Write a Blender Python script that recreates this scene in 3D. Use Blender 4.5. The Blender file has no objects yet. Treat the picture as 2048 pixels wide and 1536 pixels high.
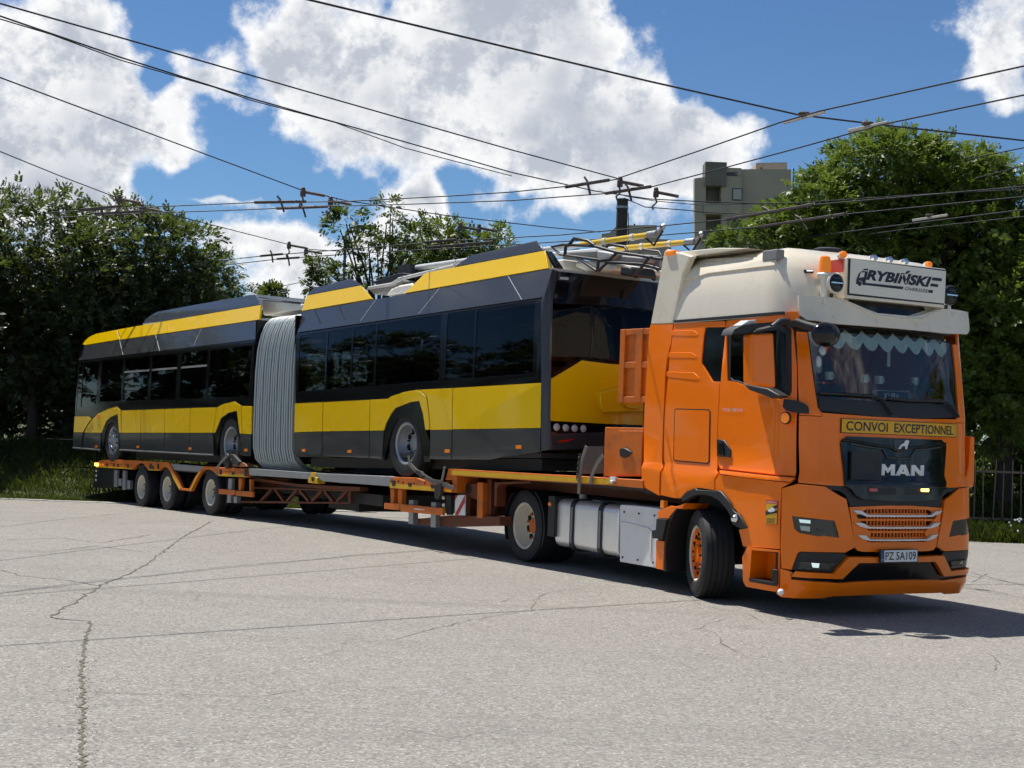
import bpy, bmesh, math, random
import numpy as np
from mathutils import Matrix, Vector
random.seed(7); rng = np.random.default_rng(7)
R = math.radians
SC = bpy.context.scene
COL = SC.collection
# ---------------------------------------------------------------- camera
cam_d = bpy.data.cameras.new('camera'); cam = bpy.data.objects.new('camera', cam_d); COL.objects.link(cam)
cam_d.sensor_width = 36.0; cam_d.lens = 49.535; cam_d.clip_start = 0.1; cam_d.clip_end = 3000
cam.matrix_world = Matrix([r for r in [[0.9992766,-0.0380303,-0.0,0],[-0.0011119,-0.0292152,-0.9995725,0],[0.0380141,0.9988494,-0.0292364,1.75]]] + [[0,0,0,1]])
SC.camera = cam
# ---------------------------------------------------------------- exposure
SC.view_settings.view_transform = 'Standard'; SC.view_settings.look = 'None'
SC.view_settings.exposure = 0.36; SC.view_settings.gamma = 1.0; SC.view_settings.use_curve_mapping = False
SC.cycles.use_denoising = True; SC.cycles.use_adaptive_sampling = True; SC.cycles.adaptive_threshold = .03
SC.cycles.max_bounces = 7; SC.cycles.diffuse_bounces = 3; SC.cycles.glossy_bounces = 4
SC.cycles.transmission_bounces = 5; SC.cycles.transparent_max_bounces = 12
SC.cycles.caustics_reflective = False; SC.cycles.caustics_refractive = False
SC.cycles.sample_clamp_indirect = 6.0
# ---------------------------------------------------------------- sun
SUN_AZ, SUN_EL = R(-46), R(66)          # azimuth from +Y towards +X
sd = bpy.data.lights.new('sun', 'SUN'); sd.energy = 5.0; sd.angle = R(0.53); sd.color = (1.0, .955, .88)
so = bpy.data.objects.new('sun', sd); COL.objects.link(so)
tosun = Vector((math.sin(SUN_AZ)*math.cos(SUN_EL), math.cos(SUN_AZ)*math.cos(SUN_EL), math.sin(SUN_EL)))
so.rotation_euler = tosun.to_track_quat('Z', 'Y').to_euler(); so.location = (-20, 25, 60)
# ---------------------------------------------------------------- node helper
class NT:
    def __init__(s, tree): s.t = tree; s.n = tree.nodes; s.l = tree.links
    def node(s, kind, **kw):
        n = s.n.new(kind)
        for k, v in kw.items():
            if k.startswith('in_'):
                key = k[3:]; key = int(key) if key.isdigit() else key.replace('_', ' ')
                s.set(n.inputs[key], v)
            else: setattr(n, k, v)
        return n
    def set(s, sock, v):
        if isinstance(v, bpy.types.NodeSocket): s.l.new(v, sock)
        elif isinstance(v, bpy.types.Node): s.l.new(v.outputs[0], sock)
        else: sock.default_value = v
    def math(s, op, a, b=0.0, c=None, clamp=False):
        n = s.n.new('ShaderNodeMath'); n.operation = op; n.use_clamp = clamp
        s.set(n.inputs[0], a); s.set(n.inputs[1], b)
        if c is not None: s.set(n.inputs[2], c)
        return n.outputs[0]
    def mix(s, fac, a, b, mode='MIX'):
        n = s.n.new('ShaderNodeMix'); n.data_type = 'RGBA'; n.blend_type = mode
        s.set(n.inputs[0], fac); s.set(n.inputs[6], a); s.set(n.inputs[7], b)
        return n.outputs[2]
    def ramp(s, fac, stops, interp='LINEAR'):
        n = s.n.new('ShaderNodeValToRGB'); n.color_ramp.interpolation = interp
        e = n.color_ramp.elements
        while len(e) < len(stops): e.new(0.5)
        for k, (p, c) in zip(e, stops):
            k.position = p; k.color = (c, c, c, 1) if not hasattr(c, '__len__') else (*c[:3], 1)
        s.set(n.inputs[0], fac); return n.outputs[0]
    def smooth(s, v, a, b):
        n = s.n.new('ShaderNodeMapRange'); n.interpolation_type = 'SMOOTHSTEP'
        s.set(n.inputs[0], v); n.inputs[1].default_value = a; n.inputs[2].default_value = b
        return n.outputs[0]
    def noise(s, vec, scale, detail=4, rough=.5, dist=0.0):
        n = s.n.new('ShaderNodeTexNoise'); s.set(n.inputs['Vector'], vec)
        n.inputs['Scale'].default_value = scale; n.inputs['Detail'].default_value = detail
        n.inputs['Roughness'].default_value = rough; n.inputs['Distortion'].default_value = dist
        return n.outputs['Fac']
# ---------------------------------------------------------------- world: Nishita sky with cumulus clouds
W = bpy.data.worlds.new('World'); SC.world = W; W.use_nodes = True
W.node_tree.nodes.clear(); w = NT(W.node_tree)
sky = w.node('ShaderNodeTexSky', sky_type='NISHITA'); sky.sun_disc = False
sky.sun_elevation = SUN_EL; sky.sun_rotation = SUN_AZ; sky.air_density = 1.0; sky.dust_density = .1; sky.ozone_density = 1.6; sky.altitude = 500
tc = w.node('ShaderNodeTexCoord'); sep = w.node('ShaderNodeSeparateXYZ'); w.set(sep.inputs[0], tc.outputs['Generated'])
az = w.math('ARCTAN2', sep.outputs[0], sep.outputs[1]); el = w.math('ARCSINE', sep.outputs[2])
cvec = w.node('ShaderNodeCombineXYZ'); w.set(cvec.inputs[0], az); w.set(cvec.inputs[1], el); cvec.inputs[2].default_value = .3
cvec = cvec.outputs[0]
def shifted(dx, dy):
    n = w.node('ShaderNodeVectorMath', operation='ADD'); w.set(n.inputs[0], cvec); n.inputs[1].default_value = (dx, dy, 0); return n.outputs[0]
def warped(amp, sc):
    n = w.node('ShaderNodeTexNoise'); w.set(n.inputs['Vector'], cvec); n.inputs['Scale'].default_value = sc; n.inputs['Detail'].default_value = 3; n.inputs['Roughness'].default_value = .6
    m = w.node('ShaderNodeVectorMath', operation='MULTIPLY_ADD'); w.set(m.inputs[0], n.outputs['Color']); m.inputs[1].default_value = (amp, amp, 0); m.inputs[2].default_value = (-amp/2, -amp/2, 0)
    q = w.node('ShaderNodeVectorMath', operation='ADD'); w.set(q.inputs[0], m.outputs[0]); w.set(q.inputs[1], cvec); return q.outputs[0]
def field():
    """noise plus the broad layout of cloud and clear sky (a smooth function of azimuth and elevation)"""
    f = w.math('MULTIPLY_ADD', fine, 2.15, w.math('MULTIPLY_ADD', w.noise(cvec, 6.0, 1, .5), 1.1, -1.66))
    sp_ = w.node('ShaderNodeSeparateXYZ'); w.set(sp_.inputs[0], warped(.16, 9.0))
    ta = w.math('MULTIPLY_ADD', sp_.outputs[0], 1/.80, .5); te = w.math('MULTIPLY_ADD', sp_.outputs[1], 1/.42, .06/.42)
    for A_, E_, k_ in LAY:
        ra = w.ramp(ta, [(i/31, c_) for i, c_ in enumerate(A_)]); re_ = w.ramp(te, [(i/31, c_) for i, c_ in enumerate(E_)])
        va = w.node('ShaderNodeVectorMath', operation='SUBTRACT'); w.set(va.inputs[0], ra); va.inputs[1].default_value = (.5,.5,.5)
        ve = w.node('ShaderNodeVectorMath', operation='SUBTRACT'); w.set(ve.inputs[0], re_); ve.inputs[1].default_value = (.5,.5,.5)
        d = w.node('ShaderNodeVectorMath', operation='DOT_PRODUCT'); w.set(d.inputs[0], va.outputs[0]); w.set(d.inputs[1], ve.outputs[0])
        f = w.math('MULTIPLY_ADD', d.outputs['Value'], k_, f)
    return f
LAY = [([(0.5,0.5,0.5),(0.384,0.476,0.516),(0.184,0.436,0.609),(0.077,0.405,0.699),(0.051,0.379,0.652),(0.152,0.256,0.538),(0.343,0.218,0.337),(0.404,0.267,0.266),(0.535,0.613,0.547),(0.467,0.75,0.379),(0.397,0.685,0.268),(0.297,0.64,0.403),(0.273,0.637,0.487),(0.246,0.628,0.567),(0.258,0.661,0.372),(0.223,0.637,0.318),(0.204,0.593,0.315),(0.217,0.553,0.332),(0.255,0.511,0.34),(0.297,0.426,0.315),(0.36,0.302,0.267),(0.481,0.252,0.259),(0.619,0.282,0.352),(0.754,0.318,0.425),(0.897,0.382,0.389),(0.968,0.461,0.382),(0.917,0.547,0.433),(0.707,0.743,0.413),(0.497,0.84,0.374),(0.455,0.738,0.442),(0.488,0.557,0.491),(0.5,0.5,0.5)],[(0.5,0.5,0.5),(0.5,0.5,0.5),(0.5,0.5,0.5),(0.5,0.5,0.5),(0.5,0.5,0.5),(0.5,0.5,0.5),(0.5,0.5,0.5),(0.5,0.5,0.5),(0.5,0.5,0.5),(0.5,0.5,0.499),(0.498,0.501,0.493),(0.491,0.505,0.477),(0.477,0.509,0.462),(0.437,0.496,0.485),(0.358,0.426,0.6),(0.272,0.368,0.837),(0.13,0.412,0.87),(0.061,0.288,0.774),(0.024,0.206,0.537),(0.022,0.222,0.346),(0.017,0.302,0.259),(0.005,0.493,0.222),(0.024,0.729,0.281),(0.091,0.897,0.434),(0.185,0.956,0.591),(0.274,0.862,0.665),(0.349,0.709,0.636),(0.408,0.592,0.577),(0.46,0.528,0.532),(0.487,0.507,0.511),(0.497,0.501,0.503),(0.5,0.5,0.5)],6.22),([(0.5,0.5,0.5),(0.509,0.513,0.463),(0.604,0.538,0.381),(0.753,0.556,0.349),(0.757,0.596,0.384),(0.649,0.674,0.485),(0.735,0.521,0.625),(0.601,0.112,0.516),(0.995,0.101,0.405),(0.925,0.401,0.551),(0.576,0.476,0.597),(0.679,0.578,0.693),(0.617,0.609,0.63),(0.586,0.61,0.578),(0.334,0.443,0.399),(0.265,0.404,0.333),(0.294,0.437,0.361),(0.371,0.495,0.441),(0.439,0.535,0.508),(0.492,0.565,0.533),(0.546,0.607,0.51),(0.575,0.623,0.494),(0.572,0.588,0.445),(0.575,0.559,0.375),(0.593,0.563,0.398),(0.633,0.581,0.436),(0.668,0.6,0.441),(0.686,0.682,0.378),(0.656,0.697,0.418),(0.549,0.589,0.471),(0.506,0.516,0.492),(0.5,0.5,0.5)],[(0.5,0.5,0.5),(0.5,0.5,0.5),(0.5,0.5,0.5),(0.5,0.5,0.5),(0.5,0.5,0.5),(0.5,0.5,0.5),(0.5,0.5,0.5),(0.5,0.5,0.5),(0.501,0.499,0.5),(0.506,0.492,0.499),(0.539,0.449,0.494),(0.639,0.317,0.476),(0.778,0.139,0.44),(0.855,0.137,0.433),(0.855,0.421,0.516),(0.823,0.816,0.682),(0.801,0.476,0.48),(0.297,0.464,0.28),(0.108,0.452,0.382),(0.299,0.388,0.591),(0.519,0.487,0.659),(0.709,0.557,0.556),(0.719,0.636,0.443),(0.535,0.674,0.393),(0.407,0.47,0.408),(0.277,0.358,0.587),(0.294,0.322,0.708),(0.376,0.351,0.7),(0.445,0.426,0.612),(0.482,0.474,0.542),(0.496,0.494,0.51),(0.5,0.5,0.5)],2.9766),([(0.5,0.5,0.5),(0.48,0.468,0.505),(0.513,0.398,0.536),(0.608,0.366,0.546),(0.562,0.487,0.474),(0.459,0.776,0.431),(0.68,0.891,0.443),(0.745,0.534,0.754),(0.312,0.478,0.297),(0.368,0.469,0.627),(0.302,0.534,0.453),(0.876,0.18,0.36),(0.474,0.399,0.537),(0.068,0.571,0.687),(0.499,0.531,0.477),(0.528,0.544,0.446),(0.508,0.519,0.473),(0.485,0.485,0.488),(0.448,0.469,0.453),(0.376,0.458,0.397),(0.316,0.426,0.409),(0.399,0.313,0.555),(0.474,0.296,0.619),(0.436,0.411,0.526),(0.444,0.46,0.46),(0.494,0.511,0.44),(0.55,0.569,0.458),(0.618,0.57,0.556),(0.676,0.679,0.586),(0.597,0.488,0.526),(0.518,0.473,0.503),(0.5,0.5,0.5)],[(0.5,0.5,0.5),(0.5,0.5,0.5),(0.5,0.5,0.5),(0.5,0.5,0.5),(0.5,0.5,0.5),(0.5,0.5,0.5),(0.5,0.5,0.5),(0.5,0.5,0.5),(0.5,0.5,0.5),(0.498,0.502,0.502),(0.487,0.51,0.511),(0.456,0.521,0.546),(0.434,0.492,0.608),(0.578,0.392,0.562),(0.991,0.325,0.349),(0.623,0.332,0.634),(0.005,0.643,0.498),(0.663,0.732,0.321),(0.654,0.43,0.722),(0.366,0.232,0.575),(0.337,0.385,0.284),(0.564,0.761,0.418),(0.612,0.738,0.642),(0.479,0.366,0.597),(0.393,0.219,0.355),(0.558,0.455,0.476),(0.622,0.672,0.555),(0.556,0.662,0.523),(0.509,0.57,0.503),(0.501,0.522,0.499),(0.5,0.505,0.5),(0.5,0.5,0.5)],1.1486)]
fine = w.noise(cvec, 14.0, 7, .68); d0 = field()
n0 = fine; n1 = w.noise(shifted(-.013, .017), 14.0, 6, .66)   # step towards the sun: self-shading
mask = w.smooth(d0, -.04, .48)
thick = w.smooth(d0, .35, 1.25)
light = w.smooth(w.math('SUBTRACT', n0, n1), -.13, .07)
belly = w.smooth(w.noise(cvec, 7.0, 3, .55), .36, .62)
ccol = w.mix(w.math('MULTIPLY', thick, w.math('MULTIPLY_ADD', belly, .75, .25)), (1.0, 1.0, 1.0, 1), (.40, .45, .54, 1))
shade = w.mix(w.math('MULTIPLY', w.math('MULTIPLY', w.math('SUBTRACT', 1.0, light), .85), w.smooth(d0, .15, .55)), ccol, (.43, .48, .57, 1))
skyc = w.node('ShaderNodeVectorMath', operation='MULTIPLY'); w.set(skyc.inputs[0], sky.outputs[0]); skyc.inputs[1].default_value = (.62, .86, 1.10)
cl = w.node('ShaderNodeVectorMath', operation='SCALE'); w.set(cl.inputs[0], shade); cl.inputs[3].default_value = 12.0
up = w.smooth(el, -.02, .05)
out = w.mix(w.math('MULTIPLY', mask, up), skyc.outputs[0], cl.outputs[0])
bg = w.node('ShaderNodeBackground'); w.set(bg.inputs[0], out); bg.inputs[1].default_value = .066
wo = w.node('ShaderNodeOutputWorld'); w.set(wo.inputs[0], bg.outputs[0])

# ---------------------------------------------------------------- materials
M = {}
def mat(name, col, rough=.5, metal=0.0, coat=0.0, spec=.5, var=.06, scale=6.0, bump=0.0, bscale=60.0, coord='Object', emit=None, dirt=0.0, dirtcol=(.12,.1,.08)):
    m = bpy.data.materials.new(name); m.use_nodes = True; t = NT(m.node_tree); b = t.n['Principled BSDF']
    tcn = t.node('ShaderNodeTexCoord').outputs[coord]
    n = t.noise(tcn, scale, 5, .6)
    lo = tuple(c*(1-var) for c in col)+(1,); hi = tuple(min(1, c*(1+var)) for c in col)+(1,)
    c = t.mix(n, lo, hi)
    if dirt > 0:
        dn = t.smooth(t.noise(tcn, scale*.45, 6, .65), .45, .8)
        c = t.mix(t.math('MULTIPLY', dn, dirt), c, (*dirtcol, 1))
    t.set(b.inputs['Base Color'], c)
    rr = t.math('ADD', t.math('MULTIPLY', t.math('SUBTRACT', n, .5), .18), rough, clamp=True); t.set(b.inputs['Roughness'], rr)
    b.inputs['Metallic'].default_value = metal; b.inputs['Specular IOR Level'].default_value = spec
    b.inputs['Coat Weight'].default_value = coat; b.inputs['Coat Roughness'].default_value = .04
    if bump > 0:
        bn = t.node('ShaderNodeBump'); bn.inputs['Strength'].default_value = bump; bn.inputs['Distance'].default_value = .01
        t.set(bn.inputs['Height'], t.noise(tcn, bscale, 4, .6)); t.set(b.inputs['Normal'], bn.outputs[0])
    if emit:
        b.inputs['Emission Color'].default_value = (*emit[0], 1); b.inputs['Emission Strength'].default_value = emit[1]
    M[name] = m; return m
def glass(name, tint, rough=.02, ior=1.42):
    m = bpy.data.materials.new(name); m.use_nodes = True; t = NT(m.node_tree); t.n.clear()
    fr = t.node('ShaderNodeFresnel'); fr.inputs[0].default_value = ior
    tr = t.node('ShaderNodeBsdfTransparent'); tr.inputs[0].default_value = (*tint, 1)
    gl = t.node('ShaderNodeBsdfGlossy'); gl.inputs[0].default_value = (1,1,1,1); gl.inputs['Roughness'].default_value = rough
    tcn = t.node('ShaderNodeTexCoord').outputs['Object']
    bn = t.node('ShaderNodeBump'); bn.inputs['Strength'].default_value = .03; bn.inputs['Distance'].default_value = .05
    t.set(bn.inputs['Height'], t.noise(tcn, 1.3, 2)); t.set(gl.inputs['Normal'], bn.outputs[0])
    mx = t.node('ShaderNodeMixShader'); t.set(mx.inputs[0], fr.outputs[0]); t.set(mx.inputs[1], tr.outputs[0]); t.set(mx.inputs[2], gl.outputs[0])
    o = t.node('ShaderNodeOutputMaterial'); t.set(o.inputs[0], mx.outputs[0]); M[name] = m; return m
mat('orange_paint', (.94,.190,.0), .30, coat=.45, spec=.25, var=.04, scale=2.5, bump=.10, bscale=1.6, dirt=.08, dirtcol=(.34,.11,.02))
mat('orange_steel', (.64,.145,.006), .45, var=.12, scale=9, dirt=.6, dirtcol=(.13,.07,.035))
mat('shaded_orange_steel', (.15,.034,.008), .6, var=.2, scale=7, dirt=.6, dirtcol=(.07,.045,.03))  # the orange steel again, with the shade under the deck put into its colour
mat('yellow_reflective', (.72,.42,.01), .4, var=.08, dirt=.3, dirtcol=(.2,.13,.03))
mat('yellow_paint', (.80,.50,.0), .26, bump=.10, bscale=1.8, coat=.4, spec=.3, var=.03, scale=2)
mat('bus_grey', (.040,.041,.046), .2, bump=.12, bscale=1.8, coat=.4, spec=.35, var=.06, scale=3)
mat('bus_black', (.005,.005,.006), .12, var=.02, coat=.0, spec=.22)
mat('cream_paint', (.77,.69,.54), .28, coat=.6, var=.03, scale=2.5, dirt=.07, dirtcol=(.40,.33,.23))
mat('black_plastic', (.014,.014,.016), .5, var=.2, bump=.06, bscale=200)
mat('black_gloss', (.004,.004,.005), .10, coat=.15, spec=.4)
mat('rubber', (.016,.016,.018), .72, var=.25, scale=12, bump=.15, bscale=90, dirt=.35, dirtcol=(.05,.045,.04))
mat('dark_steel', (.03,.028,.027), .6, var=.3, scale=8, dirt=.5, dirtcol=(.05,.035,.025))
mat('galvanised', (.36,.37,.38), .45, metal=.6, var=.15, scale=14, dirt=.3, dirtcol=(.16,.14,.12))
mat('aluminium', (.92,.92,.91), .40, metal=.7, var=.06, scale=5, bump=.012, bscale=12, dirt=.15, dirtcol=(.3,.28,.25))
mat('silver_plate', (.78,.78,.77), .42, metal=.25, var=.06, scale=4, bump=.05, bscale=12, dirt=.2, dirtcol=(.3,.28,.26))
mat('cream_rim', (.66,.60,.48), .5, var=.10, scale=10, dirt=.25, dirtcol=(.16,.12,.08))
mat('bus_rim', (.34,.36,.39), .38, metal=.55, var=.1, scale=8, dirt=.2)
mat('white_paint', (.78,.78,.76), .4, var=.04)
mat('off_white', (.76,.73,.64), .4, var=.04, dirt=.15, dirtcol=(.35,.3,.22))
mat('grey_plastic', (.22,.22,.22), .5, var=.1)
mat('light_grey', (.50,.51,.51), .5, var=.06)
mat('bellows_fold', (.17,.19,.195), .6, var=.1, scale=20)
mat('bellows_rib', (.47,.52,.52), .5, var=.06)
mat('red_paint', (.45,.015,.02), .4)
mat('sign_ink', (.012,.015,.03), .5)
mat('sign_yellow', (.74,.40,.01), .45, var=.05, dirt=.15, dirtcol=(.3,.2,.02))
mat('chrome_white', (.72,.70,.66), .25, metal=.2)
mat('amber_lens', (.85,.22,.005), .15, coat=1, emit=((1,.25,.01), .05))
mat('amber_lit', (.9,.4,.02), .2, emit=((1.0,.55,.08), 6.0))
mat('amber_soft', (.75,.17,.004), .2, emit=((1.0,.30,.02), .22))
mat('led_white', (.9,.95,1.0), .2, emit=((.85,1.0,.95), .7))
mat('red_lens', (.5,.02,.01), .2, coat=1)
mat('lamp_mirror', (.75,.77,.78), .12, metal=1.0)
mat('lamp_dark', (.05,.055,.06), .2, metal=.5)
mat('strap', (.16,.145,.12), .8, var=.25, scale=20)
mat('dark_interior', (.035,.036,.04), .7, var=.2)
mat('cab_trim', (.66,.68,.64), .8, var=.15)
mat('curtain', (.88,.95,.90), .8, var=.06)
mat('curtain_brown', (.075,.045,.03), .8)
mat('seat_cloth', (.10,.11,.12), .9)
mat('yellow_pole', (.75,.48,.01), .3, coat=.5)
mat('wire', (.018,.018,.02), .5)
mat('insulator', (.075,.055,.045), .6, var=.3, scale=30)
mat('pale_insulator', (.42,.40,.36), .6, var=.2, scale=30)
mat('rusty_pole', (.045,.032,.026), .7, var=.4, scale=5)
glass('bus_glass', (.045,.052,.056), ior=1.25); glass('cab_glass', (.82,.91,.87), ior=1.7); glass('cab_side_glass', (.20,.22,.22), ior=1.28); glass('lens_glass', (.8,.84,.85))

# ---------------------------------------------------------------- mesh helpers
class Body:
    """lofted vehicle skin: a plan outline (side, rounded corner, end) whose width and end vary with height"""
    def __init__(s, Xc, Lc, Ry, b, tab):
        s.Xc=Xc; s.Lc=Lc; s.Ry=Ry; s.b=b; s.tab=tab
        s.w0=max(t[1] for t in tab); s.Lf=2*(s.w0-Ry); s.Uc=Xc+Lc+s.Lf/2
    def at(s,z):
        t=s.tab
        if z<=t[0][0]: return t[0][1:]
        for a,c in zip(t,t[1:]):
            if z<=c[0]:
                k=(z-a[0])/(c[0]-a[0]); return tuple(p+(q-p)*k for p,q in zip(a[1:],c[1:]))
        return t[-1][1:]
    def raw(s,u,z):
        w,xe=s.at(z)
        m=u>s.Uc
        if m: u=2*s.Uc-u
        if u<=s.Xc: X,Y=u,-w
        elif u<=s.Xc+s.Lc:
            f=(u-s.Xc)/s.Lc*math.pi/2; X=s.Xc+(xe-s.Xc)*math.sin(f); Y=-w+s.Ry*(1-math.cos(f))
        else:
            k=(u-s.Xc-s.Lc)/s.Lf*2-1; X=xe+s.b*(1-k*k); Y=k*(w-s.Ry)
        return (X,-Y if m else Y,z)
    def pos(s,u,z,off=0.0):
        p=s.raw(u,z)
        if off==0: return p
        e=2e-3; a=s.raw(u+e,z); b=s.raw(u-e,z); c=s.raw(u,z+e); d=s.raw(u,z-e)
        p1=[x-y for x,y in zip(a,b)]; p2=[x-y for x,y in zip(c,d)]
        n=(p1[1]*p2[2]-p1[2]*p2[1],p1[2]*p2[0]-p1[0]*p2[2],p1[0]*p2[1]-p1[1]*p2[0])
        l=math.sqrt(sum(x*x for x in n)) or 1
        return tuple(x+off*y/l for x,y in zip(p,n))
CAB=Body(1.20,.45,.30,.09,[(.15,1.22,1.47),(.30,1.245,1.56),(.6,1.25,1.60),(1.0,1.25,1.60),(1.33,1.25,1.58),(1.40,1.22,1.56),(2.0,1.22,1.53),(2.5,1.215,1.44),(3.0,1.20,1.34),(3.3,1.19,1.28)])
ROOF=Body(.95,.45,.40,.05,[(2.90,1.20,1.44),(3.2,1.18,1.38),(3.4,1.15,1.30),(3.52,1.10,1.22),(3.60,1.02,1.10),(3.65,.92,1.0)])
# bus sections: X grows towards the rear of the bus (x=0 the rear end), side at -Y, z=0 under the tyres
BUSR=Body(-.10,.22,.16,.10,[(0,1.25,-.06),(.3,1.275,0),(1.2,1.275,0),(2.2,1.245,-.04),(2.68,1.08,-.16),(3.05,.95,-.2),(3.25,.82,-.22),(3.5,.6,-.25)])
BUSF=Body(20,.22,.2,.10,[(0,1.25,0),(.3,1.275,0),(1.2,1.275,0),(2.2,1.245,0),(2.68,1.08,0),(3.05,.95,0),(3.25,.82,0),(3.5,.6,0)])

SPLIT = {'sign_bracket', 'joint_frame', 'chassis_frame', 'headboard_leg', 'gooseneck_rail', 'cab_lining', 'cab_floor', 'battery_bay', 'wheel_box'}
class MB:
    def __init__(s, xf=None): s.v = []; s.f = []; s.xf = xf
    def add(s, vs, fs):
        n = len(s.v); s.v += [tuple(v) for v in vs]; s.f += [tuple(i+n for i in f) for f in fs]; return s
    def box(s, x0, x1, y0, y1, z0, z1):
        vs = [(x, y, z) for x in (x0, x1) for y in (y0, y1) for z in (z0, z1)]
        return s.add(vs, [(0,1,3,2),(4,6,7,5),(0,4,5,1),(2,3,7,6),(0,2,6,4),(1,5,7,3)])
    def prism(s, poly, ax, a, b):
        def p(q, c): return {'x': (c, q[0], q[1]), 'y': (q[0], c, q[1]), 'z': (q[0], q[1], c)}[ax]
        n = len(poly); vs = [p(q, a) for q in poly]+[p(q, b) for q in poly]
        return s.add(vs, [tuple(range(n)), tuple(range(2*n-1, n-1, -1))]+[(i, (i+1) % n, n+(i+1) % n, n+i) for i in range(n)])
    def tube(s, pts, r, n=8, closed=False, caps=True):
        pts = [Vector(p) for p in pts]; m = len(pts); vs = []; up = Vector((0,0,1)); prev = None
        rs = r if hasattr(r, '__len__') else [r]*m
        for i, p in enumerate(pts):
            if closed: t = pts[(i+1) % m]-pts[i-1]
            else: t = pts[min(i+1, m-1)]-pts[max(i-1, 0)]
            t.normalize()
            if prev is None:
                a = t.cross(up)
                if a.length < 1e-3: a = t.cross(Vector((1,0,0)))
            else: a = prev-t*prev.dot(t)
            a.normalize(); prev = a; b = t.cross(a)
            for k in range(n):
                th = 2*math.pi*(k+.5)/n; vs.append(p+(a*math.cos(th)+b*math.sin(th))*rs[i])
        fs = []
        for i in range(m if closed else m-1):
            j = (i+1) % m
            for k in range(n): fs.append((i*n+k, i*n+(k+1) % n, j*n+(k+1) % n, j*n+k))
        if caps and not closed: fs += [tuple(range(n-1, -1, -1)), tuple(range((m-1)*n, m*n))]
        return s.add(vs, fs)
    def cyl(s, a, b, r, n=16): return s.tube([a, b], r, n)
    def bar(s, a, b, wd, ht):
        """square bar from a to b: width wd sideways, ht upwards"""
        a = Vector(a); b = Vector(b); t = (b-a).normalized(); u = Vector((0,0,1))
        if abs(t.dot(u)) > .98: u = Vector((1,0,0))
        x = t.cross(u).normalized()*wd/2; y = x.cross(t).normalized()*ht/2
        vs = [p+q for p in (a, b) for q in (-x-y, x-y, x+y, -x+y)]
        return s.add(vs, [(0,1,2,3),(7,6,5,4),(0,4,5,1),(1,5,6,2),(2,6,7,3),(3,7,4,0)])
    def lathe(s, prof, o, axis=(0,0,1), n=32):
        o = Vector(o); t = Vector(axis).normalized(); a = t.orthogonal().normalized(); b = t.cross(a); vs = []; m = len(prof)
        for k in range(n):
            th = 2*math.pi*k/n; d = a*math.cos(th)+b*math.sin(th)
            for r_, h in prof: vs.append(o+d*r_+t*h)
        fs = [(k*m+i, ((k+1) % n)*m+i, ((k+1) % n)*m+i+1, k*m+i+1) for k in range(n) for i in range(m-1)]
        return s.add(vs, fs)
    def ball(s, c, r, n=16, m=10):
        r = r if hasattr(r, '__len__') else (r, r, r)
        vs = []; fs = []
        for i in range(m+1):
            ph = math.pi*i/m-math.pi/2
            for k in range(n):
                th = 2*math.pi*k/n; vs.append((c[0]+r[0]*math.cos(ph)*math.cos(th), c[1]+r[1]*math.cos(ph)*math.sin(th), c[2]+r[2]*math.sin(ph)))
        for i in range(m):
            for k in range(n): fs.append((i*n+k, i*n+(k+1) % n, (i+1)*n+(k+1) % n, (i+1)*n+k))
        return s.add(vs, fs)
    def panel(s, body, poly, off=0.0, th=.03, holes=(), du=.07, dz=.25, zcuts=()):
        """a piece of a body's skin: outline in (u, z), mapped onto the skin and given thickness"""
        bm = bmesh.new(); es = []
        for lp in [poly, *holes]:
            q = [x for i, x in enumerate(lp) if math.dist(x, lp[i-1]) > 1e-4]
            vs = [bm.verts.new((x, y, 0)) for x, y in q]
            es += [bm.edges.new((vs[i-1], vs[i])) for i in range(len(vs))]
        bmesh.ops.triangle_fill(bm, use_beauty=True, edges=es)
        us = [x for x, _ in poly]; zs = [z for _, z in poly]
        def cut(co, no): bmesh.ops.bisect_plane(bm, geom=bm.verts[:]+bm.edges[:]+bm.faces[:], plane_co=co, plane_no=no, dist=1e-5)
        c0, c1 = max(min(us), body.Xc), min(max(us), 2*body.Uc-body.Xc)
        x = c0
        while x < c1: cut((x, 0, 0), (1, 0, 0)); x += du
        for t in body.tab:
            if min(zs) < t[0] < max(zs): cut((0, t[0], 0), (0, 1, 0))
        for z in zcuts: cut((0, z, 0), (0, 1, 0))
        bm.verts.index_update(); n = len(bm.verts)
        vo = [body.pos(v.co.x, v.co.y, off) for v in bm.verts]; vi = [body.pos(v.co.x, v.co.y, off-th) for v in bm.verts]
        fs = []
        for f in bm.faces:
            id_ = [v.index for v in f.verts]; fs.append(tuple(id_))
            if th: fs.append(tuple(i+n for i in reversed(id_)))
        if th:
            for e in bm.edges:
                if len(e.link_faces) == 1: a, b = e.verts[0].index, e.verts[1].index; fs.append((a, b, b+n, a+n))
        s.add(vo+(vi if th else []), fs); bm.free(); return s
    def text(s, string, fn, bold=0.0, depth=None, shear=0.0):
        """letters: normalised (0..1, 0..1) outlines mapped by fn(x, y) -> point"""
        c = bpy.data.curves.new('lettering', 'FONT'); c.body = string; c.offset = bold; c.shear = shear; c.resolution_u = 3
        o = bpy.data.objects.new('lettering', c); COL.objects.link(o)
        dg = bpy.context.evaluated_depsgraph_get(); me = bpy.data.meshes.new_from_object(o.evaluated_get(dg))
        vs = np.array([v.co[:2] for v in me.vertices]); fs = [tuple(p.vertices) for p in me.polygons]
        bpy.data.objects.remove(o); bpy.data.curves.remove(c); bpy.data.meshes.remove(me)
        lo = vs.min(0); sz = vs.max(0)-lo; q = (vs-lo)/sz
        return s.add([fn(x, y) for x, y in q], fs)
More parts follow.
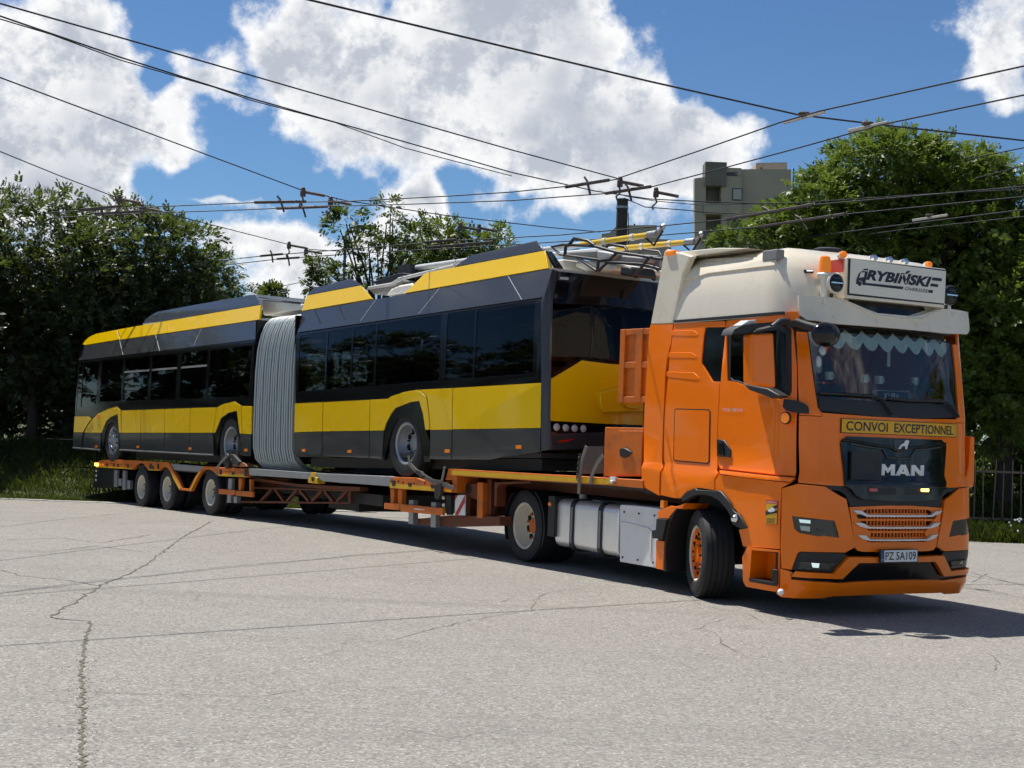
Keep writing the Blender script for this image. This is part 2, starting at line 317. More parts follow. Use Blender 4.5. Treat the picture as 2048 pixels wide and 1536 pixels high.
    def islands(s):
        p = list(range(len(s.v)))
        def find(a):
            while p[a] != a: p[a] = p[p[a]]; a = p[a]
            return a
        for f in s.f:
            r = find(f[0])
            for i in f[1:]: p[find(i)] = r
        g = {}
        for f in s.f: g.setdefault(find(f[0]), []).append(f)
        out = []
        for fs in g.values():
            ix = sorted({i for f in fs for i in f}); mp = {a: b for b, a in enumerate(ix)}
            q = MB(s.xf); q.v = [s.v[i] for i in ix]; q.f = [tuple(mp[i] for i in f) for f in fs]; out.append(q)
        return out
    def build(s, name, m, parent=None, bev=0.0, smooth=True, angle=38, label=None, seg=2):
        if name in SPLIT:
            return [q._build(name, m, parent, bev, smooth, angle, label, seg) for q in s.islands()][0]
        return s._build(name, m, parent, bev, smooth, angle, label, seg)
    def _build(s, name, m, parent=None, bev=0.0, smooth=True, angle=38, label=None, seg=2):
        v = s.v if s.xf is None else [s.xf(p) for p in s.v]
        me = bpy.data.meshes.new(name); me.from_pydata(v, [], s.f)
        bm = bmesh.new(); bm.from_mesh(me); bmesh.ops.recalc_face_normals(bm, faces=bm.faces); bm.to_mesh(me); bm.free()
        me.materials.append(M[m] if isinstance(m, str) else m)
        if smooth:
            me.polygons.foreach_set('use_smooth', [True]*len(me.polygons)); me.set_sharp_from_angle(angle=R(angle))
        me.update()
        o = bpy.data.objects.new(name, me); COL.objects.link(o)
        if parent is not None: o.parent = parent
        if bev > 0:
            b = o.modifiers.new('edge', 'BEVEL'); b.width = bev; b.segments = seg; b.limit_method = 'ANGLE'; b.angle_limit = R(40); b.harden_normals = False
        if label: o['label'] = label
        return o
def tag(o, label, cat, group=None, kind=None):
    if label: o['label'] = label
    if cat: o['category'] = cat
    if group: o['group'] = group
    if kind: o['kind'] = kind
    return o
def thing(name, label, cat, mw=None, group=None):
    o = bpy.data.objects.new(name, None); COL.objects.link(o); o.empty_display_size = .2
    if mw is not None: o.matrix_world = Matrix([list(r) for r in mw]+[[0,0,0,1]]) if hasattr(mw[0], '__len__') else Matrix.Translation(mw)
    return tag(o, label, cat, group)
def quad(c, k=None):
    """bilinear patch from four corners TL, TR, BR, BL"""
    c = [np.array(q, float) for q in c]
    def fn(x, y):
        p = (c[3]*(1-x)+c[2]*x)*(1-y)+(c[0]*(1-x)+c[1]*x)*y
        return tuple(p) if k is None else k(p)
    return fn
def mir(body, left): return left+[(2*body.Uc-u, z) for u, z in reversed(left)]

# ================================================================ setting: ground, yard, verges
def gz(x, y):
    """the yard falls away gently under the rear of the trailer"""
    s_ = (x-1.47)*-.576+(y-18.0)*.817-6.0
    return -.022*min(max(0.0, s_), 30.0)
def flat(name, poly, z, m, kind='structure', step=2.0):
    bm = bmesh.new(); vs = [bm.verts.new((x, y, 0)) for x, y in poly]; bmesh.ops.triangle_fill(bm, use_beauty=True, edges=[bm.edges.new((vs[i-1], vs[i])) for i in range(len(vs))])
    d = Vector((-.576, .817, 0)); o_ = Vector((1.47, 18.0, 0))
    for k in range(17): bmesh.ops.bisect_plane(bm, geom=bm.verts[:]+bm.edges[:]+bm.faces[:], plane_co=o_+d*(6.0+k*2), plane_no=d, dist=1e-5)
    for v in bm.verts: v.co.z = z+gz(v.co.x, v.co.y)
    me = bpy.data.meshes.new(name); bm.to_mesh(me); bm.free(); me.materials.append(M[m])
    o = bpy.data.objects.new(name, me); COL.objects.link(o); o['kind'] = kind; return o
def ground_mat():
    m = bpy.data.materials.new('soil'); m.use_nodes = True; t = NT(m.node_tree); b = t.n['Principled BSDF']
    c = t.node('ShaderNodeTexCoord').outputs['Object']
    n = t.noise(c, .7, 8, .7); t.set(b.inputs['Base Color'], t.ramp(n, [(.3,(.03,.04,.012)),(.55,(.06,.07,.02)),(.75,(.11,.09,.05))])); b.inputs['Roughness'].default_value = 1
    M['soil'] = m
    m = bpy.data.materials.new('asphalt'); m.use_nodes = True; t = NT(m.node_tree); b = t.n['Principled BSDF']
    c = t.node('ShaderNodeTexCoord').outputs['Object']
    big = t.noise(c, .35, 6, .6); mid = t.noise(c, 3.0, 6, .65); fine = t.noise(c, 38, 4, .75)
    vo = t.node('ShaderNodeTexVoronoi'); t.set(vo.inputs['Vector'], c); vo.inputs['Scale'].default_value = 62
    st = t.node('ShaderNodeSeparateColor'); t.set(st.inputs[0], vo.outputs['Color'])
    base = t.ramp(big, [(.3,(.210,.197,.175)),(.5,(.242,.226,.201)),(.72,(.272,.253,.225))])
    base = t.mix(t.math('MULTIPLY', t.smooth(mid, .42, .75), .35), base, (.175,.168,.162,1))
    stone = t.ramp(st.outputs[0], [(0,(.08,.076,.07)),(.3,(.21,.20,.183)),(.75,(.29,.276,.252)),(1,(.48,.46,.42))])
    base = t.mix(.5, base, stone)
    v2 = t.node('ShaderNodeTexVoronoi'); t.set(v2.inputs['Vector'], c); v2.inputs['Scale'].default_value = 31; s2_ = t.node('ShaderNodeSeparateColor'); t.set(s2_.inputs[0], v2.outputs['Color'])
    chip = t.math('MULTIPLY', t.math('SUBTRACT', 1.0, t.smooth(v2.outputs['Distance'], .10, .34)), t.smooth(s2_.outputs[1], .35, .6))
    base = t.mix(t.math('MULTIPLY', chip, .8), base, t.ramp(s2_.outputs[0], [(0,(.06,.056,.05)),(.45,(.13,.122,.11)),(.55,(.42,.40,.37)),(1,(.62,.60,.56))]))
    base = t.mix(t.math('MULTIPLY', t.smooth(fine, .56, .72), .5), base, (.09,.085,.08,1))
    oil = t.smooth(t.noise(c, 1.1, 3, .5, .6), .66, .80)
    base = t.mix(t.math('MULTIPLY', oil, .42), base, (.10,.097,.09,1))
    patch = t.smooth(t.noise(c, .16, 2, .5), .46, .54); base = t.mix(t.math('MULTIPLY', patch, .08), base, (.19,.185,.172,1))
    vc = t.node('ShaderNodeTexVoronoi'); vc.feature = 'DISTANCE_TO_EDGE'; t.set(vc.inputs['Vector'], c); vc.inputs['Scale'].default_value = 1.7
    hair = t.math('MULTIPLY', t.math('SUBTRACT', 1.0, t.smooth(vc.outputs['Distance'], .004, .014)), t.smooth(t.noise(c, .42, 3, .6), .50, .68))
    base = t.mix(t.math('MULTIPLY', hair, .45), base, (.10,.095,.085,1))
    tr_ = t.node('ShaderNodeMapping'); t.set(tr_.inputs[0], c); tr_.inputs['Rotation'].default_value = (0,0,.95); tr_.inputs['Scale'].default_value = (.05,1.3,1)
    track = t.smooth(t.noise(tr_.outputs[0], 1.0, 4, .6), .56, .74)
    base = t.mix(t.math('MULTIPLY', track, .28), base, (.125,.12,.112,1))
    pale = t.smooth(t.noise(c, .8, 7, .7), .55, .75); base = t.mix(t.math('MULTIPLY', pale, .25), base, (.36,.34,.31,1))
    rust = t.smooth(t.noise(c, .55, 5, .7), .62, .78)
    base = t.mix(t.math('MULTIPLY', rust, .22), base, (.22,.15,.11,1))
    t.set(b.inputs['Base Color'], base); b.inputs['Roughness'].default_value = .92; b.inputs['Specular IOR Level'].default_value = .25
    bn = t.node('ShaderNodeBump'); bn.inputs['Strength'].default_value = .55; bn.inputs['Distance'].default_value = .006
    t.set(bn.inputs['Height'], t.math('ADD', vo.outputs['Distance'], t.math('MULTIPLY', fine, .7))); t.set(b.inputs['Normal'], bn.outputs[0])
    M['asphalt'] = m
ground_mat()
flat('ground', [(-700,-300),(700,-300),(700,1200),(-700,1200)], -.05, 'soil')
EDGE = [(-90,33),(-40,31.5),(-11,30.5),(-7.6,29.7),(-4,29.3),(0,28.8),(4,27.4),(6,26.0),(8.4,24.95),(12,25.2),(30,27),(90,30)]
yard = flat('asphalt_yard', [(90,-60)]+EDGE[::-1]+[(-90,-60)], 0.0, 'asphalt')
def grass_mat(name, a, b, c_, spec=.45):
    m = bpy.data.materials.new(name); m.use_nodes = True; t = NT(m.node_tree); bs = t.n['Principled BSDF']
    g = t.node('ShaderNodeNewGeometry'); co = t.node('ShaderNodeTexCoord').outputs['Object']
    k = t.math('ADD', t.math('MULTIPLY', g.outputs['Random Per Island'], .6), t.math('MULTIPLY', t.noise(co, .9, 4, .6), .5))
    col = t.ramp(k, [(.1, a), (.5, b), (.95, c_)]); t.set(bs.inputs['Base Color'], col); bs.inputs['Roughness'].default_value = .42; bs.inputs['Specular IOR Level'].default_value = spec
    tl = t.node('ShaderNodeBsdfTranslucent'); t.set(tl.inputs[0], t.mix(.5, col, (.16,.22,.02,1)))
    mx = t.node('ShaderNodeMixShader'); mx.inputs[0].default_value = .40; t.set(mx.inputs[1], bs.outputs[0]); t.set(mx.inputs[2], tl.outputs[0])
    t.set(t.n['Material Output'].inputs[0], mx.outputs[0]); M[name] = m
grass_mat('grass_blade', (.018,.032,.008), (.036,.056,.012), (.085,.09,.034), .15)
grass_mat('leaf_left', (.017,.029,.012), (.042,.062,.024), (.095,.118,.055))
grass_mat('leaf_right', (.052,.094,.013), (.115,.18,.028), (.21,.27,.06))
grass_mat('leaf_airy', (.02,.04,.008), (.05,.08,.016), (.09,.11,.03))
grass_mat('leaf_light', (.06,.10,.012), (.11,.16,.02), (.19,.22,.04))
mat('bark', (.045,.035,.028), .9, var=.35, scale=12, bump=.5, bscale=25)
mat('crack_dirt', (.115,.103,.088), 1.0, var=.4, scale=25); mat('weed_dirt', (.13,.12,.09), 1.0, var=.5, scale=18)
def tz(x, y):
    y0 = 27.6 if x > 2 else 30.6; k = min(max((y-y0)/5.5, 0), 1); k = k*k*(3-2*k); l = min(max((-1.0-x)/4, 0), 1)
    return gz(x, y)-.02+k*(.15+1.1*l)
# grass bank behind the yard
xs = np.linspace(-70, 70, 120); ys = np.concatenate([np.linspace(24.0, 36, 36), np.linspace(38, 90, 14)])
bv = [(x, y, tz(x, y)-.03 if y > 27.2 else gz(x, y)-.03) for y in ys for x in xs]; nx = len(xs)
bank = MB().add(bv, [(j*nx+i, j*nx+i+1, (j+1)*nx+i+1, (j+1)*nx+i) for j in range(len(ys)-1) for i in range(nx-1)]).build('grass_bank', 'soil', smooth=True); bank['kind'] = 'structure'
# ---- cracks in the asphalt
def crack(pts, w0, m='crack_dirt', jit=.03, name='crack', step=.10):
    P_ = [Vector((x, y)) for x, y in pts]; L = []
    for a, b in zip(P_, P_[1:]):
        n_ = max(1, int((b-a).length/step))
        for k in range(n_): L.append(a.lerp(b, k/n_))
    L.append(P_[-1]); vs = []
    for i, p in enumerate(L):
        t = (L[min(i+1, len(L)-1)]-L[max(i-1, 0)]).normalized(); n_ = Vector((-t.y, t.x)); q = p+n_*random.gauss(0, jit)+t*random.gauss(0, jit*.6); h = w0*random.uniform(.35, 1.2)/2
        for s_ in (-1, 1): v = q+n_*h*s_; vs.append((v.x, v.y, gz(v.x, v.y)+.004))
    return MB().add(vs, [(2*i, 2*i+1, 2*i+3, 2*i+2) for i in range(len(L)-1)]).build(name, m, yard, smooth=False)
G = [[(-4.973,23.876),(-4.674,21.391),(-4.517,19.59),(-4.323,17.951),(-4.101,16.116),(-4.017,15.074),(-4.012,14.136),(-3.988,13.884),(-3.871,12.788),(-3.799,11.815),(-3.583,11.723),(-3.405,11.683)],[(-5.382,15.087),(-4.946,14.596),(-4.48,14.429),(-4.012,14.048)],[(-1.263,11.037),(-0.857,11.317),(-0.612,11.931),(-0.315,12.559),(-0.03,13.034),(0.252,13.395),(0.344,14.469),(0.541,15.053),(0.94,15.506),(1.293,15.816)],[(1.703,12.537),(1.906,13.034),(2.118,13.36)],[(1.78,12.619),(1.865,12.137),(1.823,11.714),(1.895,11.272)],[(-2.535,8.768),(-2.162,8.761),(-1.869,8.836),(-1.494,8.829),(-1.286,9.103)],[(6.268,19.267),(6.306,18.768),(6.369,18.185),(6.48,17.437)],[(5.885,17.788),(6.468,18.952)],[(-6.516,18.487),(-6.01,19.054),(-5.326,18.559),(-5.049,20.042)],[(-6.138,17.172),(-5.526,17.161),(-5.264,18.126),(-4.542,17.576)],[(-6.585,22.336),(-6.159,22.226),(-5.503,23.441)],[(1.829,15.608),(1.969,14.975),(1.992,14.359),(2.391,13.718),(2.439,13.178)],[(-1.505,10.209),(-1.336,10.425),(-1.188,10.737)],[(-0.56,8.043),(-0.27,7.901),(-0.05,8.106)],[(3.597,17.225),(3.797,16.755)],[(1.108,9.241),(1.25,9.336)],[(4.041,11.724),(3.992,11.344),(3.82,10.96)],[(-0.036,13.948),(0.166,14.625),(0.343,14.427)]]
Wd_ = [.022,.018,.008,.007,.008,.006,.018,.012,.018,.016,.016,.007,.006,.005,.007,.006,.007,.007]
for g_, w_ in zip(G, Wd_): crack(g_, w_, jit=.014)
for g_ in [[(-3.405,11.683),(-3.271,11.181),(-3.101,10.513),(-2.804,9.51),(-2.511,8.535),(-2.237,7.624),(-1.953,6.706)]]: crack(g_, .024, 'weed_dirt', .012, 'dirt_seam', .04)
# loose stones and grit on the asphalt
gr_ = np.random.default_rng(77); gm = MB()
for k in range(900):
    x_ = gr_.uniform(-7, 7); y_ = gr_.uniform(6.5, 20)
    if k < 260: u_ = gr_.uniform(0, 1); x_ = -3.035*(1-u_)+-2.02*u_+gr_.normal(0, .06); y_ = 10.296*(1-u_)+6.929*u_
    r_ = gr_.uniform(.003, .008); z_ = gz(x_, y_); a_ = gr_.uniform(0, 6.28); c_, s_ = math.cos(a_)*r_, math.sin(a_)*r_
    gm.add([(x_+c_,y_+s_,z_),(x_-s_*.8,y_+c_*.8,z_),(x_-c_,y_-s_,z_),(x_+s_*.9,y_-c_*.9,z_),(x_,y_,z_+r_*.9)], [(0,1,4),(1,2,4),(2,3,4),(3,0,4)])
mat('grit', (.20,.18,.15), .9, var=.6, scale=9); go = gm.build('loose_grit', 'grit', smooth=False); go['kind'] = 'stuff'; go['label'] = 'loose grit and small stones scattered on the asphalt'
# pale concrete edging along the left verge
mat('edging', (.33,.32,.295), .9, var=.15, scale=3, bump=.2)
for k in range(12):
    a, b = Vector((-17+k*1.2, 0)), Vector((-17+k*1.2+1.17, 0)); ey = lambda x: 30.5+(x+11)*-.235
    q = [(a.x, ey(a.x)-.36), (b.x, ey(b.x)-.36), (b.x, ey(b.x)+.02), (a.x, ey(a.x)+.02)]
    o = MB().add([(x, y, gz(x, y)+.012+random.uniform(-.004,.004)) for x, y in q]+[(x, y, gz(x, y)-.1) for x, y in q], [(0,1,2,3),(7,6,5,4),(0,4,5,1),(1,5,6,2),(2,6,7,3),(3,7,4,0)]).build('edging_slab', 'edging', yard)
# ---- foliage: clumps of compound leaves
def foliage(name, blobs, n, size, m, parent=None, leaf=7, droop=.25, seed=1, clump=.8, nc=None):
    r = np.random.default_rng(seed); V = []
    vol = np.array([b[3]*b[4]*b[5] for b in blobs])**.67; share = vol/vol.sum(); C = []
    for b, s_ in zip(blobs, share):
        k = max(6, int((nc or n/26)*s_)); d = r.normal(size=(k, 3)); d /= np.linalg.norm(d, axis=1)[:, None]
        rad = r.uniform(.55, 1.0, (k, 1))**.6; C.append(np.concatenate([np.array(b[:3])+d*rad*np.array(b[3:6]), d], 1))
    C = np.concatenate(C); ix = r.integers(0, len(C), n); cr = clump*r.uniform(.5, 1.25, len(C))
    d = r.normal(size=(n, 3)); d[:, 2] = np.abs(d[:, 2])*1.0-.25; d += C[ix, 3:]*.7; d /= np.linalg.norm(d, axis=1)[:, None]
    o = C[ix, :3]+d*cr[ix, None]*(r.uniform(0.25, 1, (n, 1))**.5)*np.array([1,1,.8])
    ax = d+r.normal(size=(n, 3))*.45; ax[:, 2] -= droop; ax /= np.linalg.norm(ax, axis=1)[:, None]
    up_ = np.tile([0,0,1.0], (n, 1))+r.normal(size=(n, 3))*.5; sd_ = np.cross(ax, up_); sd_ /= np.linalg.norm(sd_, axis=1)[:, None]+1e-9; nn = np.cross(sd_, ax)
    sz = size*r.uniform(.65, 1.3, (n, 1)); quads = []
    for j in range(leaf):
        if j == leaf-1: base = o+ax*sz*1.0; dr = ax
        else:
            s_ = 1 if j % 2 else -1; base = o+ax*sz*(.25+.75*(j//2)/(max(1, (leaf-1)//2))); dr = ax*.55+sd_*s_*.85-nn*.15
        L_ = sz*.62; w_ = np.cross(dr, nn); w_ /= np.linalg.norm(w_, axis=1)[:, None]+1e-9; w_ = w_*sz*.15
        tip = base+dr*L_-nn*sz*.10; mid = base+dr*L_*.5
        quads.append(np.stack([base, mid+w_, tip, mid-w_], 1))
    Q = np.concatenate(quads).reshape(-1, 3); nq = len(Q)//4
    me = bpy.data.meshes.new(name); me.vertices.add(len(Q)); me.vertices.foreach_set('co', Q.astype(np.float32).ravel())
    me.loops.add(nq*4); me.loops.foreach_set('vertex_index', np.arange(nq*4, dtype=np.int32)); me.polygons.add(nq)
    me.polygons.foreach_set('loop_start', np.arange(0, nq*4, 4, dtype=np.int32)); me.update(calc_edges=True)
    me.materials.append(M[m]); ob = bpy.data.objects.new(name, me); COL.objects.link(ob)
    if parent is not None: ob.parent = parent
    return ob
def tree(name, label, base, blobs, n, size, m, trunk=.16, group=None, cat='tree', seed=1, leaf=7, clump=.8, droop=.25, limbs=True, fork=None):
    x, y = base; z = tz(x, y) if y > 27.2 else gz(x, y); t = thing(name, label, cat, (x, y, z), group); rr = random.Random(seed)
    B_ = [(bx_-x, by_-y, bz_-z, *q) for bx_, by_, bz_, *q in blobs]
    tp = max(b[2] for b in B_); c0 = min(b[2]-b[5] for b in B_); fk = fork or max(.5, min(tp*.4, c0+.6))
    MB().tube([(0,0,-.1),(.03,.02,fk*.4),(rr.uniform(-.1,.1),rr.uniform(-.1,.1),fk)], [trunk*1.25,trunk,trunk*.8], 10).build('trunk', 'bark', t)
    if limbs:
        for b in B_:
            for k in range(3):
                e = Vector((b[0]+rr.uniform(-.6,.6)*b[3], b[1]+rr.uniform(-.6,.6)*b[4], b[2]+rr.uniform(-.2,.6)*b[5])); s_ = Vector((0,0,fk-.1)); mm = s_.lerp(e, .5)+Vector((rr.uniform(-.2,.2), rr.uniform(-.2,.2), .25))
                MB().tube([s_, mm, e], [trunk*.55,trunk*.3,.015], 6).build('limb', 'bark', t)
    foliage('crown', B_, n, size, m, t, leaf, droop, seed, clump); return t
def at(px_, py_, d): return None
TP = lambda q: q
tree('leafy_tree', 'large dark leafy tree at the far left edge, behind the verge', (-12.566,37.0), [(*p, *[1.21*q for q in r_]) for p, r_ in zip([(-13.048,37.0,5.181),(-11.582,37.0,4.802),(-14.315,37.0,4.17),(-12.167,37.0,3.263)], ((1.7,1.6,1.6),(1.3,1.3,1.3),(1.6,1.5,1.7),(1.9,1.5,1.2)))], 9500, .19, 'leaf_left', .14, 'trees on the left', seed=3, clump=.9)
tree('leafy_tree', 'tall dark leafy tree behind the front of the trolleybus', (-12.001,38.5), [(*p, *[1.21*q for q in r_]) for p, r_ in zip([(-10.446,38.5,5.77),(-9.182,38.5,5.103),(-11.348,38.5,4.54),(-9.521,38.5,3.513),(-10.71,38.5,2.578),(-11.961,38.5,3.009)], ((1.3,1.4,1.1),(1.0,1.2,1.2),(1.3,1.4,1.2),(1.5,1.4,1.2),(1.5,1.3,1.0),(1.3,1.3,1.0)))], 12000, .19, 'leaf_left', .19, 'trees on the left', seed=4)
tree('leafy_tree', 'rounded dark tree beside the trolleybus roof, right of the tall left trees', (-8.818,43.0), [(*p, *[1.21*q for q in r_]) for p, r_ in zip([(-9.451,43.0,4.606),(-8.535,43.0,4.641),(-10.173,43.0,3.66),(-8.329,43.0,3.424)], ((.9,1.0,1.0),(.55,.9,.65),(1.3,1.2,1.3),(1.3,1.2,.9)))], 4500, .21, 'leaf_left', .15, 'trees on the left', seed=5)
tree('leafy_tree', 'dark tree filling the shade between the left trunks', (-16.536,41.0), [(*p, *[1.21*q for q in r_]) for p, r_ in zip([(-17.198,41.0,4.892),(-15.514,41.0,3.277),(-14.008,41.0,2.241),(-17.83,41.0,2.97),(-11.814,41.0,2.033)], ((2.0,1.6,2.0),(1.6,1.4,1.3),(1.4,1.2,1.0),(1.6,1.4,1.4),(1.6,1.2,.9)))]+[(-16,35.5,5.5,2.6,2.2,2.2),(-14.2,34.6,4.2,1.6,1.4,1.2)], 8500, .24, 'leaf_left', .17, 'trees on the left', seed=6)
tree('airy_tree', 'thin-leaved airy tree rising behind the middle of the trolleybus roof', (-3.591,37), [(*p, *r_) for p, r_ in zip([(-4.366,37.0,5.407),(-3.324,37.0,5.711),(-3.872,37.0,6.219),(-3.444,37.0,7.029),(-4.957,37.0,5.384),(-4.555,37.0,6.788),(-2.832,37.0,6.589)], ((.75,.8,.55),(.8,.8,.6),(.5,.7,.55),(.28,.4,.6),(.4,.5,.4),(.28,.4,.35),(.3,.4,.3)))], 1150, .16, 'leaf_airy', .09, 'trees behind the trolleybus', seed=7, clump=.42, fork=3.6)
tree('airy_tree', 'bright green tree showing above the yellow rear roof cowl', (-1.77,42), [(*p, *r_) for p, r_ in zip([(-2.304,42.0,6.902),(-1.327,42.0,6.789),(-0.66,42.0,6.965),(-2.728,42.0,6.286)], ((.8,.9,.7),(.7,.8,.5),(.45,.6,.5),(.7,.8,.5)))], 1900, .17, 'leaf_light', .12, 'trees behind the trolleybus', seed=8, clump=.5, fork=4.2)
tree('airy_tree', 'small treetop peeping over the trolleybus joint', (-7.34,44), [(*p, *r_) for p, r_ in zip([(-7.538,44.0,5.303)], ((.5,.5,.35),))], 350, .18, 'leaf_airy', .08, 'trees behind the trolleybus', seed=9, clump=.3, fork=4.0)
tree('broad_tree', 'big sunlit broad tree behind the truck cab', (8.141,31), [(*p, *r_) for p, r_ in zip([(8.127,31.0,7.426),(6.987,31.0,6.716),(9.294,31.0,7.249),(6.115,31.0,6.35),(7.565,31.0,5.907),(9.441,31.0,5.978),(5.353,31.0,5.988),(6.682,31.0,5.873),(4.809,31.0,5.746),(10.189,31.0,6.894)], ((1.15,1.4,1.0),(.85,1.1,.75),(1.2,1.3,.95),(.5,.8,.45),(1.3,1.4,.9),(1.5,1.5,1.2),(.4,.7,.3),(.8,1.0,.5),(.3,.6,.2),(.9,1.1,1.0)))], 15500, .175, 'leaf_right', .26, 'trees on the right', seed=11, clump=.52)
tree('broad_tree', 'dark broad tree at the right edge, behind the picket fence', (10.537,30), [(*p, *r_) for p, r_ in zip([(10.454,30.0,4.607),(9.844,30.0,3.514),(11.022,30.0,3.346),(10.294,30.0,2.678),(11.61,30.0,5.293)], ((1.0,1.1,1.0),(1.1,1.0,1.0),(1.2,1.1,1.1),(1.3,1.0,.7),(1.3,1.2,1.4)))], 8500, .18, 'leaf_right', .18, 'trees on the right', seed=12)
tree('broad_tree', 'shaded tree standing between the cab roof sign and the right edge', (10.07,33), [(*p, *r_) for p, r_ in zip([(9.974,33.0,4.834),(8.808,33.0,4.554),(10.919,33.0,4.635),(10.256,33.0,3.2),(12.34,33.0,4.219)], ((1.6,1.3,1.4),(1.4,1.2,1.2),(1.5,1.2,1.3),(1.8,1.2,1.2),(1.8,1.2,1.6)))], 9000, .19, 'leaf_right', .2, 'trees on the right', seed=13)
tree('sapling', 'pale green sapling in front of the picket fence', (9.855,28.2), [(*p, *r_) for p, r_ in zip([(9.838,28.2,2.228),(9.649,28.2,1.82),(10.094,28.2,2.037)], ((.22,.25,.32),(.2,.2,.25),(.2,.2,.3)))], 420, .12, 'leaf_light', .03, None, 'sapling', seed=14, clump=.16, fork=.8)
# the tree line goes on beyond the frame on both sides (it is mirrored in the vehicles' glass and paint)
for k, (x_, y_, h_, lab) in enumerate(((-21,36,8.5,'first tree of the line beyond the left edge'), (-27,33,9.5,'second tree of the line beyond the left edge'), (-33,29,9,'third tree of the line beyond the left edge'), (-38,23,10,'fourth tree of the line beyond the left edge'), (-41,15,9,'fifth tree of the line beyond the left edge'), (19,28,9,'first tree of the line beyond the right edge'), (25,23,10,'second tree of the line beyond the right edge'), (29,15,9,'third tree of the line beyond the right edge'))):
    tree('boundary_tree', lab, (x_, y_), [(x_,y_,h_*.55,3.0,2.6,h_*.38),(x_+1.6,y_-.6,h_*.42,2.0,1.8,h_*.28),(x_-1.7,y_+.3,h_*.38,2.0,1.8,h_*.28)], 2600, .42, 'leaf_left' if x_ < 0 else 'leaf_right', .22, 'trees beyond the frame', seed=50+k, clump=1.0, limbs=False)
# hedge bushes closing the background
hb_lab = ['dense dark bush behind the left verge, outermost', 'dense dark bush behind the front wheels of the trailer bogie', 'dense bush seen under the trolleybus joint', 'dense bush seen below the trailer bed', 'dense bush behind the gooseneck', 'dense bush behind the truck tank', 'dense bush behind the cab', 'dense bush below the big right tree', 'dense dark bush at the right edge behind the fence']
for k, x_ in enumerate((-17,-12.8,-8.6,-4.4,-.4,4.0,8.0,11.4,14.8)):
    y_ = (42 if x_ < 0 else 36.5)+random.uniform(-.6,.6); z_ = tz(x_, y_)
    tree('hedge_bush', hb_lab[k], (x_, y_), [(x_,y_,z_+1.2,2.2,1.0,1.5),(x_+.8,y_-.3,z_+2.0,1.4,.9,1.0),(x_-.9,y_,z_+.6,1.6,1.0,.9)], 3000, .21, 'leaf_left' if x_ < 5 else 'leaf_right', .08, 'bushes behind the yard', 'bush', seed=20+k, limbs=False, fork=.8)
# ---- grass
def grass(name, boxes, m, seed, h):
    r = np.random.default_rng(seed); Q = []
    for (x0, x1, y0, y1, n, hh) in boxes:
        x = r.uniform(x0, x1, n); y = r.uniform(y0, y1, n); z = np.array([tz(a, b)-.03 for a, b in zip(x, y)])
        hgt = hh*r.uniform(.4, 1.3, n); a = r.uniform(0, 6.28, n); ln = r.normal(0, .35, (n, 2))*hgt[:, None]; w_ = r.uniform(.004, .009, n)
        b0 = np.stack([x-np.cos(a)*w_, y-np.sin(a)*w_, z], 1); b1 = np.stack([x+np.cos(a)*w_, y+np.sin(a)*w_, z], 1)
        mid = np.stack([x+ln[:, 0]*.35, y+ln[:, 1]*.35, z+hgt*.6], 1); t = np.stack([x+ln[:, 0], y+ln[:, 1], z+hgt], 1)
        Q.append(np.stack([b0, b1, mid+(b1-b0)*.4, t], 1))
    Q = np.concatenate(Q).reshape(-1, 3); nq = len(Q)//4
    me = bpy.data.meshes.new(name); me.vertices.add(len(Q)); me.vertices.foreach_set('co', Q.astype(np.float32).ravel()); me.loops.add(nq*4); me.loops.foreach_set('vertex_index', np.arange(nq*4, dtype=np.int32)); me.polygons.add(nq)
    me.polygons.foreach_set('loop_start', np.arange(0, nq*4, 4, dtype=np.int32)); me.update(calc_edges=True); me.materials.append(M[m]); ob = bpy.data.objects.new(name, me); COL.objects.link(ob); ob['kind'] = 'stuff'; ob['label'] = 'rough green grass and weeds along the edge of the yard'; return ob
grass('verge_grass', [(-16,-3,30.0,31.6,22000,.07),(-16,-3,31.6,36,22000,.20),(-3,6,28.9,31,7000,.25),(-4,9,31,34,5000,.4),(7.5,16,25.3,28,14000,.30),(7.5,16,28,31,6000,.5),(-13,-7,30.1,30.9,8000,.05)], 'grass_blade', 31, .2)
# white flowers in the right-hand weeds
fl_ = MB(); 
for k in range(16):
    x_, y_ = random.uniform(8.8,10.2), random.uniform(25.4,26.6); z_ = random.uniform(.12,.4); fl_.ball((x_,y_,z_), .022, 6, 4)
fo = fl_.build('weed_flowers', 'white_paint'); fo['kind'] = 'stuff'; fo['label'] = 'small white flowers among the weeds at the right edge'
# ---- picket fence, right
pf_ = thing('picket_fence', 'weathered metal picket fence along the right verge', 'fence', (9.6, 27.6, 0))
mat('fence_metal', (.20,.155,.105), .7, var=.3, scale=20)
for k in range(26):
    x_ = -1.6+k*.185; h = random.uniform(1.36,1.5); ln = random.uniform(-.05,.05)
    MB().prism([(x_,.12),(x_+.016,.12),(x_+.017+ln,h-.05),(x_+.008+ln,h),(x_+ln,h-.05)], 'y', -.012, .012).build('picket', 'fence_metal', pf_)
MB().box(-1.8,3.4,.012,.045,1.18,1.22).build('rail', 'fence_metal', pf_); MB().box(-1.8,3.4,.012,.045,.26,.30).build('rail', 'fence_metal', pf_)
for x_ in (-1.3,.9,3.1): MB().box(x_-.035,x_+.035,.045,.115,0,1.28).build('fence_post', 'galvanised', pf_)
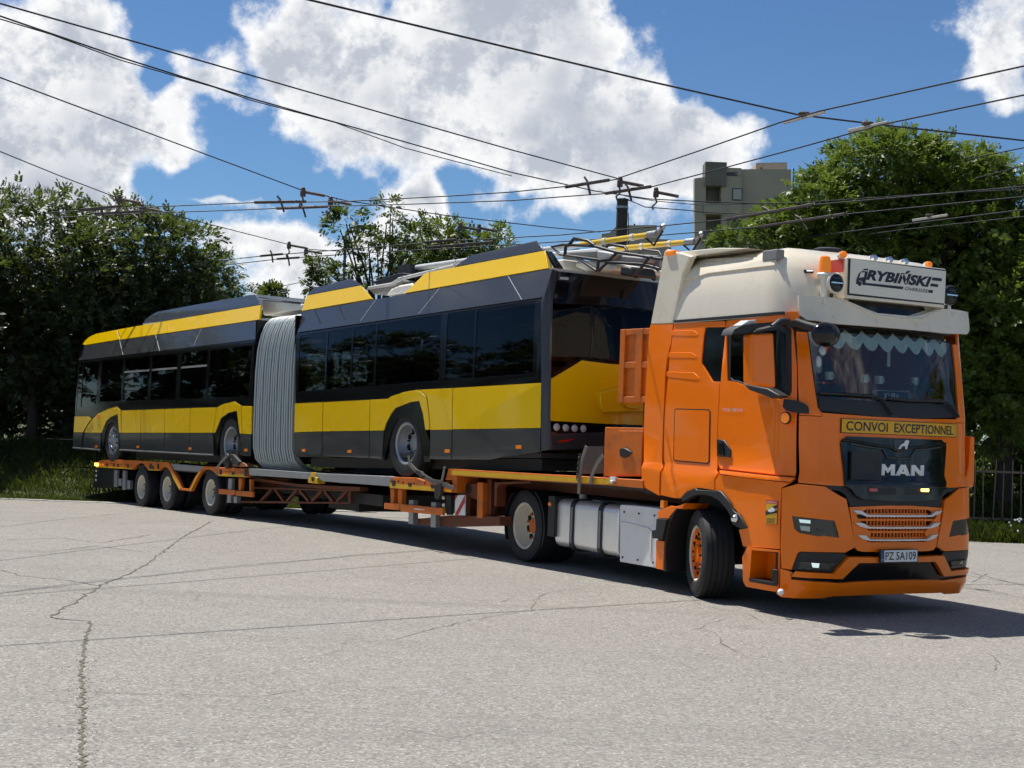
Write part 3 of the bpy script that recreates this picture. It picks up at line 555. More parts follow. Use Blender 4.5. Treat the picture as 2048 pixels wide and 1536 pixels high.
# ---- low tube fence, left
mat('dark_tube', (.012,.016,.014), .9, spec=.1)
for k, (xa, xb, y_) in enumerate(((-13.6,-11.9,33.6),(-10.9,-9.7,33.2),(-8.7,-7.2,32.8))):
    lf = thing('low_fence', ('low dark metal fence panel at the far left edge of the verge', 'low dark metal fence panel between the two left trunks', 'low dark metal fence panel behind the tail of the trailer')[k], 'fence', (xa, y_, tz(xa, y_)), 'low fence panels on the left verge'); L_ = xb-xa
    MB().tube([(0,0,0),(0,0,.75),(L_,0,.75),(L_,0,0)], .022, 6).build('frame', 'dark_tube', lf)
    for i in range(1, int(L_/.14)): MB().cyl((i*.14,0,.1),(i*.14,0,.75),.008,5).build('bar', 'dark_tube', lf)
    MB().cyl((0,0,.12),(L_,0,.12),.012,6).build('bottom_rail', 'dark_tube', lf)
# ---- buildings
mat('concrete', (.43,.37,.29), .9, var=.18, scale=.35, bump=.2, bscale=3, dirt=.5, dirtcol=(.24,.20,.155))
mat('concrete_dark', (.19,.17,.14), .9, var=.25, scale=.5, dirt=.35, dirtcol=(.07,.065,.055)); mat('window_dark', (.03,.032,.035), .25, var=.4, scale=.4); mat('pale_blind', (.45,.43,.38), .7); mat('pale_wall', (.55,.53,.49), .85, var=.06, scale=.5)
D_ = 150.0; kx = lambda *q: q
ab = thing('apartment_block', 'grey concrete apartment tower rising behind the trees', 'building', (0, D_, 0))
bq = lambda pts: pts
for P_, yo, x0_ in (([(18.675,28.876),(19.805,29.072),(19.906,28.314),(20.247,18.297),(19.038,18.251)], 0, 1), ([(21.511,30.173),(23.664,30.164),(24.055,18.442),(21.909,18.361)], .0, 0), ([(23.664,30.164),(25.451,30.232),(29.087,30.341),(29.464,18.649),(24.055,18.442)], .6, 0), ([(25.542,31.181),(28.872,31.369),(28.966,30.336),(25.482,30.234)], 2.0, 0)):
    MB().prism([(x, max(z, -2)) for x, z in P_], 'y', yo, yo+(1.0 if x0_ else 9)).build('wall', 'concrete', ab)
MB().prism([(19.804,29.102),(21.571,29.292),(21.939,18.362),(20.217,18.296)], 'y', 1.6, 9).build('balcony_recess', 'concrete_dark', ab)
fl = [(20.027,29.233),(20.081,27.636),(20.094,27.256),(20.146,25.736),(20.156,25.432),(20.187,24.521),(20.244,22.851)]
zt0 = [(20.709,29.228)][0][1]; zb0 = [(20.755,27.86)][0][1]; xa0, xb0 = [(19.855,28.922)][0][0], [(21.642,28.99)][0][0]
for k in range(6):
    z_ = [(20.742,28.27)][0][1]-k*3.05*1.0
    MB().box(xa0-.1,xb0+.4,-.3,1.6,z_-.15,z_+1.0 if k else z_+2.4).build('balcony', 'concrete' if k % 2 else 'concrete_dark', ab)
    wn_ = MB().box(xa0+.2,xb0-1.4,1.5,1.7,z_-1.7,z_-.2).build('window', 'window_dark', ab); MB().box(xb0-1.3,xb0-.2,1.5,1.68,z_-1.7,z_-.3).build('shutter', 'concrete_dark', wn_)
    w2 = MB().box(xb0+1.1,xb0+2.2,-.08,.2,z_-1.6,z_-.3).build('window', 'window_dark', ab); MB().box(xb0+1.2,xb0+2.1,-.12,.0,z_-1.5,z_-.4).build('pane', 'pale_blind' if k in (0,2,5) else 'window_dark', w2)
q_ = [(21.605,29.628),(23.195,29.689),(23.207,29.324),(21.618,29.263)]
MB().prism(q_, 'y', -.1, .3).build('roof_opening', 'window_dark', ab); MB().prism([(q_[0][0]+2.2,q_[0][1]-.2),(q_[1][0]-.3,q_[1][1]-.2),(q_[2][0]-.3,q_[2][1]+.2),(q_[3][0]+2.2,q_[3][1]+.2)], 'y', -.15, .1).build('roof_light', 'pale_wall', ab)
for x_ in (xa0, xb0+4.5, xb0+8): MB().cyl((x_,2,[(20.709,29.228)][0][1]-1),(x_,2,[(20.693,29.715)][0][1]+1),.08,6).build('roof_mast', 'dark_steel', ab)
rb = thing('flat_roofed_block', 'low grey block behind the trolley wire pole', 'building', (0, 90, 0))
MB().prism([(x, max(z, -2)) for x, z in [(5.385,14.226),(5.881,14.308),(6.363,14.81),(8.894,14.925),(8.943,14.033),(9.852,14.031),(10.031,8.87),(5.585,8.7)]], 'y', 0, 10).build('wall', 'concrete', rb); MB().cyl(([(7.633,14.877)][0][0],2,5),([(7.633,14.877)][0][0],2,[(7.62,15.241)][0][1]),.06,6).build('roof_mast', 'dark_steel', rb)
ph = thing('pale_house', 'pale house front glimpsed between the roof cowl and the rack tubes', 'building', (0, 70, 0))
MB().prism([(x, max(z, -2)) for x, z in [(1.464,10.01),(2.314,10.088),(2.369,10.243),(3.094,10.393),(3.132,9.356),(1.491,9.294)]], 'y', 0, 8).build('wall', 'pale_wall', ph); MB().prism([(2.329,10.486),(3.084,10.667),(3.155,10.395),(2.308,10.241)], 'y', -.2, 8.2).build('roof', 'concrete_dark', ph)
lb_ = thing('far_tower_block', 'narrow brownish tower block showing right of the tall left tree', 'building', (0, 130, 0))
MB().prism([(x, max(z, -2)) for x, z in [(-30.259,16.447),(-29.47,16.509),(-29.226,16.36),(-28.971,9.554),(-29.98,9.516)]], 'y', 0, 8).build('wall', 'concrete', lb_); MB().prism([(-30.074,15.851),(-29.758,15.863),(-29.744,15.546),(-30.06,15.534)], 'y', -.1, .2).build('window', 'window_dark', lb_)

# ================================================================ semi tractor
TR = thing('tractor_truck', 'orange semi truck with cream high roof and roof sign, pulling the low trailer', 'truck', [[0.479256,0.877675,-0.0,3.0834],[-0.877675,0.479256,0.0,15.4988],[0.0,0.0,1.0,0.0]])
OR = 'orange_paint'
def skin(name, poly, m, off=0.0, th=.03, body=None, holes=(), parent=None, bev=.004, label=None):
    return MB().panel(body or CAB, poly, off, th, holes).build(name, m, parent or TR, bev=bev, label=label)
UC = CAB.Uc
# --- cab skin, panel by panel
skin('side_fairing', [(-1.039,2.94),(-0.599,2.926),(-0.617,2.729),(-0.665,2.583),(-0.694,2.376),(-0.694,2.12),(-0.698,1.693),(-0.689,1.401),(-0.642,1.354),(-0.685,1.285),(-0.687,1.101),(-0.676,1.038),(-0.949,1.108),(-1.024,1.168),(-1.047,1.316),(-1.045,1.386),(-1.068,1.783),(-1.067,2.094),(-1.058,2.493),(-1.055,2.843)], OR)
SIDE_WIN = [(-0.002,2.865),(-0.021,2.776),(-0.033,2.552),(-0.034,2.485),(0.178,2.286),(0.304,2.283)]
skin('rear_side_panel', [(-0.569,2.935),(0.332,2.918),(0.344,2.855)]+SIDE_WIN+[(0.297,2.218),(0.294,1.99),(0.286,1.782),(0.302,1.653),(0.315,1.368),(0.359,1.337),(0.305,1.268),(0.314,1.155),(0.094,1.164),(-0.014,1.161),(-0.173,1.114),(-0.285,1.036),(-0.411,1.031),(-0.654,1.047),(-0.651,1.297),(-0.607,1.339),(-0.656,1.432),(-0.673,1.742),(-0.667,1.98),(-0.627,2.563),(-0.595,2.796)], OR)
skin('door', [(0.364,2.919),(1.304,2.941),(1.41,2.897),(1.418,2.855)]+[(1.144,2.872),(0.488,2.862),(0.364,2.857),(0.397,2.574),(0.429,2.294),(0.589,2.276),(0.719,2.243),(0.911,2.183),(1.035,2.156),(1.17,2.136),(1.265,2.102),(1.338,2.119),(1.372,2.146),(1.388,2.185),(1.403,2.784),(1.401,2.838)]+[(1.426,2.771),(1.446,2.417),(1.424,1.981),(1.421,1.689),(1.423,1.364),(0.36,1.387),(0.322,1.434),(0.317,1.654),(0.296,1.782),(0.305,1.99),(0.308,2.218),(0.316,2.275)], OR, holes=())
skin('fender_panel', [(0.382,1.322),(1.382,1.296),(1.426,1.32),(1.317,1.242),(1.309,0.942),(1.316,0.649),(0.819,0.625),(0.742,0.784),(0.864,0.807),(0.69,0.977),(0.51,1.073),(0.334,1.14),(0.324,1.258)], OR)
skin('side_ledge', [(0.392,1.363),(1.43,1.34),(1.395,1.305),(0.732,1.318),(0.42,1.331)], OR, off=.02, th=.05)
skin('windscreen_pillar', [(1.462,2.774),(1.576,2.774),(1.596,2.393),(1.625,2.036),(1.649,2.006),(1.67,1.952),(1.445,1.957),(1.447,2.165)], OR)
skin('front_panel', mir(CAB, [(2.282,1.97),(1.674,1.986),(1.654,2.001),(1.676,1.946),(1.445,1.95),(1.444,1.69),(1.456,1.301),(1.701,1.285),(1.909,1.282),(2.485,1.282)]), OR)
# windscreen pillar on the far side
A_ = [(1.462,2.774),(1.576,2.774),(1.596,2.393),(1.625,2.036),(1.649,2.006),(1.67,1.952),(1.445,1.957),(1.447,2.165)]
skin('windscreen_pillar', [(2*UC-u, z) for u, z in A_], OR)
skin('door', [(2*UC-u, z) for u, z in [(-1.0,1.4),(1.45,1.4),(1.46,2.8),(1.4,2.9),(-1.0,2.9)]], OR, label='orange door on the far side')
skin('fender_panel', [(2*UC-u, z) for u, z in [(.75,.75),(.9,.3),(1.38,.3),(1.4,1.33),(-.5,1.33),(-.5,1.0),(-.35,1.0),(0,1.12),(.45,1.02)]], OR)
# dark liner under the panel gaps
MB().panel(CAB, [(-1.0,1.05),(-.45,1.05),(-.2,1.12),(.35,1.12),(.65,.95),(.8,.6),(1.35,.6),(1.35,2.0),(1.1,2.02),(.3,2.2),(-.2,2.35),(-.2,2.78),(.3,2.8),(.3,2.93),(-1.0,2.93)], -.035, .02).build('body_liner', 'black_plastic', TR)
# --- windows
skin('side_window', SIDE_WIN+[(0.426,2.294),(0.397,2.574),(0.357,2.857)], 'black_gloss', off=-.014, th=.01)
DW = [(1.144,2.872),(0.488,2.862),(0.368,2.857),(0.431,2.294),(0.589,2.276),(0.719,2.243),(0.911,2.183),(1.035,2.156),(1.17,2.136),(1.265,2.102),(1.338,2.119),(1.372,2.146),(1.388,2.185),(1.403,2.784)]
DWI = [(1.142,2.83),(0.492,2.822),(0.439,2.759),(0.462,2.33),(0.509,2.301),(0.614,2.288),(0.743,2.251),(0.909,2.203),(1.095,2.166),(1.236,2.152),(1.307,2.168),(1.327,2.214),(1.326,2.752)]
skin('window_surround', DW, 'black_plastic', off=-.012, th=.02, holes=(DWI,))
skin('door_window', DWI, 'cab_side_glass', off=-.02, th=0)
skin('door_window', [(2*UC-u, z) for u, z in DWI], 'cab_side_glass', off=-.02, th=0)
WS = [(2.526,2.895),(1.574,2.78),(1.596,2.393),(1.625,2.036),(1.649,2.006),(2.282,1.974)]
ws = mir(CAB, [(u+.012, z) for u, z in WS]); wi = mir(CAB, [(2.529,2.914),(1.594,2.787),(1.614,2.394),(1.643,2.091),(1.66,2.074),(2.288,2.044)])
skin('windscreen_surround', [(u, z) for u, z in ws], 'black_plastic', off=-.012, th=.015, holes=(wi,))
skin('windscreen', wi, 'cab_glass', off=-.016, th=0)
# --- front: upper grille, emblem, letters
up_g = mir(CAB, [(2.501,1.765),(1.946,1.765),(1.884,1.724),(1.87,1.7),(1.925,1.288),(2.485,1.283)])
skin('upper_grille', up_g, 'black_gloss', off=.015, th=.03)
skin('grille_chin', mir(CAB, [(2.485,1.28),(1.917,1.284),(1.989,1.253),(2.033,1.201),(2.115,1.157),(2.482,1.139)]), 'black_gloss', off=.03, th=.05)
skin('grille_gap', mir(CAB, [(2.483,1.155),(2.115,1.173),(1.989,1.262),(1.891,1.287),(1.701,1.293),(1.76,1.243),(1.873,1.234),(1.952,1.192),(1.996,1.088),(2.481,1.081)]), 'black_plastic', off=-.01, th=.03)
def ridge(name, pts, wd, m, off, both=True, body=CAB):
    for sgn in ((0, 1) if both else (0,)):
        q = [((2*body.Uc-u) if sgn else u, z) for u, z in pts]
        mb = MB(); mb.tube([body.pos(u, z, off) for u, z in q], wd, 6); mb.build(name, m, TR)
ridge('grille_ridge', [(1.891,1.728),(2.025,1.72),(2.197,1.701),(2.356,1.679),(2.469,1.676),(2.548,1.642),(2.612,1.64)], .014, 'black_gloss', .018)
ridge('grille_ridge', [(1.978,1.694),(2.197,1.668),(2.376,1.657),(2.442,1.571),(2.612,1.563)], .012, 'lamp_dark', .018)
skin('emblem_plate', mir(CAB, [(2.586,1.756),(2.522,1.752),(2.543,1.657),(2.591,1.635)]), 'lamp_dark', off=.022, th=.01)
lion = [(2.671,1.74),(2.695,1.751),(2.727,1.745),(2.724,1.723),(2.711,1.701),(2.704,1.68),(2.695,1.66),(2.673,1.661),(2.679,1.678),(2.673,1.689),(2.653,1.69),(2.625,1.684),(2.612,1.673),(2.607,1.661),(2.573,1.661),(2.592,1.674),(2.607,1.696),(2.64,1.713),(2.666,1.723)]
skin('lion_emblem', lion, 'chrome_white', off=.034, th=.012, bev=0)
q = [(2.35,1.505),(2.951,1.503),(2.943,1.392),(2.345,1.389)]
def letter(c0, pts, c1):
    return [quad([np.array(p) for p in q])(c0+x*(c1-c0), y) for x, y in pts]
Mp = [(0,0),(.27,0),(.27,.58),(.5,.22),(.73,.58),(.73,0),(1,0),(1,1),(.74,1),(.5,.62),(.26,1),(0,1)]
Ap = [(0,0),(.28,0),(.36,.2),(.66,.2),(.74,0),(1,0),(.67,1),(.35,1)]
Ah = [(.43,.40),(.59,.40),(.51,.62)]
Np = [(0,0),(.27,0),(.27,.55),(.72,0),(1,0),(1,1),(.73,1),(.73,.45),(.28,1),(0,1)]
for ch, a, b, h in ((Mp,.0,.31,()), (Ap,.325,.665,(Ah,)), (Np,.69,1.0,())):
    skin('maker_letter', [tuple(p) for p in letter(a, ch, b)], 'chrome_white', off=.03, th=.014, bev=0, holes=[[tuple(p) for p in letter(a, k, b)] for k in h])
skin('square_plate', [(1.976,1.619),(2.354,1.622),(2.333,1.336),(1.971,1.334)], 'black_plastic', off=.05, th=.04, bev=.008)
skin('grille_light', [(2.196,1.266),(2.297,1.265),(2.294,1.232),(2.199,1.232)], 'red_lens', off=.036, th=.02)
skin('light_recess', [(2.163,1.273),(2.53,1.271),(2.545,1.209),(2.176,1.191)], 'black_plastic', off=.031, th=.01)
skin('light_recess', [(2.65,1.272),(3.052,1.273),(3.021,1.209),(2.633,1.206)], 'black_plastic', off=.031, th=.01)
skin('grille_light', [(2.87,1.27),(2.979,1.269),(2.976,1.239),(2.872,1.24)], 'amber_lit', off=.04, th=.02, label='lit amber strobe lamp in the grille')
# --- exceptional load board
q = [(1.879,1.939),(3.526,1.937),(3.515,1.798),(1.873,1.798)]
q4 = np.array(q); zc = lambda u, z, o: CAB.pos(u, z, o)
def board(name, inset, m, off):
    f = quad(q4); pts = [f(x, y) for x, y in ((inset, 1-inset*7), (1-inset, 1-inset*7), (1-inset, inset*7), (inset, inset*7))]
    return skin(name, [tuple(p) for p in pts], m, off=off, th=.008, bev=0)
board('sign_border', 0, 'black_plastic', .012); board('sign_plate', .006, 'sign_yellow', .016)
tq = np.array([(1.937,1.915),(3.452,1.912),(3.445,1.82),(1.932,1.823)])
for s_, a, b in (('CONVOI', 0, .343), ('EXCEPTIONNEL', .40, 1.0)):
    f = quad(tq); MB().text(s_, lambda x, y: CAB.pos(*f(a+x*(b-a), y), .019), bold=.012).build('lettering', 'sign_ink', TR, smooth=False)
# --- bumper
zb = [(1.4,0.19),(1.778,0.194),(1.859,0.214),(2.3,0.223)]
skin('bumper_corner', [(1.324,1.235),(1.45,1.29),(1.705,1.273),(1.843,1.2),(1.945,1.154),(1.968,1.048),(2.057,0.69),(1.944,0.637),(1.487,0.642),(1.46,0.624),(1.423,0.46),(1.343,0.466),(1.327,0.646)], OR, off=.01, th=.04, holes=([(1.408,0.978),(1.812,0.944),(1.873,0.779),(1.684,0.8),(1.653,0.791),(1.47,0.818),(1.431,0.852)],))
HL = [(1.408,0.978),(1.812,0.944),(1.873,0.779),(1.684,0.8),(1.653,0.791),(1.47,0.818),(1.431,0.852)]
BC = [(1.324,1.235),(1.45,1.29),(1.705,1.273),(1.843,1.2),(1.945,1.154),(1.968,1.048),(2.057,0.69),(1.944,0.637),(1.487,0.642),(1.46,0.624),(1.423,0.46),(1.343,0.466),(1.327,0.646)]
skin('bumper_corner', [(2*UC-u, z) for u, z in BC], OR, off=.01, th=.04, holes=([(2*UC-u, z) for u, z in HL],))
for sg in (0, 1):
    fl = lambda pts: [((2*UC-u) if sg else u, z) for u, z in pts]
    back = skin('headlamp', fl(HL), 'lamp_dark', off=-.03, th=.02)
    def lens(name, pts, m, o): return skin(name, fl(pts), m, off=o, th=.012, parent=back, bev=0)
    lens('reflector', [(1.459,0.949),(1.562,0.943),(1.566,0.912),(1.472,0.916)], 'led_white', -.012)
    lens('reflector', [(1.469,0.888),(1.559,0.883),(1.563,0.836),(1.482,0.842)], 'lamp_mirror', -.012)
    lens('reflector', [(1.627,0.871),(1.703,0.867),(1.709,0.843),(1.672,0.829)], 'black_gloss', -.012)
    lens('lens', HL, 'lens_glass', .006).data.materials[0] = M['lens_glass']
    FS = [(1.491,0.639),(1.933,0.632),(1.971,0.607),(1.818,0.443),(1.427,0.457),(1.465,0.618)]
    fs = skin('fog_lamp_surround', fl(FS), 'black_plastic', off=.0, th=.03)
    skin('fog_lamp', fl([(1.481,0.545),(1.826,0.532),(1.804,0.465),(1.475,0.478)]), 'lamp_dark', off=.006, th=.01, parent=fs)
    skin('fog_reflector', fl([(1.584,0.536),(1.668,0.531),(1.662,0.488),(1.598,0.493)]), 'led_white' if not sg else 'lamp_mirror', off=.010, th=.006, parent=fs, bev=0)
    skin('fog_lens', fl([(1.481,0.545),(1.826,0.532),(1.804,0.465),(1.475,0.478)]), 'lens_glass', off=.02, th=0, parent=fs)
skin('bumper_frame', mir(CAB, [(2.336,0.594),(1.974,0.599),(1.821,0.436),(1.456,0.452),(1.426,0.398),(1.925,0.383),(2.095,0.541),(2.344,0.542)]), OR, off=.035, th=.06, bev=.008)
skin('lower_intake', mir(CAB, [(2.338,0.579),(1.988,0.58),(1.828,0.445),(1.428,0.437),(1.423,0.368),(1.907,0.343),(2.133,0.354),(2.373,0.355)]), 'bus_black', off=-.01, th=.03)
skin('bumper_lip', mir(CAB, [(2.372,0.359),(2.134,0.352),(1.908,0.34),(1.428,0.366),(1.418,0.445),(1.339,0.459),(1.348,0.191),(1.4,0.19),(1.778,0.194),(1.859,0.214),(2.424,0.224)]), OR, off=.02, th=.05, bev=.01)
# lower grille with slats and white wing bars
skin('lower_grille', mir(CAB, [(2.444,1.098),(1.985,1.078),(2.012,0.932),(2.061,0.69),(2.096,0.654),(2.155,0.645),(2.457,0.64)]), OR, off=.0, th=.03, holes=(mir(CAB, [(2.444,1.063),(2.183,1.059),(2.061,0.997),(2.085,0.97),(2.242,0.828),(2.192,0.747),(2.234,0.737),(2.453,0.737)]),))
skin('grille_backing', mir(CAB, [(2.444,1.078),(2.131,1.075),(2.038,0.997),(2.062,0.961),(2.163,0.733),(2.453,0.727)]), 'black_plastic', off=-.05, th=.02)  # black backing panel behind the slats and bars
def slat(pts, m, off, th, name):
    skin(name, mir(CAB, pts), m, off=off, th=th, bev=.003)
for k, P_ in enumerate(([(2.443,1.025),(2.177,1.023),(2.2,1.006),(2.443,1.004)], [(2.444,0.967),(2.073,0.966),(2.086,0.944),(2.445,0.946)], [(2.447,0.903),(2.18,0.904),(2.204,0.889),(2.447,0.888)], [(2.449,0.848),(2.089,0.85),(2.102,0.828),(2.45,0.826)], [(2.451,0.785),(2.208,0.788),(2.22,0.771),(2.452,0.768)])):
    slat(P_, OR, -.01, .03, 'grille_slat')
ub = [(2.201,0.962)][0][0]
for k in range(19):
    u = ub+.01+k*(2*(UC-ub)-.02)/18
    MB().panel(CAB, [(u-.006,0.737),(u+.006,0.737),(u+.006,1.059),(u-.006,1.059)], -.02, .02).build('grille_bar', OR, TR)
for P_ in ([(2.443,1.005),(2.182,1.005),(2.101,1.045),(2.007,1.05),(2.052,1.017),(2.121,1.005),(2.168,0.988),(2.443,0.988)], [(2.447,0.889),(2.202,0.889),(2.13,0.925),(2.031,0.93),(2.088,0.893),(2.181,0.874),(2.448,0.872)], [(2.452,0.767),(2.215,0.768),(2.16,0.806),(2.062,0.811),(2.127,0.77),(2.209,0.753),(2.453,0.75)]):
    slat(P_, 'chrome_white', .03, .035, 'wing_bar')
# number plate
q = [(-0.291,0.669),(0.209,0.673),(0.209,0.541),(-0.288,0.542)]
pq = quad([(1.745, *p) for p in q])
pl = MB().add([pq(0,0), pq(1,0), pq(1,1), pq(0,1)]+[tuple(np.array(pq(x, y))-(.02,0,0)) for x, y in ((0,0),(1,0),(1,1),(0,1))], [(0,1,2,3),(7,6,5,4),(0,4,5,1),(1,5,6,2),(2,6,7,3),(3,7,4,0)]).build('number_plate', 'black_plastic', TR)
def plq(x0, x1, y0, y1, m, name, o):
    MB().add([tuple(np.array(pq(x, y))+(o,0,0)) for x, y in ((x0,y0),(x1,y0),(x1,y1),(x0,y1))], [(0,1,2,3)]).build(name, m, pl, smooth=False)
mat('eu_blue', (.03,.06,.22), .4)
plq(.02,.98,.06,.94,'white_paint','plate_face',.002); plq(.02,.10,.06,.94,'eu_blue','country_band',.004)
MB().text('PZ 5A109', lambda x, y: tuple(np.array(pq(.13+x*.81, .20+y*.62))+(.004,0,0)), bold=.012).build('lettering', 'sign_ink', pl, smooth=False)
MB().text('PL', lambda x, y: tuple(np.array(pq(.035+x*.05, .14+y*.16))+(.006,0,0))).build('lettering', 'white_paint', pl, smooth=False)
# --- step and bumper side
ST = [(0.823,0.515),(0.9,0.629),(1.32,0.635),(1.333,0.232),(0.88,0.229),(0.845,0.268)]
SH = [(0.969,0.601),(1.311,0.617),(1.321,0.301),(0.945,0.3)]
skin('step_panel', ST, OR, off=.01, th=.05, holes=(SH,))
skin('step_well', [(u, z) for u, z in SH], OR, off=-.20, th=.02)
wl = MB()
for a, b in zip(SH, SH[1:]+SH[:1]): wl.add([CAB.pos(*a, 0), CAB.pos(*b, 0), CAB.pos(*b, -.2), CAB.pos(*a, -.2)], [(0,1,2,3)])
wl.build('step_well', OR, TR)
skin('step_tread', [(0.937,0.32),(1.322,0.321),(1.32,0.288),(0.95,0.288)], 'black_plastic', off=.015, th=.2)
skin('step_grip', [(1.273,0.447),(1.319,0.449),(1.326,0.305),(1.273,0.35)], 'black_plastic', off=.03, th=.05)
p = [(1.463,-1.27,0.248)][0]
MB().cyl((p[0]-.02,p[1],p[2]), (p[0]+.0,p[1]-.03,p[2]), .035, 16).build('bumper_marker', 'red_lens', TR, label='small red marker on the lower bumper corner')
MB().ball((p[0]+.02,p[1]-.03,p[2]), .032).build('bumper_marker', 'white_paint', TR, label='small white ball marker on the lower bumper corner')
# --- wheel arch
skin('arch_trim', [(-0.25,1.036),(-0.138,1.113),(0.012,1.159),(0.037,1.146),(0.129,1.148),(0.353,1.153),(0.372,1.16),(0.453,1.153),(0.616,1.048),(0.65,0.993),(0.686,0.963),(0.776,0.935),(0.895,0.813),(0.745,0.806),(0.662,0.832),(0.631,0.908),(0.557,0.979),(0.426,1.057),(0.296,1.092),(0.131,1.102),(-0.001,1.084),(-0.15,1.027),(-0.197,1.004)], 'black_plastic', off=.025, th=.08, bev=.008)
p = [(0.716,-1.28,0.893)][0]
MB().lathe([(0,.035),(.03,.03),(.042,.012),(.044,0)], p, (0,-1,0), 20).build('arch_lamp', 'lamp_mirror', TR)
mg = MB().prism([(-0.712,0.864),(-0.466,0.946),(-0.369,0.942),(-0.207,0.99),(-0.268,0.921),(-0.368,0.922),(-0.49,0.824),(-0.499,0.8),(-0.703,0.785)], 'y', -1.24, -.9); mg.build('arch_extension', OR, TR, bev=.006)
MB().prism([(-0.725,0.547),(-0.572,0.55),(-0.572,0.236),(-0.715,0.237)], 'y', -1.24, -1.0).build('arch_extension', OR, TR, bev=.006)
MB().prism([(-0.689,0.786),(-0.496,0.796),(-0.575,0.55),(-0.582,0.57),(-0.757,0.567),(-0.768,0.652),(-0.696,0.663)], 'y', -1.27, -.95).build('step_bracket', 'black_plastic', TR, bev=.008)
MB().prism([(-0.297,0.939),(-0.394,0.892),(-0.492,0.762),(-0.546,0.563),(-0.551,0.408),(-0.525,0.224),(-0.6,0.226),(-0.603,0.444),(-0.59,0.61),(-0.534,0.779),(-0.421,0.91),(-0.353,0.946)], 'y', -1.23, -.75).build('mudguard', 'black_plastic', TR, bev=.006)
p = [(-0.635,-1.22,0.947)][0]
MB().box(p[0]-.035,p[0]+.03,p[1]-.02,p[1]+.04,p[2]-.045,p[2]+.045).build('side_marker', 'amber_lens', TR, bev=.006)
# inner arch and bay: dark sheets so that the sky does not show through
MB().box(-1.0,1.25,-1.12,1.12,1.16,1.2).box(-.95,-.9,-1.15,1.15,1.2,2.9).box(1.15,1.2,-1.1,1.1,.4,1.75).box(-.6,1.2,-.75,.75,.45,1.15).build('cab_floor', 'dark_steel', TR)
# --- door details
skin('storage_gap', [(-0.483,1.99),(-0.436,2.0),(0.129,1.996),(0.167,1.974),(0.182,1.446),(0.147,1.422),(-0.442,1.429),(-0.479,1.451)], 'black_plastic', off=.003, th=.004, bev=0)
skin('storage_flap', [(-0.467,1.979),(-0.428,1.989),(0.115,1.984),(0.15,1.965),(0.164,1.45),(0.135,1.435),(-0.431,1.441),(-0.459,1.459)], OR, off=.007, th=.006, bev=0)
skin('door_handle', [(0.297,1.688),(0.423,1.679),(0.542,1.582),(0.535,1.506),(0.31,1.508)], 'black_plastic', off=.012, th=.02, bev=.006)
skin('handle_grip', [(0.338,1.654),(0.417,1.65),(0.446,1.522),(0.353,1.519)], 'black_gloss', off=.03, th=.02, bev=.006)
tq = np.array([(0.371,2.01),(0.708,2.013),(0.708,1.978),(0.379,1.976)]); f_t = quad(tq)
MB().text('TGX 18.510', lambda x, y: CAB.pos(*f_t(x, y), .006), bold=.01).build('lettering', 'light_grey', TR, smooth=False)
p = [(1.4,-1.24,1.921)][0]
MB().lathe([(0,.03),(.03,.028),(.05,.015),(.055,0)], p, (.25,-1,0), 20).build('indicator', 'amber_soft', TR, label='round amber indicator lamp on the door')
MB().lathe([(.05,.012),(.062,.008),(.064,-.01)], p, (.25,-1,0), 20).build('indicator_ring', 'black_plastic', TR)
for P_ in ([(-0.605,2.857),(-0.203,2.841),(-0.115,2.801),(-0.14,2.779),(-0.607,2.801)], [(-0.645,2.615),(-0.218,2.604),(-0.118,2.56),(-0.135,2.542),(-0.647,2.559)], [(-0.666,2.405),(-0.161,2.388),(-0.043,2.323),(-0.087,2.306),(-0.662,2.349)]):
    skin('pressed_rib', P_, OR, off=.004, th=.008, bev=.004)
# warning sticker
sq = np.array([(1.157,1.112),(1.295,1.111),(1.291,0.88),(1.156,0.877)]); f_s = quad(sq)
def stick(pts, m, o, name): skin(name, [tuple(f_s(x, y)) for x, y in pts], m, off=o, th=.0005, bev=0, parent=stk)
stk = skin('warning_sticker', [tuple(p) for p in sq], 'red_paint', off=.002, th=.002, bev=0)
stick([(.05,.02),(.95,.02),(.95,.86),(.05,.86)], 'sign_yellow', .0035, 'sticker_field')
stick([(.05,.52),(.95,.86),(.95,.70),(.5,.55),(.95,.62),(.95,.5),(.05,.36)], 'sign_ink', .005, 'sticker_print')
stick([(.3,.60),(.62,.72),(.8,.66),(.8,.56),(.5,.5),(.3,.53)], 'white_paint', .0065, 'sticker_print')
for s_, y0, y1, x0, x1, m in (('ANGLES',.17,.27,.15,.85,'sign_ink'), ('MORTS',.05,.15,.2,.8,'sign_ink'), ('ATTENTION',.89,.96,.1,.9,'off_white')):
    MB().text(s_, lambda x, y: CAB.pos(*f_s(x0+x*(x1-x0), y0+y*(y1-y0)), .0055), bold=.02).build('lettering', m, stk, smooth=False)
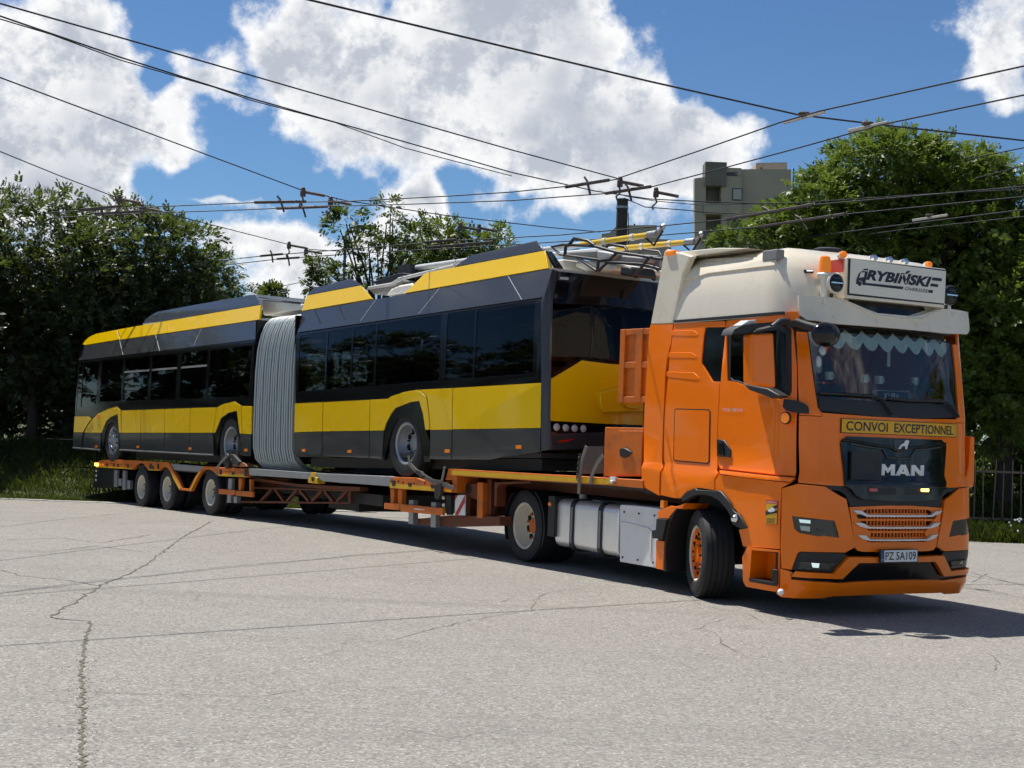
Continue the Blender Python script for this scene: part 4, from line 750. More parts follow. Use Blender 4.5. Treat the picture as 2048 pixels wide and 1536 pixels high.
# --- roof
RO = 'cream_paint'
def rskin(name, poly, m=RO, off=0.0, th=.03, bev=.006, **k): return skin(name, poly, m, off, th, body=ROOF, bev=bev, **k)
uR = ROOF.Uc
rear_edge = [(-0.586,2.955),(-0.56,3.122),(-0.548,3.465),(-0.613,3.595)]
mr = MB(); zs = [2.93,3.05,3.2,3.4,3.52,3.60,3.65]; 
us = [-.62+(ROOF.Xc+.62)*i/8 for i in range(9)]+[ROOF.Xc+ROOF.Lc*i/8 for i in range(1,9)]+[ROOF.Xc+ROOF.Lc+(uR-ROOF.Xc-ROOF.Lc)*i/6 for i in range(1,7)]
us = us+[2*uR-u for u in reversed(us[:-1])]
def rx(u, z):   # the rear edge leans forward with height
    k = max(0, (z-2.93)/.75); a = -.60+.16*k+.12*max(0,k-.7)
    return u if u > .9 and u < 2*uR-.9 else (.9-(.9-u)*(.9-a)/1.52 if u <= .9 else 2*uR-(.9-(.9-(2*uR-u))*(.9-a)/1.52))
rings = [[ROOF.pos(rx(u, z), z) for u in us] for z in zs]
top = [[(x*.5+.15, y*.5, 3.69) for x, y, z in rings[-1]], [(x*.05+.25, y*.05, 3.70) for x, y, z in rings[-1]]]
rings += top; n = len(us)
for i in range(len(rings)): mr.v += rings[i]
for i in range(len(rings)-1):
    for k in range(n-1): mr.f.append((i*n+k, i*n+k+1, (i+1)*n+k+1, (i+1)*n+k))
mr.f.append(tuple(i*n for i in range(len(zs)))); mr.f.append(tuple(i*n+n-1 for i in range(len(zs)))[::-1])
mr.build('high_roof', RO, TR, angle=60)
# bulge on the roof side, wedge fairing behind it
rskin('roof_side_bulge', [(-0.461,3.395),(-0.538,3.579),(-0.577,3.644),(1.009,3.523),(1.028,3.48),(1.013,3.441),(-0.056,3.444)], off=.022, th=.04, bev=.018)
w0 = [(-1.036,2.942),(-0.608,2.934),(-0.556,3.074),(-0.441,3.473),(-0.332,3.626),(0.302,3.661),(-0.759,3.769),(-0.811,3.75)]
MB().prism(w0[:4]+w0[4:5]+[(w0[4][0]+.05, w0[4][1]+.02)]+w0[6:], 'y', -1.205, -1.12).build('roof_wedge', RO, TR, bev=.015)
MB().prism([(w0[0][0], w0[0][1]), (w0[0][0]+.06, w0[0][1]), (w0[7][0]+.08, w0[7][1]), (w0[7][0], w0[7][1])], 'y', -1.12, 1.12).build('roof_wedge', RO, TR)
MB().prism([(w0[7][0], 3.66), (w0[7][0], 3.74), (.1, 3.71), (.6, 3.66)], 'y', -1.14, 1.14).build('roof_spoiler', RO, TR, bev=.01)
skin('gutter_strip', [(-0.577,2.943),(-0.575,2.967),(0.357,2.967),(1.317,2.969),(1.326,2.939),(0.36,2.936)], 'black_plastic', off=.012, th=.03)
skin('roof_corner_cap', [(1.329,2.965),(1.477,2.974),(1.496,2.897),(1.426,2.878),(1.335,2.931)], OR, off=.012, th=.03)
p = [(-0.663,-1.2,3.72)][0]
MB().box(p[0]-.10,p[0]+.07,p[1]-.03,p[1]+.05,p[2]-.03,p[2]+.025).build('roof_marker', 'amber_soft', TR, bev=.015, label='amber marker lamp high on the roof wedge')
p = [(0.963,-1.1,3.565)][0]
MB().box(p[0]-.13,p[0]+.10,p[1]-.04,p[1]+.06,p[2]-.06,p[2]+.045).build('roof_camera', 'grey_plastic', TR, bev=.01)
p = [(0.811,-0.6,3.664)][0]
MB().lathe([(0,.035),(.12,.032),(.16,.015),(.16,-.12)], (.85,-.3,3.68), (0,0,1), 24).build('roof_vent', 'black_plastic', TR)
p = [(1.248,3.394),(1.314,3.396),(1.32,3.371),(1.253,3.368)]
rskin('marker_lamp', p, 'black_plastic', off=.02, th=.03); rskin('marker_lens', [(1.266,3.389),(1.31,3.391),(1.313,3.381),(1.267,3.377)], 'led_white', off=.024, th=.005)
# --- sun visor
vz = [(2.343,2.977),(2.222,3.005),(2.014,3.067),(1.901,3.093),(1.689,3.102),(1.438,3.101),(1.445,2.972),(1.463,2.902),(1.515,2.858),(1.852,2.838),(2.201,2.838)]
skin('sun_visor', mir(CAB, vz), RO, off=.14, th=.02, bev=.008)
ridge('visor_bead', [(1.897,3.085),(2.009,3.05),(2.213,2.967),(2.334,2.944),(2.552,2.939)], .010, RO, .145)
for k, P_ in enumerate([(1.711,3.041),(1.813,2.902),(2.328,2.888)]):
    for u in (P_[0], 2*UC-P_[0]):
        a = CAB.pos(u, P_[1], .14); b = CAB.pos(u, P_[1], .148); MB().cyl(a, b, .022, 14).build('visor_screw', RO, TR, bev=.003)
skin('visor_gap', mir(CAB, [(2.438,3.151),(2.08,3.136),(2.05,3.085),(2.29,3.022),(2.415,2.99)]), 'black_gloss', off=.05, th=.02)
skin('visor_underside', mir(CAB, [(1.45,2.86),(1.62,2.86),(1.62,2.95),(1.45,2.95)]), 'black_plastic', off=.0, th=.02)
# --- roof sign box
SB = [(-0.655,3.534),(0.678,3.522),(0.669,3.13),(-0.656,3.121)]
y0 = (SB[0][0]+SB[3][0])/2; y1 = (SB[1][0]+SB[2][0])/2; z0 = (SB[2][1]+SB[3][1])/2; z1 = (SB[0][1]+SB[1][1])/2
MB().box(1.22,1.55,y0,y1,z0,z1).build('sign_box', RO, TR, bev=.008)
fq = [(-0.616,3.516),(0.673,3.503),(0.664,3.168),(-0.62,3.175)]
FQ = quad([(1.556, *p) for p in fq])
def onsign(pts, name, m, o):
    MB().add([tuple(np.array(FQ(x, y))+(o,0,0)) for x, y in pts], [tuple(range(len(pts)))]).build(name, m, TR, smooth=False)
MB().box(1.551,1.554,y0+.012,y1-.012,z0+.03,z1-.012).build('sign_rim', 'black_plastic', TR)
MB().add([FQ(0,0),FQ(1,0),FQ(1,1),FQ(0,1)],[(0,1,2,3)]).build('sign_face', 'off_white', TR, smooth=False)
lg = lambda *pts: [((x-718)/(1690-718), None) for x, y in pts]
LG = lambda pts: [tuple(q) for q in pts]
def sp(pts):   # logo outline in sign-face coordinates
    out = []
    a, b, c, d = [np.array(p) for p in ((720,192),(1696,320),(1680,652),(706,545))]
    for P_ in pts:
        P_ = np.array(P_, float); x = .5; y = .5
        for _ in range(20):
            g = (d*(1-x)+c*x)*(1-y)+(a*(1-x)+b*x)*y; dx = (c-d)*(1-y)+(b-a)*y; dy = (a*(1-x)+b*x)-(d*(1-x)+c*x)
            st_ = np.linalg.solve(np.stack([dx, dy], 1), P_-g); x += st_[0]; y += st_[1]
        out.append((x, y))
    return out
onsign(sp([(768,450),(775,400),(800,340),(830,318),(890,322),(868,410),(862,462),(835,462),(830,425),(806,415),(790,430),(786,452)]), 'logo_truck', 'sign_ink', .002)
onsign(sp([(800,388),(815,335),(856,330),(848,378)]), 'logo_window', 'off_white', .004)
onsign(sp([(832,310),(852,296),(892,292),(886,312)]), 'logo_truck', 'sign_ink', .002)
onsign(sp([(806+21*math.cos(k*math.pi/8), 446+25*math.sin(k*math.pi/8)) for k in range(16)]), 'logo_wheel', 'sign_ink', .003)
onsign(sp([(866,438),(1250,478),(1240,505),(860,462)]), 'logo_bar', 'sign_ink', .002)
onsign(sp([(1552,382),(1652,394),(1646,424),(1540,412)]), 'logo_bar', 'sign_ink', .002); onsign(sp([(1534,444),(1614,455),(1606,484),(1524,472)]), 'logo_bar', 'sign_ink', .002); onsign(sp([(1512,510),(1560,516),(1550,545),(1504,538)]), 'logo_bar', 'sign_ink', .002)
wq = quad([(x, y, 0) for x, y in sp([(905,304),(1545,378),(1500,482),(868,408)])])
MB().text('RYBIŃSKI', lambda x, y: tuple(np.array(FQ(*wq(x, y*1.32)[:2]))+(.002,0,0)), bold=.05).build('lettering', 'sign_ink', TR, smooth=False)
oq = quad([(x, y, 0) for x, y in sp([(1268,480),(1508,508),(1498,540),(1256,512)])])
MB().text('OVERSIZE', lambda x, y: tuple(np.array(FQ(*oq(x, y)[:2]))+(.002,0,0)), bold=.012).build('lettering', 'sign_ink', TR, smooth=False)
MB().box(1.10,1.40,y0+.1,y0+.16,3.02,z0).box(1.10,1.40,y1-.16,y1-.1,3.02,z0).build('sign_bracket', 'dark_steel', TR)
for (yy, zz, m) in ((y0+.02,z1,'amber_soft'), (y0+.42,z1,'lamp_mirror'), (y0+.63,z1,'lamp_mirror'), (y0+.84,z1,'lamp_mirror'), (y1-.16,z1,'amber_soft')):
    lb = MB().lathe([(0,.045),(.03,.035),(.042,0)], (1.46,yy,zz+.03), (1,0,.35), 16).build('top_lamp', m, TR)
    MB().lathe([(.044,.005),(.04,-.04),(0,-.05)], (1.46,yy,zz+.03), (1,0,.35), 16).build('lamp_shell', 'chrome_white', lb)
for (yy, name) in ((y0-.11, 'a'), (y1+.11, 'b')):
    c_ = (1.52, yy, (z0+z1)/2-.06)
    sl = MB().lathe([(.0,-.09),(.07,-.08),(.10,-.03),(.106,0),(.093,.015),(.088,.005)], c_, (1,0,0), 28).build('driving_lamp', 'off_white' if name == 'a' else 'black_plastic', TR)
    MB().lathe([(0,.02),(.06,.018),(.09,.006)], c_, (1,0,0), 28).build('lamp_lens', 'black_gloss', sl)
    for k in (-.045, 0, .045): MB().box(c_[0]+.018,c_[0]+.026,yy-.075+abs(k)*.5,yy+.075-abs(k)*.5,c_[2]+k-.006,c_[2]+k+.006).build('lamp_bar', 'lamp_mirror' if k == 0 else 'lamp_dark', sl)
    MB().cyl((c_[0]-.06,yy,c_[2]-.1),(c_[0]-.06,yy,3.0),.02,8).build('lamp_stalk', 'dark_steel', sl)
bc = (1.42, y0-.17, z1-.16)
bk = MB().lathe([(0,.17),(.03,.168),(.05,.155),(.058,.12),(.064,.0),(0,0)], bc, (0,0,1), 24).build('beacon', 'amber_soft', TR, label='amber rotating beacon beside the roof sign')
MB().lathe([(.066,.0),(.08,-.015),(.078,-.035),(.05,-.045),(.03,-.3)], bc, (0,0,1), 24).build('beacon_base', 'off_white', bk)
MB().box(1.30,1.50,y0-.012,y0-.002,z1-.14,z1-.015).build('sign_side_reflector', 'red_lens', TR)
MB().box(1.30,1.50,y1+.002,y1+.012,z1-.14,z1-.015).build('sign_side_reflector', 'red_lens', TR)
# --- mirrors
ms = [(-1.723,2.707),(-1.452,2.735),(-1.401,2.204),(-1.703,2.231)]
mh = MB().prism(ms, 'x', 1.30, 1.45).build('mirror', OR, TR, bev=.03, seg=3, label='tall orange door mirror')
a1 = [(1.4,-1.938,2.698),(1.4,-1.83,2.776),(1.4,-1.606,2.821),(1.4,-1.396,2.805),(1.4,-1.215,2.867)]
MB().prism([(-1.94,2.677),(-1.906,2.742),(-1.814,2.786),(-1.59,2.827),(-1.586,2.805),(-1.663,2.746),(-1.699,2.715),(-1.913,2.692)], 'x', 1.24, 1.42).build('mirror_arm', 'black_plastic', mh, bev=.02)
MB().prism([(-1.706,2.731),(-1.585,2.766),(-1.396,2.815),(-1.384,2.795),(-1.442,2.759),(-1.701,2.72)], 'x', 1.30, 1.46).build('mirror_cap', 'black_plastic', mh, bev=.012)
MB().prism([(-1.83,2.776),(-1.72,2.841),(-1.631,2.852),(-1.635,2.831),(-1.773,2.772)], 'x', 1.26, 1.40).build('mirror_cap', 'light_grey', mh, bev=.01)
MB().tube([(1.42,-1.45,2.786),(1.42,-1.366,2.848)]+[(1.36,-1.23,2.868),(1.36,-1.17,2.819)], .035, 10).build('mirror_arm', 'black_plastic', mh)
MB().prism([(0.873,2.248),(1.259,2.203),(1.444,2.134),(1.329,2.107),(1.16,2.146),(0.975,2.189)], 'y', -1.36, -1.23).build('mirror_arm', 'black_plastic', mh, bev=.01)
skin('mirror_foot', [(1.327,2.105),(1.421,2.092),(1.488,2.067),(1.521,2.036),(1.527,1.97),(1.419,1.975),(1.343,1.993),(1.314,2.032)], 'black_plastic', off=.04, th=.05, bev=.012, parent=mh)
kc = [(1.72,-1.048,2.733)][0]
km = MB().ball(kc, (.09,.165,.12), 20, 14).build('front_mirror', 'black_gloss', TR, label='round black kerb mirror in front of the windscreen')
MB().tube([(1.5,-1.238,2.85)]+[(1.6,-1.184,2.813)]+[(1.7,-1.131,2.786)], .045, 10).build('mirror_arm', 'black_plastic', km)
# --- wipers
def wiper(pts): MB().tube([CAB.pos(u, z, .02) for u, z in pts], .016, 6).build('wiper', 'black_plastic', TR)
wiper([(1.638,2.173),(1.959,2.175),(2.303,2.169),(2.397,2.15),(2.462,2.078),(2.527,1.998)])
wiper([(2.472,2.157),(2.809,2.148),(3.311,2.163),(3.388,2.142),(3.489,2.069),(3.545,2.009)])
MB().panel(CAB, mir(CAB, [(2.419,2.127),(2.066,2.127),(1.652,2.137),(1.643,2.028),(1.659,2.006),(2.402,1.975)]), -.008, .01).build('wiper_cowl', 'black_plastic', TR)
# --- corner vane on the far side
MB().prism([(1.277,1.818),(1.34,1.814),(1.353,1.352),(1.338,1.282),(1.116,1.271),(1.136,1.357),(1.236,1.4),(1.266,1.516)], 'x', 1.10, 1.38).build('corner_vane', OR, TR, bev=.012)
# --- cab interior
dash = MB().panel(CAB, mir(CAB, [(1.75,1.92),(1.64,1.92),(1.64,1.62),(1.75,1.62)]), -.06, .35).build('dashboard', 'dark_interior', TR)
MB().panel(CAB, [(-.75,1.3),(1.15,1.3),(1.15,1.95),(-.75,1.95)], -.06, .03).build('door_lining', 'cab_trim', TR)
MB().box(-.86,-.82,-1.15,1.15,1.3,2.95).box(-.86,1.2,-1.1,1.1,2.93,2.97).build('cab_lining', 'cab_trim', TR)
for yy in (-.62, .62):
    st = MB().box(-.15,.42,yy-.26,yy+.26,1.55,1.72).build('seat', 'seat_cloth', TR, bev=.05)
    MB().box(-.28,-.12,yy-.25,yy+.25,1.65,2.35).box(-.27,-.14,yy-.14,yy+.14,2.38,2.6).build('seat_back', 'seat_cloth', st, bev=.05)
MB().tube([(1.0+.10*math.cos(k*math.pi/12)-.0, .62+.22*math.sin(k*math.pi/12), 2.02+.18*math.cos(k*math.pi/12)) for k in range(24)], .017, 6, closed=True).build('steering_wheel', 'black_plastic', TR)
MB().panel(CAB, mir(CAB, [(2.4,2.95),(1.62,2.95),(1.62,2.70),(2.4,2.69)]), -.07, .01).build('curtain_pelmet', 'curtain_brown', TR)
# scalloped curtain edge behind the glass
pk = [(1.963,2.828),(2.177,2.831),(2.389,2.828),(2.614,2.828)]; vl = [(2.049,2.662),(2.266,2.663),(2.477,2.656),(2.706,2.658)]
du = (pk[3][0]-pk[0][0])/3; zt = pk[1][1]; zl = vl[1][1]; u0 = pk[1][0]-4*du
cm = MB(); N = 16; nsc = int(round((2*(UC-1.62))/du)); u0 = UC-nsc*du/2
for k in range(nsc):
    vs = []
    for i in range(N+1):
        t = i/N; h = abs(2*t-1)
        zu = zl+.11+(zt+.01-zl-.11)*h**2.0; zd = zl-.02+(zt-.085-zl)*h**2.8
        uu = u0+(k+t)*du; o = -.05+.012*math.sin(t*2*math.pi)
        vs += [CAB.pos(uu, zu, o), CAB.pos(uu, zd, o), CAB.pos(uu, zu, o-.004), CAB.pos(uu, zd, o-.004)]
    cm.add(vs, [(4*i, 4*i+4, 4*i+5, 4*i+1) for i in range(N)]+[(4*i+2, 4*i+3, 4*i+7, 4*i+6) for i in range(N)])
cm.build('scalloped_curtain', 'curtain', TR)
# --- wheels
def wheel(parent, c, axis, D, Wd, rd, style, name='wheel'):
    """outer face towards axis; wheel disc > tyre, hub"""
    r = rd/2; h = Wd/2; t = D/2
    prof = [(r-.01,-h*.8),(r+.012,-h*.86),(r+.02,-h*.95),((r+t)/2,-h*1.02),(t-.04,-h*.97),(t-.008,-h*.86)]
    for g in (-.5,-.17,.17,.5): prof += [(t,h*(g-.05)),(t-.014,h*(g-.03)),(t-.014,h*(g+.03)),(t,h*(g+.05))]
    prof += [(t-.008,h*.86),(t-.04,h*.97),((r+t)/2,h*1.02),(r+.02,h*.95),(r+.012,h*.86),(r-.01,h*.8)]
    if style == 'dish':
        rim = [(r+.012,h*.80),(r+.014,h*.88),(r+.004,h*.90),(r-.02,h*.80),(r-.03,h*.35),(r-.05,h*.1),(r-.055,-h*.05),(r-.075,-h*.22),(.13,-h*.34),(.12,-h*.34),(0,-h*.34)]; hz = -h*.26; hr = r-.115; cr = 'cream_rim'; hc = 'orange_steel' if D > .9 else 'dark_steel'
    elif style == 'front':
        rim = [(r+.012,h*.80),(r+.014,h*.88),(r+.004,h*.90),(r-.02,h*.80),(r-.035,h*.62),(r-.06,h*.60),(.19,h*.72),(.15,h*.78),(.145,h*.70),(.10,h*.70),(.095,h*.9),(0,h*.92)]; hz = h*.70; hr = .205; cr = 'orange_paint'; hc = 'black_plastic'
    elif style == 'bus_dish':
        rim = [(r+.012,h*.80),(r+.014,h*.88),(r+.004,h*.90),(r-.02,h*.80),(r-.03,h*.35),(r-.05,h*.1),(r-.055,-h*.05),(r-.07,-h*.2),(.15,-h*.28),(.11,-h*.28),(.10,-h*.05),(.06,h*.0),(0,h*.0)]; hz = -h*.22; hr = r-.105; cr = 'bus_rim'; hc = 'black_plastic'
    else:
        rim = [(r+.012,h*.80),(r+.014,h*.88),(r+.004,h*.90),(r-.02,h*.82),(r-.03,h*.70),(r-.06,h*.72),(.17,h*.95),(.15,h*.97),(.145,h*.85),(.11,h*.85),(.10,h*1.05),(0,h*1.08)]; hz = h*.86; hr = .205; cr = 'bus_rim'; hc = 'bus_rim'
    ax = Vector(axis).normalized(); c = Vector(c)
    wo_ = MB().lathe(rim, c, ax, 40).build(name, cr, parent)
    MB().lathe(prof, c, ax, 56).build('tyre', 'rubber', wo_, angle=25)
    a = ax.orthogonal().normalized(); b = ax.cross(a); hm = MB(); nm = MB()
    nh = 10 if style in ('front', 'bus_front') else 8
    for k in range(nh):
        th = 2*math.pi*(k+.3)/nh; d = a*math.cos(th)+b*math.sin(th)
        hm.cyl(c+d*hr+ax*(hz+.0), c+d*hr+ax*(hz+.014), .022 if style in ('front', 'bus_front') else .036, 12)
        d = a*math.cos(th+.3)+b*math.sin(th+.3)
        nm.cyl(c+d*(.165)+ax*(hz-.03), c+d*.165+ax*(hz+.035), .013, 6)
    hm.build('vent_hole', 'bus_black', wo_)['kind'] = 'stuff'; nm.build('wheel_nut', hc, wo_)['kind'] = 'stuff'
    if style == 'front': MB().lathe([(r+.010,h*.90),(r+.002,h*.925),(r-.018,h*.83)], c, ax, 40).build('rim_ring', 'cream_rim', wo_)
    if style == 'dish': MB().lathe([(.10,-h*.25),(.095,h*.0),(.07,h*.05),(0,h*.06)], c, ax, 24).build('hub', hc, wo_)
    return wo_
sa = R(-23)
wheel(TR, (-.03,-1.02,.465), (math.sin(sa), -math.cos(sa), 0), .93, .34, .572, 'front')
wheel(TR, (-.03,1.02,.465), (-math.sin(sa), math.cos(sa), 0), .93, .34, .572, 'front')
for sg in (-1, 1):
    wheel(TR, (-3.74,sg*1.085,.463), (0,sg,0), .926, .29, .572, 'dish'); wheel(TR, (-3.74,sg*.76,.463), (0,sg,0), .926, .29, .572, 'dish')
# --- chassis, tank, covers
MB().box(-4.6,1.0,-.45,-.37,.62,.88).box(-4.6,1.0,.37,.45,.62,.88).box(-4.55,-4.45,-.4,.4,.65,.85).box(-2.6,-2.5,-.4,.4,.65,.85).build('chassis_frame', 'dark_steel', TR)
MB().cyl((-3.74,-.7,.463),(-3.74,.7,.463),.09,12).cyl((-3.74,0,.463),(-2.2,0,.6),.06,10).ball((-3.74,0,.463),.2).build('rear_axle', 'dark_steel', TR)
MB().box(-.1,.1,-.8,.8,.36,.46).build('front_axle', 'dark_steel', TR)
MB().lathe([(0,.04),(.42,.04),(.45,.0),(.45,-.06)], (-3.35,0,.98), (0,0,1), 30).build('fifth_wheel', 'dark_steel', TR)
MB().box(-2.0,-.85,-1.0,1.0,.5,.9).box(-2.9,-2.1,-.9,.9,.3,.75).build('battery_bay', 'dark_steel', TR)
def rrect(y0, y1, z0, z1, r, n=6):
    pts = []
    for (cy, cz, a0) in ((y1-r, z1-r, 0), (y0+r, z1-r, 90), (y0+r, z0+r, 180), (y1-r, z0+r, 270)):
        pts += [(cy+r*math.cos(R(a0+90*k/n)), cz+r*math.sin(R(a0+90*k/n))) for k in range(n+1)]
    return pts
tk = MB().prism(rrect(-1.17,-.5,.27,.865,.10), 'x', -3.03, -1.60).build('fuel_tank', 'aluminium', TR, bev=.02, seg=3)
for xx in (-2.62, -1.98): MB().prism(rrect(-1.182,-.49,.24,.877,.10)+rrect(-1.171,-.5,.26,.866,.10)[::-1], 'x', xx-.045, xx+.045).build('tank_strap', 'black_plastic', tk)
for xx in (-2.62, -1.98): MB().box(xx-.022,xx+.022,-1.188,-1.183,.34,.78).build('strap_plate', 'grey_plastic', tk)
MB().cyl((-2.75,-.95,.86),(-2.75,-.95,.93),.05,14).build('filler_cap', 'light_grey', tk); MB().box(-2.45,-2.25,-1.0,-.85,.86,.885).build('tank_bracket', 'grey_plastic', tk)
cvp = [(-1.532,0.88),(-1.489,0.887),(-1.181,0.895),(-0.949,0.897),(-0.693,0.892),(-0.75,0.874),(-0.738,0.238),(-1.495,0.231)]
cv = MB().prism(cvp, 'y', -1.20, -1.0).build('battery_cover', 'silver_plate', TR, bev=.025, seg=3)
for P_ in [(-1.432,-1.203,0.806),(-1.13,-1.203,0.81),(-0.822,-1.203,0.811),(-1.432,-1.203,0.289),(-1.122,-1.203,0.29),(-0.816,-1.203,0.291)]: MB().cyl(P_, (P_[0],P_[1]-.008,P_[2]), .012, 8).build('cover_bolt', 'dark_steel', cv)
MB().prism([(-1.477,0.684),(-1.313,0.678),(-0.943,0.652),(-0.891,0.61),(-0.893,0.371),(-0.857,0.374),(-0.86,0.632),(-0.927,0.667),(-1.314,0.692),(-1.478,0.698)], 'y', -1.212, -1.19).build('cover_rib', 'silver_plate', cv, bev=.004)
# drive-wheel mudguards
def arc_guard(a0, a1, rr=.53, y0=-1.22, y1=-.62, th=.02):
    N = 10; o = []
    for k in range(N+1): a = R(a0+(a1-a0)*k/N); o.append((-3.74+rr*math.cos(a), .463+rr*math.sin(a)))
    i = [(-3.74+(x+3.74)*(rr-th)/rr, .463+(z-.463)*(rr-th)/rr) for x, z in reversed(o)]
    return o+i
for sg in (-1, 1):
    y0_, y1_ = (-1.22,-.62) if sg < 0 else (.62,1.22)
    MB().prism(arc_guard(-28, 62), 'y', y0_, y1_).build('rear_mudguard', 'black_plastic', TR, bev=.006)
    MB().prism(arc_guard(128, 205), 'y', y0_, y1_).build('rear_mudguard', 'black_plastic', TR, bev=.006)
p = [(-3.08,-1.22,0.786)][0]
MB().lathe([(0,.03),(.022,.025),(.03,0)], p, (.4,-1,0), 14).build('side_marker', 'amber_lens', TR); MB().box(p[0]-.05,p[0]+.1,p[1]+.0,p[1]+.3,p[2]-.4,p[2]+.1).build('marker_bracket', 'black_plastic', TR)
# --- small things behind the windscreen
tm = TR.matrix_world
def inside(name, mb, m, label, cat, group=None):
    o = mb.build(name, m); o.matrix_world = tm; return tag(o, label, cat, group)
kq = [(-0.196,2.237),(0.3,2.246),(0.299,2.156),(-0.195,2.149)]
kp = thing('name_plate', 'dark name plate lettered in white behind the windscreen', 'plate', None); kp.matrix_world = tm
K = quad([(1.47, *p) for p in kq])
MB().add([K(0,0),K(1,0),K(1,1),K(0,1)]+[tuple(np.array(K(x,y))-(.01,0,0)) for x, y in ((0,0),(1,0),(1,1),(0,1))], [(0,1,2,3),(7,6,5,4),(0,4,5,1),(1,5,6,2),(2,6,7,3),(3,7,4,0)]).build('plate_board', 'sign_ink', kp)
rimm = MB()
for a, b in (((0,0),(1,0)),((1,0),(1,1)),((1,1),(0,1)),((0,1),(0,0))): rimm.cyl(K(*a), K(*b), .004, 6)
rimm.build('plate_edge', 'chrome_white', kp)
MB().text('KUBA', lambda x, y: tuple(np.array(K(.32+x*.40, -.05+y*.8))+(.003,0,0)), bold=.01).build('lettering', 'led_white' if 0 else 'white_paint', kp, smooth=False)
shelf = [(1.3,-0.623,2.363),(1.3,-0.157,2.358),(1.3,0.043,2.354),(1.3,0.523,2.363)]
for k, (p, lab) in enumerate(zip(shelf, ('pale cup nearest the passenger side of the windscreen shelf', 'pale cup with a spoon handle on the windscreen shelf', 'small pale cup low in the middle of the windscreen shelf', 'pale cup beside the plant behind the windscreen'))):
    c_ = thing('cup', lab, 'cup', None, 'cups behind the windscreen'); c_.matrix_world = tm @ Matrix.Translation(p)
    MB().lathe([(0,-.04),(.04,-.04),(.045,.04),(.04,.04),(.036,-.03)], (0,0,0), (0,0,1), 14).build('cup_body', 'white_paint', c_)
    MB().tube([(0,.045,.02),(0,.07,.01),(0,.07,-.015),(0,.045,-.025)], .006, 6).build('cup_handle', 'white_paint', c_)
MB().box(1.20,1.38,-1.0,1.0,2.13,2.145).build('windscreen_shelf', 'dark_interior', TR)
p = [(1.4,-0.845,2.451)][0]
og = thing('hanging_ornament', 'pale soft ornament hanging in the passenger corner of the windscreen', 'ornament', None); og.matrix_world = tm
MB().ball((p[0],p[1]+.03,p[2]+.14),(.04,.05,.055)).ball((p[0],p[1]-.02,p[2]),(.045,.055,.11)).build('soft_body', 'light_grey', og); MB().ball((p[0],p[1]+.09,p[2]+.08),(.03,.03,.08)).build('brown_tail', 'curtain_brown', og); MB().cyl((p[0],p[1]+.03,p[2]+.18),(p[0],p[1]+.03,p[2]+.4),.003,5).build('cord', 'black_plastic', og)
MB().box(p[0]-.01,p[0]+.03,p[1]-.05,p[1]+.0,p[2]-.12,p[2]-.02).build('small_tag', 'sign_ink', og)
p = [(1.38,0.086,2.691)][0]; p2_ = [(1.38,0.094,2.491)][0]
inside('hanging_pennant', MB().box(p[0],p[0]+.006,p[1]-.02,p[1]+.02,p2_[2],p[2]+.02), 'off_white', 'narrow pale pennant hanging from the middle of the curtain', 'pennant')
pp = [(1.33,0.556,2.605),(1.33,0.59,2.394),(1.33,0.635,2.242)]
pot = thing('dashboard_plant', 'dark leafy ornament standing at the driver side of the dashboard', 'plant', None); pot.matrix_world = tm
mb = MB(); b_ = Vector(pp[2])
for k in range(60):
    d = Vector((random.uniform(-.4,.4), random.uniform(-1,1), random.uniform(-.1,1))); d.normalize(); e_ = b_+d*random.uniform(.06,.22); s_ = d.cross(Vector((1,0,0)))*.02
    mb.add([b_+d*.03, e_*.6+b_*.4+s_, e_, e_*.6+b_*.4-s_], [(0,1,2,3)])
mat('dark_leaf', (.02,.035,.02), .7); mb.build('leaves', 'dark_leaf', pot); MB().tube([pp[2], pp[1], pp[0]], .006, 6).lathe([(0,.05),(.03,.04),(.02,-.03)], pp[0], (0,0,1), 10).build('stem', 'dark_leaf', pot)

# ================================================================ low-loader trailer
LT = thing('low_loader_trailer', 'orange low-loader semi-trailer carrying the trolleybus, with yellow side stripes', 'trailer', [[0.576404,0.817165,-0.0,1.4673],[-0.817165,0.576404,0.0,18.0075],[0.0,0.0,1.0,0.0]])
OS, DO, YR = 'orange_steel', 'shaded_orange_steel', 'yellow_reflective'
def side(name, poly, m, y0=-1.27, y1=-1.15, bev=.006, parent=None, both=False):
    o = MB().prism(poly, 'y', y0, y1).build(name, m, parent or LT, bev=bev)
    if both: MB().prism(poly, 'y', -y1, -y0).build(name, m, parent or LT, bev=bev)
    return o
# gooseneck
gn = side('gooseneck_beam', [(-2.158,1.134),(1.857,1.195),(1.862,1.1),(1.316,1.102),(-2.152,1.039)], OS, both=True)
side('reflective_stripe', [(-2.066,1.114),(1.299,1.172),(1.302,1.113),(-2.062,1.055)], YR, -1.274, -1.268, 0)
MB().box(-2.1,2.0,-1.15,1.15,1.06,1.12).build('gooseneck_deck', 'dark_steel', LT)
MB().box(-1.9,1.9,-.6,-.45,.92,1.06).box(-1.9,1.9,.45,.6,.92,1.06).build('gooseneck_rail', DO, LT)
p = [(1.346,-1.275,1.144)][0]
MB().box(p[0]-.05,p[0]+.05,p[1]-.012,p[1]+.02,p[2]+.01,p[2]+.06).build('marker_bracket', 'white_paint', LT); MB().ball((p[0],p[1]-.02,p[2]), .022).build('marker_lamp', 'white_paint', LT)
